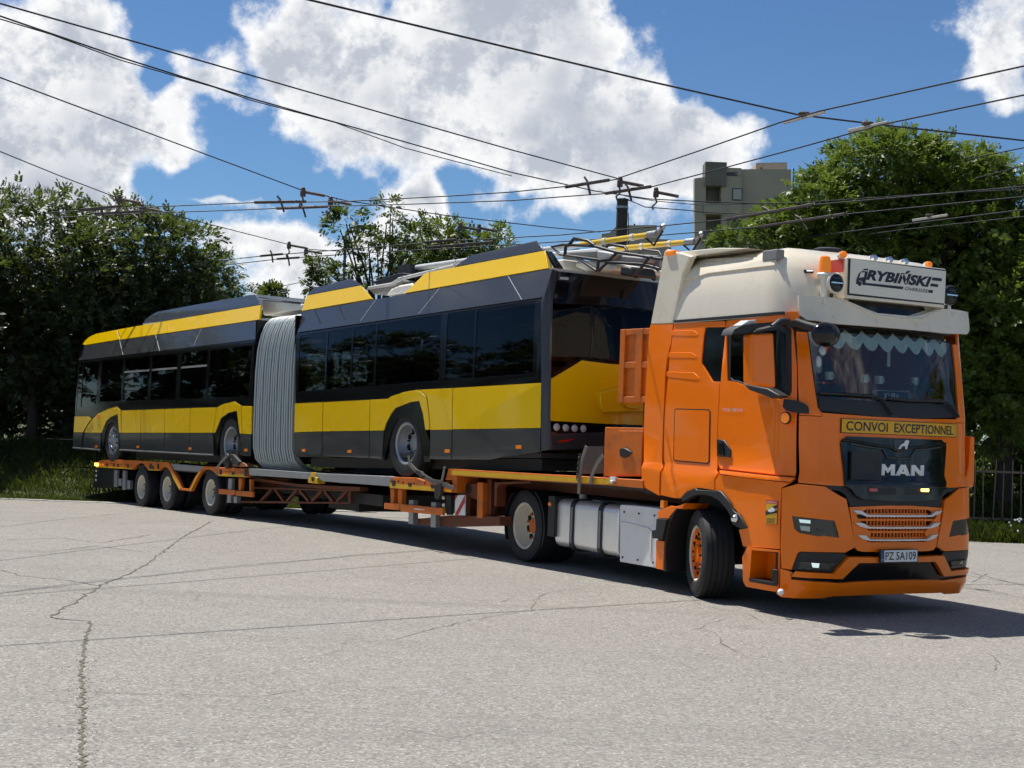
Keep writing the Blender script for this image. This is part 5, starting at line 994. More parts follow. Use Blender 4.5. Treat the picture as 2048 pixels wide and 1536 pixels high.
# toolbox and headboard behind the cab
hb = [(1.069,1.769),(1.75,1.776),(1.751,1.232),(1.071,1.193)]
tb = side('toolbox', hb, OS, -1.2, -.75)
side('toolbox_door', [(1.327,1.735),(1.754,1.743),(1.75,1.247),(1.333,1.236)], OS, -1.212, -1.19, .006, tb)
p = [(1.466,-1.22,1.485)][0]
MB().prism([(1.381,1.526),(1.451,1.545),(1.517,1.531),(1.602,1.494),(1.531,1.447),(1.47,1.424),(1.394,1.438)], 'y', -1.235, -1.2).build('toolbox_latch', 'black_plastic', tb, bev=.012)
MB().box(hb[0][0],hb[1][0],-1.19,1.19,hb[0][1]-.05,hb[0][1]-.0).build('toolbox_lid', OS, LT, bev=.008)
hq = [(1.288,2.904),(1.813,2.918),(1.773,2.064),(1.335,2.06)]
hx0, hx1 = hq[0][0], hq[1][0]+.12; hz0, hz1 = hq[3][1], hq[0][1]
hbd = MB().box(hx0+.03,hx1,-1.16,1.16,hz0+.03,hz1-.03).build('headboard', OS, LT)
xm = [(1.625,2.496)][0]
def post(x0, x1, z0, z1, y0=-1.2, y1=-1.12): MB().box(x0,x1,y0,y1,z0,z1).build('headboard_post', OS, hbd, bev=.006)
post(hx0,hx0+.085,hz0,hz1); post(xm[0]-.055,xm[0]+.055,hz0,hz1); post(hx1-.06,hx1,hz0,hz1+.03)
for z_ in (hz0,xm[1]-.04,hz1-.07):
    post(hx0+.085,xm[0]-.055,z_,z_+.07,-1.195); post(xm[0]+.055,hx1-.06,z_,z_+.07,-1.195)
for z_ in (hz0, hz1-.07): MB().box(hx0-.005,hx0+.03,-1.12,1.2,z_,z_+.07).build('headboard_rail', OS, hbd, bev=.006)
for y_ in (-.4,.4,1.15): MB().box(hx0-.005,hx0+.03,y_-.04,y_+.04,hz0+.07,hz1-.07).build('headboard_rail', OS, hbd, bev=.006)
MB().box(hx0+.1,hx0+.16,-.9,-.82,1.2,hz0+.1).box(hx0+.1,hx0+.16,.82,.9,1.2,hz0+.1).build('headboard_leg', DO, LT)
# block ahead of the bed
side('neck_step', [(-2.195,1.129),(-1.972,1.035),(-1.97,0.821),(-2.083,0.818),(-2.087,0.975),(-2.282,0.971),(-2.282,0.913)], OS, -1.25, -.9)
mb_ = side('deck_block', [(-3.729,0.868),(-3.624,0.943),(-3.044,0.967),(-2.939,0.959),(-2.771,0.936),(-2.712,0.962),(-2.488,0.959),(-2.422,0.927),(-2.266,0.914),(-2.054,0.893),(-2.048,0.816),(-3.699,0.778)], OS, -1.27, -1.0, both=True)
side('reflective_stripe', [(-3.693,0.859),(-3.594,0.849),(-3.205,0.855),(-2.745,0.864),(-2.066,0.842),(-2.064,0.821),(-3.687,0.785)], YR, -1.275, -1.268, 0)
for hp in ([(-3.19,0.886),(-3.08,0.885),(-3.087,0.835),(-3.161,0.833)], [(-2.595,0.898),(-2.484,0.896),(-2.504,0.841),(-2.564,0.842)], [(-3.629,0.894),(-3.541,0.896),(-3.526,0.819),(-3.618,0.816)]): side('lashing_pocket', hp, 'black_plastic', -1.278, -1.26, 0)
for hp in [(-3.452,-1.272,0.89),(-3.322,-1.272,0.881),(-3.024,-1.272,0.887),(-2.745,-1.272,0.902)]: MB().cyl((hp[0],-1.276,hp[2]),(hp[0],-1.26,hp[2]),.016,8).build('lashing_hole', 'black_plastic', LT)
for hp in ([(-3.765,0.768),(-3.652,0.769),(-3.664,0.555),(-3.744,0.561)], [(-3.554,0.775),(-3.432,0.777),(-3.436,0.56),(-3.533,0.564)]): side('guard_post', hp, OS, -1.22, -1.14)
gb = side('side_guard', [(-3.877,0.558),(-3.44,0.574),(-3.438,0.484),(-3.87,0.468)], OS, -1.25, -1.21)
g2 = side('side_guard', [(-3.421,0.572),(-2.284,0.589),(-2.286,0.492),(-3.412,0.466)], OS, -1.25, -1.21)
tq_ = quad([(x, -1.256, z) for x, z in [(-3.025,0.546),(-2.727,0.556),(-2.756,0.515),(-3.026,0.511)]])
MB().text('meusburger', lambda x, y: tq_(x, y), bold=.02).build('lettering', 'white_paint', g2, smooth=False)
for hp in ([(-3.287,0.636),(-3.168,0.644),(-3.154,0.304),(-3.28,0.3)], [(-2.694,0.645),(-2.573,0.651),(-2.561,0.306),(-2.685,0.301)]): side('support_leg', hp, 'galvanised', -1.19, -1.1, both=True)
for hp in [(-2.353,-1.2,0.729),(-2.345,-1.2,0.629),(-2.348,-1.2,0.531)]: MB().lathe([(0,.02),(.022,.016),(.028,0)], hp, (0,-1,0), 12).build('reflector', 'white_paint', LT)
cb = [(-2.103,0.777),(-1.861,0.796),(-1.851,0.524),(-2.094,0.512)]
cbo = side('warning_board', cb, 'white_paint', -1.18, -1.165, 0)
cq = quad([(x, z) for x, z in cb])
for pts in ([(0,.0),(.35,0),(1,.62),(1,1.0)],): MB().add([(*[(c) for c in (cq(x, y)[0],)], -1.183, cq(x, y)[1]) for x, y in pts], [(0,1,2,3)]).build('red_band', 'red_paint', cbo, smooth=False)
MB().add([(cq(x, y)[0], -1.183, cq(x, y)[1]) for x, y in ((0,.72),(.28,1),(0,1))], [(0,1,2)]).build('red_band', 'red_paint', cbo, smooth=False)
side('side_plate', [(-2.38,0.759),(-2.254,0.769),(-2.243,0.501),(-2.352,0.493)], 'dark_steel', -1.15, -1.1)
np_ = side('neck_plate', [(-2.203,0.935),(-1.677,0.959),(-1.662,0.742),(-1.985,0.774),(-2.2,0.808)], DO, -1.1, -1.0, both=True)
p = [(-1.902,-1.1,0.875)][0]; MB().cyl((p[0],-1.105,p[2]),(p[0],-1.08,p[2]),.07,16).build('plate_hole', 'black_plastic', np_)
side('landing_leg', [(-1.673,0.978),(-1.536,0.981),(-1.522,0.513),(-1.653,0.505)], OS, -1.12, -.98, both=True)
side('landing_leg', [(-1.539,1.023),(-1.448,1.027),(-1.434,0.562),(-1.5,0.565)], DO, -1.05, -.95, both=True)
side('neck_bracket', [(-1.304,0.998),(-0.512,1.057),(-0.51,1.03),(-1.178,0.979),(-1.243,0.942),(-1.237,0.687),(-1.283,0.69)], DO, -1.1, -.95, both=True)
side('cross_beam', [(-3.278,0.371),(-2.985,0.402),(-2.383,0.486),(-1.15,0.561),(-1.15,0.44),(-2.371,0.327),(-3.272,0.294)], DO, -1.1, -.9, both=True)
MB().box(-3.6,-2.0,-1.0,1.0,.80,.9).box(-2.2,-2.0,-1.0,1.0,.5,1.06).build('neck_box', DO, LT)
# bed
bp_ = [(-8.487,0.841),(-6.282,0.877),(-5.857,0.886),(-3.601,0.952),(-3.618,0.808),(-5.762,0.766),(-5.9,0.81),(-6.307,0.772),(-8.435,0.724)]
side('bed_rail', bp_, 'galvanised', -1.27, -1.16, both=True)
yb_ = side('bed_bracket', [(-6.231,0.798),(-6.152,0.817),(-6.145,0.885),(-5.996,0.892),(-5.974,0.826),(-5.92,0.809),(-5.911,0.717),(-6.224,0.719)], YR, -1.285, -1.14)
side('lashing_pocket', [(-6.112,0.814),(-6.011,0.814),(-6.026,0.747),(-6.085,0.749)], 'black_plastic', -1.292, -1.28, 0, yb_)
bz0, bz1 = bp_[0][1], bp_[3][1]
MB().prism([(bp_[0][0], bz0-.03), (bp_[3][0], bz1-.03), (bp_[3][0], bz1-.10), (bp_[0][0], bz0-.10)], 'y', -1.16, 1.16).build('bed_floor', 'dark_steel', LT)
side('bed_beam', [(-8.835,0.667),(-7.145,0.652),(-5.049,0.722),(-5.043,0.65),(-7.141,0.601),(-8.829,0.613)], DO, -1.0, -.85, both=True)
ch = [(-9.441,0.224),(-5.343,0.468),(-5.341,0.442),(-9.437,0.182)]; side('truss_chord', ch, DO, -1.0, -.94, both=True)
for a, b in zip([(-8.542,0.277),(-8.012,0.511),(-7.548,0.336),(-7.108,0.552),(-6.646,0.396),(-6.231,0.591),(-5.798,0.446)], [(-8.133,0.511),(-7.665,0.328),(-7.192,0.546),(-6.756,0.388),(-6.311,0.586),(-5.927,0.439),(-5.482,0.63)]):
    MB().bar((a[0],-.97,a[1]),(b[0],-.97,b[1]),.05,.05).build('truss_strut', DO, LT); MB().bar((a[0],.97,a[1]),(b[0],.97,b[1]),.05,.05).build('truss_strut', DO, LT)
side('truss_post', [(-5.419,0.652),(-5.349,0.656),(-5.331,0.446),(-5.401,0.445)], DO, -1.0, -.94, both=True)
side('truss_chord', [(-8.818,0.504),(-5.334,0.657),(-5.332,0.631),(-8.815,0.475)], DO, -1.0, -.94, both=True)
MB().box(-8.0,-4.6,-.85,.85,.45,.62).box(-6.6,-5.6,-.7,.7,.3,.5).build('spare_wheel_cradle', 'dark_steel', LT)
# rear bogie side frames
r1 = [(-16.314,0.579),(-15.951,0.668),(-15.227,0.709),(-13.769,0.751),(-12.141,0.785),(-12.038,0.752),(-11.887,0.647),(-11.72,0.558),(-11.404,0.324),(-11.495,0.282),(-11.828,0.478),(-12.022,0.618),(-12.189,0.685),(-12.351,0.693),(-12.528,0.647),(-12.596,0.598),(-13.165,0.581),(-13.256,0.628),(-13.414,0.691),(-13.589,0.711),(-13.761,0.691),(-13.909,0.637),(-14.009,0.556),(-14.642,0.542),(-16.227,0.498)]
r2 = [(-10.438,0.788),(-9.91,0.802),(-9.584,0.803),(-8.552,0.831),(-8.521,0.681),(-9.755,0.644),(-9.862,0.681),(-10.077,0.734),(-10.255,0.746),(-10.43,0.717),(-10.568,0.66),(-10.702,0.552),(-10.967,0.295),(-11.418,0.287),(-11.443,0.329),(-11.047,0.338),(-10.813,0.561),(-10.575,0.717)]
rf1 = side('rear_side_frame', r1, OS, -1.27, -1.2, both=True); rf2 = side('rear_side_frame', r2, OS, -1.27, -1.2, both=True)
for sp_ in ([(-16.207,0.533),(-14.646,0.574),(-14.057,0.583),(-14.032,0.558),(-14.643,0.546),(-16.202,0.499)], [(-13.147,0.607),(-12.607,0.62),(-12.604,0.599),(-13.144,0.583)], [(-11.997,0.642),(-11.829,0.553),(-11.462,0.328),(-11.495,0.287),(-11.82,0.479)], [(-10.723,0.58),(-10.572,0.695),(-10.551,0.664),(-10.695,0.556),(-10.96,0.3),(-11.007,0.319)], [(-9.691,0.689),(-8.541,0.727),(-8.531,0.683),(-9.721,0.646)]):
    side('reflective_stripe', sp_, YR, -1.275, -1.268, 0)
side('bogie_cover', [(-12.078,0.763),(-10.485,0.786),(-10.647,0.676),(-11.867,0.647)], 'galvanised', -1.25, -1.2)
for hp in ([(-15.169,0.629),(-15.084,0.633),(-15.076,0.571),(-15.161,0.567)], [(-14.345,0.649),(-14.246,0.651),(-14.238,0.593),(-14.329,0.592)], [(-13.097,0.717),(-12.992,0.719),(-12.98,0.618),(-13.076,0.616)], [(-12.682,0.73),(-12.587,0.731),(-12.576,0.634),(-12.666,0.632)], [(-15.59,0.614),(-15.483,0.617),(-15.494,0.552),(-15.572,0.552)], [(-14.933,0.633),(-14.821,0.635),(-14.832,0.571),(-14.911,0.57)], [(-12.954,0.68),(-12.854,0.682),(-12.862,0.614),(-12.933,0.614)], [(-9.699,0.764),(-9.59,0.767),(-9.581,0.678),(-9.683,0.676)], [(-8.652,0.814),(-8.544,0.816),(-8.532,0.699),(-8.634,0.696)], [(-9.159,0.751),(-9.041,0.755),(-9.055,0.697),(-9.134,0.695)]):
    side('lashing_pocket', hp, 'black_plastic', -1.278, -1.262, 0)
for hp in [(-9.437,-1.272,0.741),(-9.327,-1.272,0.746),(-9.221,-1.272,0.751),(-8.812,-1.272,0.758),(-8.717,-1.272,0.765)]+[(-15.377,-1.272,0.62),(-15.267,-1.272,0.621),(-14.74,-1.272,0.624),(-14.648,-1.272,0.628),(-14.42,-1.272,0.638),(-14.096,-1.272,0.645)]: MB().cyl((hp[0],-1.276,hp[2]),(hp[0],-1.26,hp[2]),.014,8).build('lashing_hole', 'black_plastic', LT)
for hp, m in (([(-16.176,-1.28,0.561)][0], 'amber_lit'), ([(-15.809,-1.28,0.571)][0], 'amber_soft')):
    MB().box(hp[0]-.09,hp[0]+.09,-1.295,-1.265,hp[2]-.03,hp[2]+.03).build('side_lamp', m, LT, bev=.008)
rd = MB()
for (xa, za), (xb, zb_) in zip(((-15.9,.66),(-12.1,.76),(-10.0,.79)), ((-12.1,.76),(-10.0,.79),(-8.45,.82))): rd.prism([(xa,za-.06),(xb,zb_-.06),(xb,zb_-.12),(xa,za-.12)], 'y', -1.2, 1.2)
MB().prism([(-15.9,.60),(-12.1,.70),(-8.45,.76),(-8.45,.68),(-12.1,.62),(-15.9,.52)], 'y', -1.19, 1.19).build('rear_deck', 'dark_steel', LT)
side('rear_flap', [(-16.797,0.457),(-15.56,0.495),(-15.531,0.097),(-16.84,0.024)], 'black_plastic', -1.1, 1.1)
for hp in ([(-15.254,0.494),(-15.075,0.5),(-15.084,0.139),(-15.225,0.134)], [(-14.73,0.503),(-14.583,0.507),(-14.559,0.111),(-14.724,0.104)], [(-9.418,0.621),(-9.265,0.626),(-9.293,0.195),(-9.439,0.191)]): side('support_leg', hp, 'galvanised', -1.22, -1.16)
for hp in ([(-15.051,0.324),(-14.855,0.326),(-14.844,0.172),(-15.021,0.17)], [(-14.494,0.313),(-14.358,0.316),(-14.343,0.133),(-14.47,0.132)], [(-9.204,0.316),(-9.073,0.319),(-9.074,0.204),(-9.192,0.199)]): side('leg_foot', hp, 'galvanised', -1.2, -1.12)
for hp in [(-16.396,-1.2,0.415),(-16.381,-1.2,0.313),(-16.393,-1.2,0.216)]: MB().lathe([(0,.02),(.024,.016),(.03,0)], hp, (0,-1,0), 12).build('reflector', 'white_paint', LT)
for hp in ([(-9.775,0.413),(-9.091,0.433),(-9.085,0.343),(-9.765,0.323)], [(-9.047,0.422),(-8.336,0.451),(-8.339,0.355),(-9.038,0.337)]): side('side_guard', hp, OS, -1.24, -1.2)
for hp in ([(-9.035,0.644),(-8.889,0.649),(-8.915,0.436),(-9.019,0.433)], [(-8.591,0.651),(-8.509,0.653),(-8.501,0.448),(-8.57,0.444)]): side('guard_post', hp, OS, -1.2, -1.14)
side('mud_flap', [(-10.107,0.602),(-9.728,0.605),(-9.705,0.128),(-10.095,0.11)], 'black_plastic', -1.1, -.6)
TW = [(-13.616,0.226),(-12.25,0.267),(-10.164,0.326)]
for x_, z_ in TW:
    for sg in (-1, 1):
        wheel(LT, (x_+.02, sg*1.12, z_), (0,sg,0), .80, .24, .452, 'dish'); wheel(LT, (x_+.02, sg*.83, z_), (0,sg,0), .80, .24, .452, 'dish')
    MB().cyl((x_,-.8,z_),(x_,.8,z_),.07,10).box(x_-.1,x_+.1,-.5,.5,z_,z_+.25).build('axle', 'dark_steel', LT)
for k in (0, 1): MB().box(-15.6,-8.6,-.45+k*.8,-.35+k*.8,.42,.66).build('bogie_beam', DO, LT)
lm = LT.matrix_world
# lashing gear lying on the trailer
def gear(name, mb, m, label, cat, group=None):
    o = mb.build(name, m, bev=0); o.matrix_world = lm; return tag(o, label, cat, group)
def strap(pts, wd=.05, th=.012):
    mb = MB(); pts = [Vector(p) for p in pts]
    L = []; 
    for i, p in enumerate(pts):
        t = (pts[min(i+1, len(pts)-1)]-pts[max(i-1, 0)]).normalized(); n_ = Vector((0,-1,0)); s_ = t.cross(n_).normalized()*wd/2; L.append((p-s_, p+s_, p+s_+n_*th, p-s_+n_*th))
    vs = [v for q in L for v in q]; fs = [(0,3,2,1)]+[(4*i+a, 4*i+b, 4*i+4+b, 4*i+4+a) for i in range(len(L)-1) for a, b in ((0,1),(1,2),(2,3),(3,0))]+[tuple(4*len(L)-4+k for k in range(4))]
    return mb.add(vs, fs)
gear('tie_down_strap', strap([(-3.046,-1.36,1.273),(-3.011,-1.36,1.155),(-2.842,-1.36,1.074),(-2.631,-1.36,1.011),(-2.404,-1.36,0.95)]+[(-2.284,-1.31,0.934),(-1.929,-1.31,0.879)], .06), 'strap', 'grey strap from the rear wheel hub of the trolleybus to the orange deck block', 'strap', 'tie-down straps')
gear('tie_down_strap', strap([(-2.182,-1.31,1.156),(-2.204,-1.31,1.054),(-2.237,-1.31,0.968)], .045), 'strap', 'short upright grey strap behind the end of the yellow gooseneck stripe', 'strap', 'tie-down straps')
gear('ratchet', MB().box(*[c for a in zip(([(-2.373,-1.32,0.876)][0][0], -1.33), ([(-2.215,-1.32,0.885)][0][0], -1.29)) for c in a][:0], -2.42,-2.27,-1.34,-1.29,.62,.92) if 0 else MB().prism([(-2.38,0.897),(-2.224,0.927),(-2.224,0.79),(-2.286,0.701),(-2.372,0.728)], 'y', -1.34, -1.29), 'dark_steel', 'dark steel strap ratchet hanging beside the red and white board', 'ratchet')
gear('ratchet', MB().prism([(-2.81,1.083),(-2.665,1.073),(-2.579,1.013),(-2.637,0.978),(-2.743,1.027)], 'y', -1.41, -1.36), 'dark_steel', 'dark steel strap ratchet just below the rear bus wheel', 'ratchet')
gear('tie_down_strap', strap([(0.867,-1.3,1.537),(0.784,-1.3,1.354),(0.766,-1.3,1.181),(0.756,-1.3,0.973)], .05), 'strap', 'grey strap hanging over the gooseneck left of the timber block', 'strap', 'tie-down straps')
gear('tie_down_strap', strap([(1.179,-1.3,1.442),(1.071,-1.3,1.333),(0.987,-1.3,1.192),(0.97,-1.3,1.098)], .05), 'strap', 'slanting grey strap beside the orange toolbox', 'strap', 'tie-down straps')
mat('old_timber', (.06,.05,.045), .85, var=.3, scale=15, bump=.2)
gear('timber_block', MB().prism([(0.678,1.533),(0.987,1.547),(1.005,1.229),(0.584,1.199),(0.593,1.349)], 'y', -1.15, -.6), 'old_timber', 'dark timber block strapped on the gooseneck beside the toolbox', 'block')
gear('tie_down_strap', strap([(-9.155,-1.38,1.015),(-9.393,-1.38,0.896),(-9.536,-1.38,0.806),(-9.555,-1.38,0.667)], .05), 'strap', 'dark strap looped below the middle bus wheel', 'strap', 'tie-down straps')
gear('wheel_strap', MB().ball([(-9.31,-1.3,0.928)][0], (.10,.05,.14), 10, 8).prism([(-9.158,1.058),(-9.025,1.049),(-8.753,0.938),(-8.81,0.868),(-9.009,0.9)], 'y', -1.33, -1.27), 'dark_steel', 'bundled dark strap and hook under the middle bus wheel', 'strap bundle')
mat('orange_web', (.30,.12,.05), .85, var=.3, scale=20)
gear('folded_strap', MB().prism([(-9.105,0.862),(-9.011,0.901),(-8.69,0.931),(-8.576,0.906),(-8.518,0.869),(-8.746,0.851),(-8.973,0.85)], 'y', -1.30, -1.15), 'orange_web', 'folded dull orange strap lying on the deck behind the middle bus wheel', 'strap')

ca, cb_ = [Vector(p) for p in [(0.752,-1.31,1.436),(0.725,-1.31,1.136)]]
chn = thing('lashing_chain', 'short dark steel chain hanging in front of the timber block', 'chain', None); chn.matrix_world = lm
for k in range(9):
    c_ = ca.lerp(cb_, (k+.5)/9); d_ = (cb_-ca).normalized(); n_ = Vector((0,1,0)) if k % 2 else d_.cross(Vector((0,1,0))).normalized(); L_ = (cb_-ca).length/9*.72
    MB().tube([c_+d_*L_*math.cos(a)+n_*.018*math.sin(a) for a in [i*math.pi/5 for i in range(10)]], .006, 5, closed=True).build('link', 'dark_steel', chn)

# ================================================================ articulated trolleybus
BM = [[0.575978,0.817165,-0.022153,1.4673],[-0.816561,0.576404,0.031406,18.0075],[0.038432,-0.0,0.999261,1.087]]
BU = thing('articulated_trolleybus', 'yellow and dark grey articulated trolleybus loaded on the orange trailer', 'trolleybus', BM)
_br = Matrix([list(r) for r in BM]+[[0,0,0,1]]); _bf = Matrix([list(r) for r in [[0.580344,0.814281,-0.01214,1.5001],[-0.814103,0.580471,0.01703,18.0259],[0.020914,-0.0,0.999781,0.9556]]]+[[0,0,0,1]]); F2R = _br.inverted() @ _bf
fx = lambda p: tuple(F2R @ Vector(p))
YP, BG, BB, GL = 'yellow_paint', 'bus_grey', 'bus_black', 'bus_glass'
def rs(name, poly, m, off=0.0, th=.025, holes=(), parent=None, bev=.003, label=None): return MB().panel(BUSR, poly, off, th, holes).build(name, m, parent or BU, bev=bev, label=label)
def fs_(name, poly, m, off=0.0, th=.025, holes=(), parent=None, bev=.003, label=None): return MB(fx).panel(BUSF, poly, off, th, holes).build(name, m, parent or BU, bev=bev, label=label)
# ---- rear section, side
for P_ in ([(-6.78,1.14),(-5.83,1.133),(-5.818,0.68),(-6.778,0.676)], [(-5.796,1.132),(-4.341,1.124),(-4.331,0.67),(-5.795,0.679)],
           [(-4.316,1.126),(-3.811,1.122),(-3.716,1.154),(-3.363,1.205),(-3.018,1.223),(-2.973,1.222),(-2.757,1.124),(-2.686,0.892),(-2.651,0.662),(-2.758,0.659),(-2.823,0.872),(-2.934,1.068),(-3.171,1.059),(-3.59,0.986),(-3.729,0.892),(-3.845,0.772),(-3.904,0.667),(-4.311,0.668)],
           [(-2.932,1.222),(-2.086,1.212),(-2.083,0.654),(-2.625,0.657),(-2.665,0.915),(-2.73,1.123)], [(-2.065,1.213),(-0.068,1.201),(-0.065,0.647),(-2.062,0.658)]):
    rs('side_panel', P_, YP)
for P_ in ([(-6.778,0.667),(-5.817,0.672),(-5.81,0.299),(-6.77,0.32)], [(-5.795,0.671),(-4.336,0.663),(-4.329,0.266),(-5.788,0.294)], [(-4.316,0.663),(-3.904,0.66),(-3.925,0.453),(-3.942,0.252),(-4.309,0.263)],
           [(-2.633,0.652),(-2.083,0.649),(-2.084,0.251),(-2.634,0.256),(-2.617,0.447)], [(-2.062,0.651),(-0.068,0.641),(-0.068,0.351),(-0.971,0.276),(-1.165,0.252),(-2.067,0.251)]):
    rs('skirt_panel', P_, BG)
rs('arch_lining', [(-3.904,0.66),(-3.845,0.772),(-3.729,0.892),(-3.59,0.986),(-3.171,1.059),(-2.934,1.068),(-2.823,0.872),(-2.758,0.659),(-2.617,0.447),(-2.638,0.214),(-2.833,0.213),(-2.875,0.448),(-3.02,0.71),(-3.302,0.858),(-3.536,0.839),(-3.696,0.672),(-3.808,0.453),(-3.905,0.232),(-3.942,0.252),(-3.925,0.453)], BB, off=-.012, th=.05)
MB().box(-4.0,-2.75,-.68,-.64,.0,1.15).box(-4.0,-2.75,-1.2,-.64,1.12,1.16).build('wheel_box', BB, BU)
# window band
topl = [(-6.911,2.3),(-0.158,2.267)]; botl = [(-6.768,1.147),(-3.787,1.124),(-3.716,1.156),(-3.363,1.207),(-3.018,1.226),(-2.932,1.225),(-0.068,1.203)]
band = [topl[0], topl[1]]+botl[::-1]
cols = [(-6.738,1.647),(-5.797,1.603),(-5.752,1.601),(-4.983,1.564),(-4.929,1.562),(-4.256,1.53),(-4.205,1.528),(-2.455,1.445),(-2.291,1.437),(-1.623,1.405),(-1.574,1.403),(-0.115,1.334)]
zt_ = topl[0][1]-.05; zw = 1.33
panes = [[(cols[2*i][0], zw), (cols[2*i+1][0], zw), (cols[2*i+1][0], zt_), (cols[2*i][0], zt_)] for i in range(6)]
panes[5] = [(cols[10][0], zw), (-.27, zw), (-.27, zt_), (cols[10][0], zt_)]; panes[0] = [(max(p[0], -6.72), p[1]) for p in panes[0]]
rs('window_surround', band, BB, off=-.006, th=.02, holes=panes)
for pn in panes: rs('window', pn, GL, off=-.012, th=0, bev=0)
# roof edge band
rs('roof_edge', [(-6.89,2.312),(-0.157,2.277),(-0.177,2.648),(-1.111,2.656),(-3.122,2.653),(-4.677,2.656),(-7.004,2.674)], BG)
def seam(b, pts, m, w_=.008, fx_=None):
    u = [Vector((*p, 0)) for p in pts]; t = (u[1]-u[0]).normalized(); n_ = Vector((-t.y, t.x, 0))*w_
    mb = MB(fx_).panel(b, [tuple((u[0]+n_)[:2]), tuple((u[1]+n_)[:2]), tuple((u[1]-n_)[:2]), tuple((u[0]-n_)[:2])], .004, .004); mb.build('panel_seam', m, BU)
for P_ in ([(-4.548,2.631),(-4.805,2.336)], [(-2.75,2.648),(-3.107,2.306)], [(-1.106,2.669),(-0.591,2.287)]): seam(BUSR, P_, 'light_grey', .0035)
for P_ in ([(-6.528,2.664),(-6.147,2.409)], [(-5.699,2.662),(-5.327,2.399)]): seam(BUSR, P_, 'bus_black', .006)
# roof cowls
rs('roof_cowl', [(-6.991,2.681),(-7.012,2.865),(-6.979,2.943),(-5.176,2.933),(-4.662,2.673)], YP, off=.01, th=.04)
rs('cowl_top', [(-6.979,2.952),(-6.845,3.049),(-5.631,3.091),(-5.138,2.94)], BG, off=.012, th=.04)
rs('roof_cowl', [(-3.699,2.666),(-3.278,2.928),(-0.392,2.91),(-0.195,2.655)], YP, off=.01, th=.04)
rs('cowl_top', [(-2.505,2.935),(-2.176,3.056),(-0.658,3.073),(-0.42,2.922)], BG, off=.012, th=.04)
MB().prism([(u, z) for u, z in [(-0.384,2.909),(-0.134,2.661),(-0.195,2.655),(-0.423,2.914)]], 'y', -1.0, -.9).build('cowl_end', BB, BU)
# roof and far side
MB().box(-6.9,-.15,-1.06,1.06,2.60,2.66).build('roof', 'light_grey', BU)
far = lambda b, a, c, z0, z1: [(2*b.Uc-a, z0), (2*b.Uc-c, z0), (2*b.Uc-c, z1), (2*b.Uc-a, z1)]
rs('far_side', far(BUSR,-6.85,-.1,.3,1.2), YP); rs('far_window', far(BUSR,-6.85,-.1,1.2,2.3), GL, off=-.01, th=0, bev=0); rs('far_roof_edge', far(BUSR,-6.85,-.1,2.3,2.67), BG)
for x_ in (-6.8,-5.4,-4.9,-3.5,-3.0,-1.6,-.3): MB().box(x_-.06,x_+.06,1.17,1.25,1.2,2.3).build('far_pillar', BB, BU)
MB().box(-6.85,-.15,-1.2,1.2,.28,.34).box(-6.85,-.3,-1.15,1.15,2.35,2.4).build('floor', 'dark_interior', BU)
MB().box(-6.7,-.4,-1.0,1.0,.12,.27).build('underbody', 'dark_steel', BU)
# ---- rear end
UB = BUSR.Uc
mr_ = lambda l: mir(BUSR, l)
CP = [(-0.177,2.468),(-0.194,2.639),(0.064,2.629),(0.072,2.261),(0.069,1.511),(0.067,0.771),(0.083,0.577),(0.104,0.383),(-0.043,0.363),(-0.055,0.661),(-0.061,1.225),(-0.135,2.259)]
rs('corner_pillar', CP, BG, off=.008, th=.04); rs('corner_pillar', [(2*UB-u, z) for u, z in CP], BG, off=.008, th=.04)
rs('rear_window', mr_([(1.094,2.243),(0.639,2.223),(0.085,2.207),(0.076,1.95),(0.065,1.511),(0.064,1.281),(0.495,1.528),(1.077,1.497)]), GL, off=-.004, th=0, bev=0)
rs('rear_window_surround', mr_([(1.077,1.501),(0.495,1.537),(0.068,1.314),(0.065,1.262),(0.496,1.506),(1.077,1.474)]), BB, off=.002, th=.02)
hd = rs('rear_header', mr_([(1.156,2.602),(0.071,2.625),(0.081,2.262),(0.083,2.202),(0.639,2.218),(1.093,2.239)]), 'black_gloss', off=.0, th=.02)
rs('rear_display', [(0.104,2.563),(0.424,2.567),(0.308,2.488),(0.106,2.502)], 'lamp_dark', off=.004, th=.003, bev=0, parent=hd); rs('display_label', [(0.119,2.551),(0.258,2.551),(0.257,2.518),(0.119,2.518)], 'light_grey', off=.007, th=.002, bev=0, parent=hd)
rs('rear_mullion', [(0.617,2.222),(0.65,2.219),(0.665,1.72),(0.633,1.54),(0.607,1.528),(0.639,1.763)], BB, off=.004, th=.01)
rs('rear_panel', mr_([(0.895,1.483),(0.496,1.506),(0.065,1.253),(0.066,0.736),(0.899,0.722)]), YP, off=.006, th=.03)
seam(BUSR, [(0.914,1.475),(0.879,1.156)], 'bus_black', .004)
rs('rear_flap', [(0.724,1.106),(0.804,1.135),(1.017,1.185),(1.548,1.155),(1.521,0.896),(0.808,0.857),(0.748,0.921)], YP, off=.07, th=.08, bev=.02)
MB().tube([BUSR.pos(u, z, .09) for u, z in [(1.048,1.0),(1.118,0.948),(1.261,0.929),(1.348,0.963)]], .014, 8).build('flap_handle', YP, BU)
rs('lamp_strip', mr_([(0.913,0.718),(0.068,0.732),(0.065,0.615),(0.172,0.579),(0.914,0.621)]), BB, off=.004, th=.03)
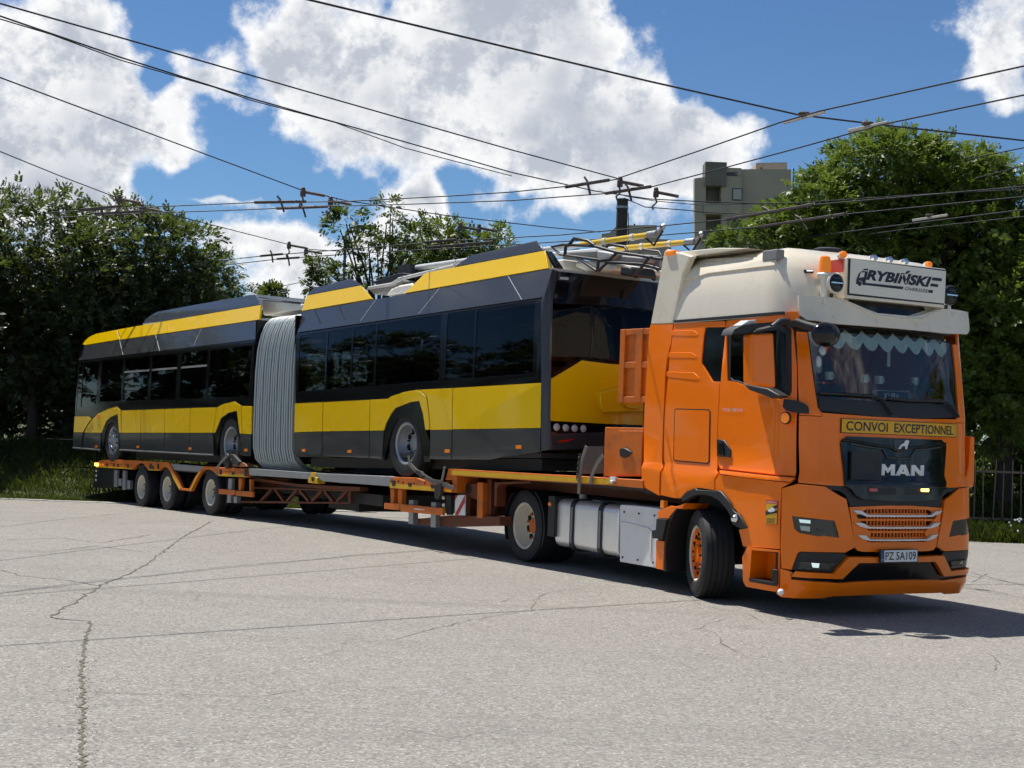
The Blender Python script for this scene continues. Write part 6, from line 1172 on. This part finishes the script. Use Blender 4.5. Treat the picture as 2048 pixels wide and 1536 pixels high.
for u, z in [(0.147,0.661),(0.273,0.656),(0.397,0.653),(0.523,0.652)]:
    for uu in (u, 2*UB-u):
        a = BUSR.pos(uu, z, .0); b = BUSR.pos(uu, z, .1); n_ = Vector(b)-Vector(a)
        tl_ = MB().lathe([(0,.018),(.03,.014),(.045,.0)], BUSR.pos(uu, z, .008), n_, 18).build('rear_lamp', 'light_grey', BU); MB().lathe([(.044,.0),(.052,.006),(.05,-.01)], BUSR.pos(uu, z, .008), n_, 18).build('lamp_ring', 'black_plastic', tl_)
rs('rear_bumper', mr_([(0.914,0.621),(0.172,0.579),(0.065,0.611),(0.08,0.469),(0.108,0.374),(0.756,0.407),(0.917,0.422)]), BG, off=.01, th=.04)
rs('rear_reflector', [(0.14,0.466),(0.209,0.502),(0.418,0.529),(0.295,0.482)], 'red_lens', off=.014, th=.01)
# ---- side markers on the rear section
for u, z in [(-6.415,0.382),(-4.906,0.364),(-2.174,0.365),(-0.517,0.413)]: rs('side_marker', [(u-.06,z-.022),(u+.06,z-.022),(u+.06,z+.022),(u-.06,z+.022)], 'amber_lens', off=.012, th=.012)
wheel(BU, (-3.35,-1.10,.478), (0,-1,0), .955, .28, .572, 'bus_dish'); wheel(BU, (-3.35,-.80,.478), (0,-1,0), .955, .28, .572, 'bus_dish')
wheel(BU, (-3.35,1.10,.478), (0,1,0), .955, .28, .572, 'bus_dish')
# ---- front section, side
for P_ in ([(-17.646,0.986),(-16.746,0.983),(-16.496,0.926),(-16.757,0.792),(-17.007,0.633),(-17.672,0.629)],
           [(-16.431,0.933),(-16.044,1.054),(-15.473,1.141),(-14.985,1.18),(-14.766,1.107),(-14.675,0.638),(-14.795,0.638),(-14.918,1.03),(-15.38,0.96),(-15.601,0.888),(-15.745,0.76),(-15.868,0.632),(-16.961,0.626),(-16.724,0.795)],
           [(-14.705,1.099),(-13.642,1.102),(-13.595,0.644),(-14.636,0.638)], [(-13.614,1.102),(-12.377,1.109),(-12.332,0.651),(-13.567,0.644)], [(-12.35,1.109),(-11.118,1.115),(-11.093,0.658),(-12.306,0.651)], [(-11.086,1.118),(-9.914,1.12),(-10.032,0.664),(-11.068,0.658)],
           [(-9.884,1.12),(-9.658,1.169),(-9.156,1.218),(-8.88,1.14),(-8.799,0.656),(-8.882,0.655),(-9.035,1.058),(-9.426,1.015),(-9.711,0.925),(-9.846,0.772),(-9.942,0.664),(-10.002,0.664)], [(-8.852,1.134),(-8.438,1.127),(-8.427,0.649),(-8.771,0.653)]):
    fs_('side_panel', P_, YP)
for P_ in ([(-17.682,0.614),(-17.028,0.618),(-17.081,0.292),(-17.681,0.284)], [(-16.982,0.614),(-15.888,0.621),(-15.91,0.448),(-15.919,0.265),(-17.048,0.285)], [(-14.754,0.627),(-13.594,0.634),(-13.561,0.284),(-14.719,0.291)], [(-13.565,0.634),(-12.331,0.641),(-12.299,0.281),(-13.533,0.285)], [(-12.305,0.641),(-11.092,0.648),(-11.062,0.276),(-12.273,0.281)], [(-11.068,0.649),(-10.046,0.654),(-10.003,0.51),(-9.973,0.27),(-11.038,0.276)], [(-8.854,0.647),(-8.44,0.643),(-8.429,0.272),(-8.827,0.279)]):
    fs_('skirt_panel', P_, BG)
for P_ in ([(-14.719,0.298),(-9.972,0.276),(-9.975,0.252),(-14.722,0.269)], [(-17.679,0.299),(-15.917,0.28),(-15.921,0.25),(-17.683,0.269)]): fs_('skirt_trim', P_, 'grey_plastic', off=.012, th=.02)
for P_ in ([(-15.868,0.632),(-15.745,0.76),(-15.601,0.888),(-15.38,0.96),(-14.918,1.03),(-14.795,0.638),(-14.76,0.283),(-14.856,0.459),(-14.968,0.744),(-15.234,0.851),(-15.489,0.815),(-15.656,0.633),(-15.729,0.341),(-15.876,0.266)], [(-9.942,0.664),(-9.846,0.772),(-9.711,0.925),(-9.426,1.015),(-9.035,1.058),(-8.882,0.655),(-8.841,0.285),(-8.899,0.521),(-9.053,0.849),(-9.347,0.939),(-9.594,0.849),(-9.726,0.666),(-9.816,0.42),(-9.825,0.252),(-9.974,0.264)]):
    fs_('arch_lining', P_, BB, off=-.012, th=.05)
tf = [(-17.682,2.238),(-8.507,2.277)]
bf_ = [(-17.633,0.989),(-16.659,0.986),(-16.478,0.924),(-15.82,1.092),(-15.016,1.184),(-14.72,1.105),(-9.908,1.113),(-9.648,1.174),(-9.11,1.217),(-8.826,1.133),(-8.422,1.129)]
cf = [(-17.603,1.722),(-16.299,1.693),(-16.082,1.688),(-14.804,1.659),(-14.689,1.656),(-13.304,1.624),(-13.16,1.621),(-11.876,1.592),(-11.671,1.587),(-10.461,1.56),(-10.339,1.557),(-8.483,1.514)]
zt2 = tf[0][1]-.06
pf = [[(cf[2*i][0], 1.30), (cf[2*i+1][0], 1.30), (cf[2*i+1][0], zt2), (cf[2*i][0], zt2)] for i in range(6)]
pf[0] = [(cf[0][0]+.03, 1.12), (cf[1][0], 1.25), (cf[1][0], zt2), (cf[0][0]+.03, zt2)]
pf[5] = [(cf[10][0], 1.30), (-8.60, 1.30), (-8.60, zt2), (cf[10][0], zt2)]
fs_('window_surround', [tf[0], tf[1]]+bf_[::-1], BB, off=-.006, th=.02, holes=pf)
for i, pn in enumerate(pf):
    wn = fs_('window', pn, GL, off=-.012, th=0, bev=0)
    if i in (2, 3, 4):
        z_ = zt2-.30; fs_('transom', [(pn[0][0], z_), (pn[1][0], z_), (pn[1][0], z_+.035), (pn[0][0], z_+.035)], 'grey_plastic', off=-.004, th=.015, parent=wn)
fs_('window_frame', [(cf[0][0]+.30,1.2),(cf[0][0]+.34,1.2),(cf[0][0]+.34,zt2-.05),(cf[0][0]+.30,zt2-.05)], BB, off=.0, th=.02)
fs_('roof_edge', [(-17.678,2.249),(-17.811,2.452),(-17.82,2.591),(-15.35,2.609),(-13.037,2.617),(-8.63,2.636),(-8.494,2.285)], BG)
fs_('roof_cowl', [(-17.831,2.6),(-17.742,2.704),(-17.548,2.785),(-17.165,2.838),(-15.913,2.859),(-15.43,2.629)], YP, off=.008, th=.04)
fs_('roof_cowl', [(-15.843,2.863),(-13.3,2.886),(-8.799,2.915),(-8.636,2.642),(-13.044,2.625),(-15.332,2.619)], YP, off=.008, th=.04)
fs_('cowl_top', [(-14.401,2.901),(-14.301,2.991),(-14.14,3.059),(-13.86,3.128),(-11.757,3.14),(-9.292,3.146),(-9.038,3.057),(-8.807,2.924),(-13.31,2.897)], BG, off=.010, th=.04)
for P_ in ([(-15.85,2.856),(-14.889,2.272)], [(-13.414,2.62),(-12.859,2.269)], [(-11.113,2.629),(-11.193,2.303)]): seam(BUSF, P_, 'light_grey', .0045, fx)
MB(fx).tube([BUSF.pos(u, z, .012) for u, z in [(-16.464,0.933),(-16.745,0.792),(-16.995,0.625),(-17.051,0.436),(-17.071,0.285)]], .008, 6).build('panel_seam', BB, BU)
for u, z in [(-16.133,0.332),(-13.677,0.358),(-11.025,0.362),(-8.596,0.372)]: fs_('side_marker', [(u-.06,z-.022),(u+.06,z-.022),(u+.06,z+.022),(u-.06,z+.022)], 'amber_lens', off=.012, th=.012)
u, z = [(-16.078,0.973)][0]; fs_('side_indicator', [(u-.08,z-.05),(u+.08,z-.03),(u+.08,z+.05),(u-.08,z+.05)], 'amber_lens', off=.02, th=.03)
for x_, st_ in ((-9.35, 'bus_dish'), (-15.25, 'bus_front')):
    for sg in (-1, 1):
        w1 = wheel(BU, fx((x_, sg*1.10, .478)), tuple((F2R.to_3x3() @ Vector((0,sg,0)))), .955, .28, .572, st_)
MB(fx).box(-17.85,-8.45,-1.06,1.06,2.60,2.66).build('roof', 'light_grey', BU)
MB(fx).box(-17.8,-8.5,-1.2,1.2,.30,.36).build('floor', 'dark_interior', BU)
MB(fx).box(-14.5,-10.2,-1.0,1.0,.12,.3).build('underbody', 'dark_steel', BU)
MB(fx).box(-17.8,-8.5,1.22,1.26,.3,1.2).build('far_side', YP, BU); MB(fx).prism([(1.24,2.28),(1.26,2.28),(1.08,2.68),(1.05,2.66)], 'x', -17.8, -8.5).build('far_roof_edge', BG, BU)
for x_ in (-17.7,-16.4,-15.2,-13.9,-13.0,-11.6,-10.3,-8.6): MB(fx).box(x_-.06,x_+.06,1.19,1.25,1.2,2.3).build('far_pillar', BB, BU)
fr_ = [(-17.93,.34),(-17.98,1.0),(-17.95,2.0),(-17.85,2.4),(-17.75,2.62)]
ff = MB(fx)
for a, b in zip(fr_, fr_[1:]): ff.add([(a[0]+.1,-1.22,a[1]),(a[0],-.8,a[1]),(a[0],.8,a[1]),(a[0]+.1,1.22,a[1]),(b[0]+.1,-1.22,b[1]),(b[0],-.8,b[1]),(b[0],.8,b[1]),(b[0]+.1,1.22,b[1])], [(0,1,5,4),(1,2,6,5),(2,3,7,6)])
ff.build('front_end', 'black_gloss', BU)
for x_ in (-7.0,): MB().box(x_,x_+.05,-1.2,-1.0,.3,2.6).box(x_,x_+.05,1.0,1.2,.3,2.6).build('joint_frame', BB, BU)
MB(fx).box(-8.5,-8.44,-1.22,-1.0,.3,2.62).box(-8.5,-8.44,1.0,1.22,.3,2.62).build('joint_frame', BB, BU)
# ---- bellows
prof = [(-.55,2.70),(-.80,2.69),(-.98,2.64),(-1.08,2.55),(-1.16,2.36),(-1.215,2.1),(-1.24,1.7),(-1.245,1.2),(-1.245,.7),(-1.235,.42),(-1.19,.24),(-1.06,.10),(-.85,.02),(-.5,-.02)]
jb = [random.uniform(-.003,.003) for _ in range(80)]
def bel(y, z, k):
    k = min(max(k+jb[int(k*60)]*(1 if .03 < k < .97 else 0)+.002*math.sin(z*3.1+k*19), 0), 1); z = z-.05*math.sin(math.pi*k)*(1 if z < .5 else .25); y = y*(1+.003*math.sin(k*37+z*2))
    a = Vector((-6.88, y, z)); b = F2R @ Vector((-8.42, y, z)); return a.lerp(b, k)
NR = 17; full = prof+[(-y, z) for y, z in reversed(prof)]
bm_ = MB(); rows = []
for i in range(NR*2+1):
    k = i/(NR*2); s_ = 1.0 if i % 2 else .955
    rows.append([tuple(bel(y*s_, 1.35+(z-1.35)*(1-(1-s_)*.8), k)) for y, z in full])
for r in rows: bm_.v += r
n = len(full)
for i in range(len(rows)-1):
    for k in range(n-1): bm_.f.append((i*n+k, i*n+k+1, (i+1)*n+k+1, (i+1)*n+k))
bl = bm_.build('bellows', 'bellows_fold', BU, angle=20)
for i in range(NR):
    k = (2*i+1)/(NR*2); MB().tube([bel(y, z, k) for y, z in full], .017, 6).build('bellows_rib', 'bellows_rib', bl)
# ---- inside: seats and handrails
for (x_, y_) in [(x, y) for x in (-6.2,-5.4,-4.6,-2.0,-1.3) for y in (-.85,-.4,.6)]:
    st = MB().box(x_-.2,x_+.2,y_-.2,y_+.2,.72,.80).build('passenger_seat', 'seat_cloth', BU, bev=.03); MB().box(x_+.16,x_+.22,y_-.2,y_+.2,.8,1.45).build('seat_back', 'seat_cloth', st, bev=.03)
for (x_, y_) in [(x, y) for x in (-9.0,-10.6,-11.4,-12.6,-13.4,-14.3,-15.8) for y in (-.85,.7)]:
    st = MB(fx).box(x_-.2,x_+.2,y_-.2,y_+.2,.75,.83).build('passenger_seat', 'seat_cloth', BU, bev=.03); MB(fx).box(x_+.16,x_+.22,y_-.2,y_+.2,.83,1.5).build('seat_back', 'seat_cloth', st, bev=.03)
for (x_, y_) in ((-5.9,-.35),(-4.2,-.55),(-4.25,-.5),(-2.55,-.55),(-2.3,.4),(-1.7,-.2),(-5.0,.45)): MB().cyl((x_,y_,.34),(x_,y_,2.4),.018,8).build('handrail', 'yellow_pole', BU)
for (x_, y_) in ((-9.9,-.4),(-11.0,.4),(-12.0,-.4),(-13.7,.4),(-14.6,-.4),(-16.3,-.3)): MB(fx).cyl((x_,y_,.36),(x_,y_,2.6),.018,8).build('handrail', 'light_grey', BU)
# ---- roof gear
MB().prism([(-4.674,2.746),(-4.51,2.836),(-4.286,2.866),(-3.919,2.863),(-3.844,2.785),(-4.084,2.727)], 'y', -.85, .7).build('converter_box', 'off_white', BU, bev=.03)
MB().prism([(-5.508,2.959),(-5.002,2.923),(-4.545,3.021),(-4.367,2.951),(-4.844,2.868),(-5.287,2.831)], 'y', -.7, .6).build('resistor_box', 'grey_plastic', BU, bev=.01)
MB().prism([(-5.58,3.05),(-5.446,3.069),(-4.768,3.119),(-4.565,3.106),(-4.314,3.045),(-4.411,3.004),(-4.764,3.021),(-5.229,2.981)], 'y', -.6, .5).build('equipment_rack', 'black_plastic', BU, bev=.01)
for a, b in zip([(-5.275,-0.8,2.922),(-4.548,-0.8,2.914),(-4.374,-0.8,2.969)], [(-4.548,-0.8,2.914),(-4.201,-0.8,2.982),(-2.827,-0.8,3.005)]): MB().cyl(a, b, .025, 8).build('roof_pipe', 'light_grey', BU)
MB(fx).prism([(-9.406,3.082),(-7.839,2.896),(-7.81,2.8),(-9.308,2.789)], 'y', -.7, .7).build('joint_roof_box', 'off_white', BU, bev=.02)
MB(fx).prism([(-12.384,3.239),(-10.734,3.24),(-10.096,3.243),(-10.091,3.17),(-12.379,3.178)], 'y', -.5, .6).build('battery_pack', 'light_grey', BU)
MB(fx).prism([(-9.48,3.11),(-8.88,3.045),(-7.882,2.906),(-7.884,2.928),(-9.481,3.128)], 'y', -.72, .72).build('roof_hatch', 'bus_grey', BU)
# trolley poles, folded down along the roof
for yy, P_ in ((-.35, [(-1.31,-0.35,3.114),(-0.482,-0.35,3.071),(0.85,-0.35,3.026)]), (.35, [(-2.284,0.35,3.189),(-0.595,0.35,3.102),(0.35,0.35,3.052),(0.763,0.35,3.022)])):
    a, b = Vector(P_[-1]), Vector(P_[1]); d_ = (b-a).normalized(); base = a+d_*5.6
    tp = MB().tube([base, b], [.045,.035], 10).build('trolley_pole', 'light_grey', BU); MB().tube([b, a], .036, 10).build('pole_sleeve', 'yellow_pole', tp)
    e = a-d_*.16; MB().cyl(a, e, .045, 10).tube([e, e+Vector((.06,0,.04)), e+Vector((.12,0,.07))], .022, 8).lathe([(.02,-.03),(.045,0),(.02,.03)], e+Vector((.10,0,.07)), (0,1,0), 12).build('current_collector', 'galvanised', tp)
    MB().tube([a+d_*.1, a+Vector((.1,0,-.14)), e+Vector((.1,0,.02))], .014, 6).build('collector_cable', 'black_plastic', tp)
    for t_ in (.3, .85): q = a+d_*t_; MB().cyl(q-d_*.03, q+d_*.03, .045, 10).build('pole_clamp', 'chrome_white', tp)
    MB().prism([(base.x-.4,2.7),(base.x+.3,2.7),(base.x+.15,base.z+.05),(base.x-.2,base.z+.05)], 'y', yy-.12, yy+.12).build('pole_base', 'dark_steel', tp)
rk = MB()
def rod(pts, r=.02): return MB().tube(pts, r, 8).build('rack_tube', 'black_plastic', BU)
rod([(-0.337,-0.75,3.01),(-0.597,-0.75,3.011),(-0.411,-0.75,2.89),(-0.295,-0.75,2.865),(0.424,-0.75,2.721),(0.602,-0.75,2.716)]); rod([(-0.337,-0.75,3.01),(0.301,-0.75,2.911),(0.706,-0.75,2.791),(1.558,-0.75,2.608)]); rod([(-0.308,-0.75,2.867),(-0.298,-0.75,2.975),(-0.209,-0.75,3.004),(-0.122,-0.75,3.063),(0.165,-0.75,2.996),(0.288,-0.75,2.927)], .022)
rod([(-0.162,-0.2,3.001),(-0.101,-0.2,3.041),(0.218,-0.2,2.971),(0.279,-0.2,2.901)]); rod([(0.011,0.2,2.942),(0.107,0.2,2.986),(0.417,0.2,2.926),(0.476,0.2,2.857)])
rod([(-0.079,-0.75,2.825),(0.343,-0.75,2.601)]); rod([(0.377,-0.75,2.723),(0.349,-0.75,2.593)]); rod([(0.718,-0.75,2.778),(0.379,-0.75,2.594)]); rod([(1.319,-0.75,2.646),(1.089,-0.75,2.47)]); rod([(0.001,0.2,2.768),(0.339,0.2,2.574)]); rod([(0.431,0.2,2.705),(-0.046,0.2,2.653)]); rod([(0.544,-0.75,2.685),(1.232,-0.75,2.583),(1.516,-0.75,2.498)])
for P_, y_, m in (([(-0.513,2.958),(-0.073,2.922),(0.088,2.909),(0.09,2.81),(-0.197,2.85),(-0.512,2.914)], -.55, 'grey_plastic'), ([(0.15,2.897),(0.524,2.808),(0.418,2.764),(0.22,2.767),(0.152,2.79)], -.6, 'light_grey'), ([(0.331,2.833),(0.927,2.727),(0.928,2.667),(0.825,2.66),(0.26,2.765)], -.5, 'grey_plastic'), ([(0.692,2.812),(1.034,2.75),(1.002,2.611),(0.706,2.658)], -.3, 'grey_plastic')):
    MB().prism(P_, 'y', y_, y_+.5).build('roof_locker', m, BU, bev=.02)
MB().prism([(-0.78,2.872),(-0.543,2.861),(-0.527,2.732),(-0.804,2.762)], 'y', -.6, .3).build('roof_locker', 'off_white', BU, bev=.02)
MB().prism([(-0.426,2.818),(-0.134,2.809),(0.405,2.687),(0.406,2.618),(-0.181,2.665),(-0.425,2.762)], 'y', -.5, .4).build('air_conditioner', 'off_white', BU, bev=.03)
MB().prism([(0.742,2.631),(0.926,2.596),(0.973,2.472),(0.709,2.515)], 'y', -.7, -.3).build('rope_retriever', 'black_plastic', BU, bev=.03)

# ================================================================ overhead wires
def wire(px_pts, label, r=.011, group='overhead trolley wires', name='overhead_wire'):
    P_ = [Vector(p) for p in px_pts]
    for e in (0, -1):      # wires that leave the picture run on towards their next pole
        p = P_[e]
        if abs(p.x/p.y) > .355 or (p.z-1.75)/p.y > .30:
            q = p+(p-P_[1 if e == 0 else -2]).normalized()*22
            P_ = [q]+P_ if e == 0 else P_+[q]
    o = MB().tube(P_, r, 6).build(name, 'wire'); return tag(o, label, 'wire', group)
wire([(-2.868,14.465,6.2),(-2.31,14.91,6.2),(-0.151,16.539,6.2),(1.614,17.864,6.2),(3.803,19.398,6.2),(4.53,19.655,6.2),(5.253,19.889,6.2),(6.321,20.207,6.2),(7.955,20.692,6.2)], 'thick black overhead wire crossing the top of the sky from left to right', .013)
wire([(5.852,15.29,6.0),(5.612,15.712,6.0),(3.882,18.276,6.0),(3.506,19.041,6.0),(2.702,21.152,6.0),(1.678,23.741,6.0)], 'overhead wire rising to the right edge from the clamps above the pole, upper of two')
wire([(6.355,16.578,6.0),(6.091,17.025,6.0),(4.846,18.962,6.0),(4.109,20.651,6.0),(3.216,22.581,6.0),(2.296,24.504,6.0)], 'overhead wire rising to the right edge just above the big tree, lower of two')
wire([(1.685,23.837,6.0),(0.803,24.788,6.0),(-0.133,25.59,6.0),(-1.296,26.311,6.0),(-3.402,27.466,6.0),(-5.269,28.039,6.0),(-7.668,29.21,6.0),(-10.208,30.608,6.0)], 'upper trolley wire running level across the middle of the sky')
wire([(2.291,24.453,6.0),(1.567,25.363,6.0),(-0.132,26.563,6.0),(-2.334,27.582,6.0),(-3.997,28.243,6.0),(-6.125,29.303,6.0),(-7.895,30.096,6.0),(-10.499,31.5,6.0)], 'lower trolley wire running level across the middle of the sky')
wire([(-6.188,15.543,6.3),(-5.958,15.83,6.3),(-4.669,17.437,6.3),(-3.101,19.463,6.3),(-0.147,23.196,6.3),(1.782,25.472,6.3)], 'overhead wire descending from the top left corner to the clamps above the pole')
wire([(-6.338,15.935,6.3),(-6.143,16.342,6.3),(-5.23,18.019,6.3),(-3.915,20.106,6.3),(-1.968,22.76,6.3),(-0.145,25.273,6.3),(1.451,26.915,6.3),(2.575,27.605,6.3),(3.769,27.691,6.3),(4.853,27.68,6.3)], 'span wire descending from the left edge, upper strand of the twisted pair')
wire([(-6.377,16.036,6.3),(-6.19,16.469,6.3),(-5.79,17.051,6.3),(-5.254,18.196,6.3),(-4.299,19.537,6.3),(-3.939,20.234,6.3),(-2.875,21.559,6.3),(-1.933,23.373,6.3),(-1.221,24.293,6.3),(-0.145,25.63,6.3)], 'span wire descending from the left edge, lower strand of the twisted pair', .008)
wire([(-7.449,18.83,6.3),(-7.262,19.428,6.3),(-6.084,22.967,6.3),(-4.387,28.07,6.3),(-3.626,29.27,6.3),(-1.505,30.904,6.3),(0.732,32.103,6.3),(1.904,32.529,6.3)], 'overhead wire descending from the left edge to the left crossing clamps')
wire([(-9.396,23.906,6.3),(-9.325,25.121,6.3),(-9.024,27.484,6.3),(-8.602,30.12,6.3),(-7.997,32.335,6.3),(-6.072,37.052,6.3),(-5.582,38.067,6.3),(-4.281,38.327,6.3)], 'lowest overhead wire descending across the left tree')
wire([(-17.445,47.569,6.0),(-13.068,43.69,6.0),(-8.637,39.415,6.0),(-6.799,37.43,6.0),(-4.178,35.141,6.0),(-1.577,32.852,6.0),(0.937,31.103,6.0),(2.759,29.35,6.0),(4.12,27.92,6.0),(5.381,25.766,6.0),(8.381,23.037,6.0)], 'far trolley wire low over the trolleybus, upper of two', .012)
wire([(-16.944,47.88,6.0),(-13.101,44.283,6.0),(-8.926,40.763,6.0),(-6.452,37.996,6.0),(-4.3,36.209,6.0),(-0.41,33.329,6.0),(3.163,30.475,6.0),(4.916,28.766,6.0),(6.179,26.731,6.0),(8.725,23.967,6.0)], 'far trolley wire low over the trolleybus, lower of two', .012)
wire([(4.88,31.93,6.0),(6.059,30.136,6.0),(7.553,27.771,6.0),(9.214,25.295,6.0)], 'wire crossing the big right tree just above the cab roof, upper of two', .013)
wire([(5.153,32.487,6.0),(6.565,30.482,6.0),(7.737,28.435,6.0),(9.501,26.072,6.0)], 'wire crossing the big right tree just above the cab roof, lower of two', .010)
wire([(2.063,27.361,6.3),(2.696,27.823,6.3),(3.627,28.104,6.3),(5.475,27.343,6.3),(7.566,25.848,6.3),(9.08,24.954,6.3)], 'thin span wire from the pole top towards the right tree', .008)
wire([(2.018,26.997,6.2),(2.517,27.993,6.2),(3.445,28.22,6.2),(3.665,28.364,6.2),(4.485,28.426,6.2),(5.162,27.726,6.2)], 'slack span wire below the pole top', .010)
wire([(-9.472,50.768,6.2),(-7.023,46.296,6.2),(-5.049,42.714,6.2)], 'short far wire below the left cloud', .012)
wire([(7.053,22.008,6.2),(7.277,21.516,6.2),(7.636,20.828,6.2)], 'short wire end at the right edge above the tree', .010)
wire([(7.665,23.625,6.2),(8.031,22.36,6.2),(8.105,22.088,6.2)], 'wire end at the right edge lower in the tree', .010)
# ---- wire hardware
def hang(a, z=6.0):
    """clamp with a forked arm and a peg insulator"""
    return a
clamps = list(zip([(-4.196,27.243,6.1),(-3.79,28.25,6.1),(-8.278,29.066,6.1),(-8.108,30.239,6.1),(-5.817,35.824,6.1),(-5.536,36.876,6.1),(1.773,24.792,6.1),(2.509,25.751,6.1),(-1.288,31.232,6.1),(-0.868,31.356,6.1)], ('wire clamp over the left crossing, upper', 'wire clamp over the left crossing, lower', 'wire clamp in front of the tall left tree, left', 'wire clamp in front of the tall left tree, right', 'wire clamp low over the left cloud, left', 'wire clamp low over the left cloud, right', 'wire clamp left above the rusty pole', 'wire clamp right above the rusty pole', 'wire clamp in front of the bright green treetop, left', 'wire clamp in front of the bright green treetop, right')))
for (x_, y_, z_), lab in clamps:
    c_ = thing('wire_clamp', lab, 'clamp', (x_, y_, z_), 'clamps on the overhead wires')
    MB().box(-.05,.05,-.05,.05,-.07,.05).ball((0,0,.07),.05,8,6).build('clamp_body', 'insulator', c_, bev=.015)
    MB().cyl((.04,0,.02),(.42,.05,-.03),.03,8).build('peg_insulator', 'insulator', c_)
    MB().tube([(-.02,0,-.05),(.02,0,-.16),(-.06,0,-.24),(-.04,0,-.30)], .018, 6).build('forked_arm', 'insulator', c_)
bars = (([(-5.279,28.042,6.0),(-4.194,27.656,6.0)], 'brown running bar on the upper level wire, left crossing'), ([(-4.956,28.742,6.0),(-3.841,28.204,6.0)], 'brown running bar on the lower level wire, left crossing'), ([(0.814,24.837,6.0),(1.524,23.969,6.0)], 'rusty running bar left of the pole, upper'), ([(1.559,25.365,6.0),(2.291,24.453,6.0)], 'rusty running bar above the pole, lower'), ([(-6.827,37.439,6.0),(-6.134,36.783,6.0)], 'short dark bar on the far wires, upper'), ([(-6.481,38.006,6.0),(-5.801,37.447,6.0)], 'short dark bar on the far wires, lower'), ([(4.13,27.917,6.0),(5.387,25.706,6.0)], 'long rusty bar crossing the big tree, upper'), ([(4.935,28.761,6.0),(6.2,26.662,6.0)], 'long rusty bar crossing the big tree, lower'), ([(-2.238,33.316,6.0),(-1.424,32.541,6.0)], 'rusty bar in front of the bright green treetop, upper'), ([(-2.185,34.242,6.0),(-0.58,32.74,6.0)], 'rusty bar in front of the bright green treetop, lower'), ([(-9.381,30.045,6.0),(-8.265,29.222,6.0)], 'dark bar in front of the tall left tree, upper'), ([(-9.216,30.575,6.0),(-7.954,29.829,6.0)], 'dark bar in front of the tall left tree, lower'))
for (a, b), lab in bars:
    a, b = Vector(a), Vector(b); m_ = (a+b)/2; rb_ = thing('running_bar', lab, 'bar', tuple(m_), 'running bars on the trolley wires')
    MB().bar(a-m_, b-m_, .045, .055).build('bar_body', 'insulator', rb_, bev=.01)
    d_ = (b-a)*.06; MB().tube([-d_+Vector((0,0,.12)), Vector((0,0,.05)), d_+Vector((0,0,-.12)), d_*1.4+Vector((0,0,-.2))], .022, 6).build('saddle', 'insulator', rb_)
for (a, b), lab in (([(3.575,19.122,6.02),(3.97,18.379,6.02)], 'pale grey crossing insulator on the sky above the tree'), ([(4.541,19.502,6.02),(4.932,18.881,6.02)], 'pale grey crossing insulator at the top of the tree'), ([(7.656,27.268,6.02),(8.081,26.443,6.02)], 'grey insulator on the wire across the tree')):
    a, b = Vector(a), Vector(b); m_ = (a+b)/2; ci = thing('crossing_insulator', lab, 'insulator', tuple(m_), 'crossing insulators')
    MB().bar(a-m_, b-m_, .025, .05).build('insulator_bar', 'pale_insulator', ci, bev=.008); MB().box(-.08,.07,-.05,.05,.02,.07).build('bridge_block', 'insulator', ci, bev=.02)
p0 = [(2.655,36.0,7.605)][0]
pl_ = thing('trolley_wire_pole', 'rusty dark steel pole carrying the overhead wires behind the bus rear', 'pole', (p0[0], 36, 0))
MB().cyl((0,0,-.1),(0,0,p0[2]),.145,20).build('shaft', 'rusty_pole', pl_); MB().cyl((0,0,p0[2]),(0,0,p0[2]+.05),.155,20).build('cap', 'rusty_pole', pl_); MB().cyl((0,0,p0[2]-.2),(0,0,p0[2]-.14),.16,20).build('band', 'galvanised', pl_)
MB().tube([(.16,0,p0[2]-.3),(.2,-.02,p0[2]-1.2),(.17,0,p0[2]-2.2)], .012, 6).build('cable', 'wire', pl_)
lp = [(-5.628,46.0,7.192),(-5.644,46.0,7.57),(-5.591,46.0,7.868),(-5.45,46.0,8.021),(-5.189,46.0,8.064)]
lamp = thing('street_lamp', 'thin curved street lamp behind the airy tree', 'street lamp', (lp[0][0], 46, 0))
mat('lamp_paint', (.06,.09,.13), .5)
MB().tube([(0,0,-.1)]+[(x-lp[0][0], 0, z) for x, y, z in lp], .05, 8).build('post', 'lamp_paint', lamp); e_ = lp[-1]; MB().box(e_[0]-lp[0][0]-.1,e_[0]-lp[0][0]+.5,-.1,.1,e_[2]-.08,e_[2]+.06).build('lamp_head', 'lamp_paint', lamp, bev=.03); MB().tube([(0,0,lp[1][2]-.15),(.5,0,lp[1][2]+.1)], .03, 6).build('arm', 'lamp_paint', lamp)
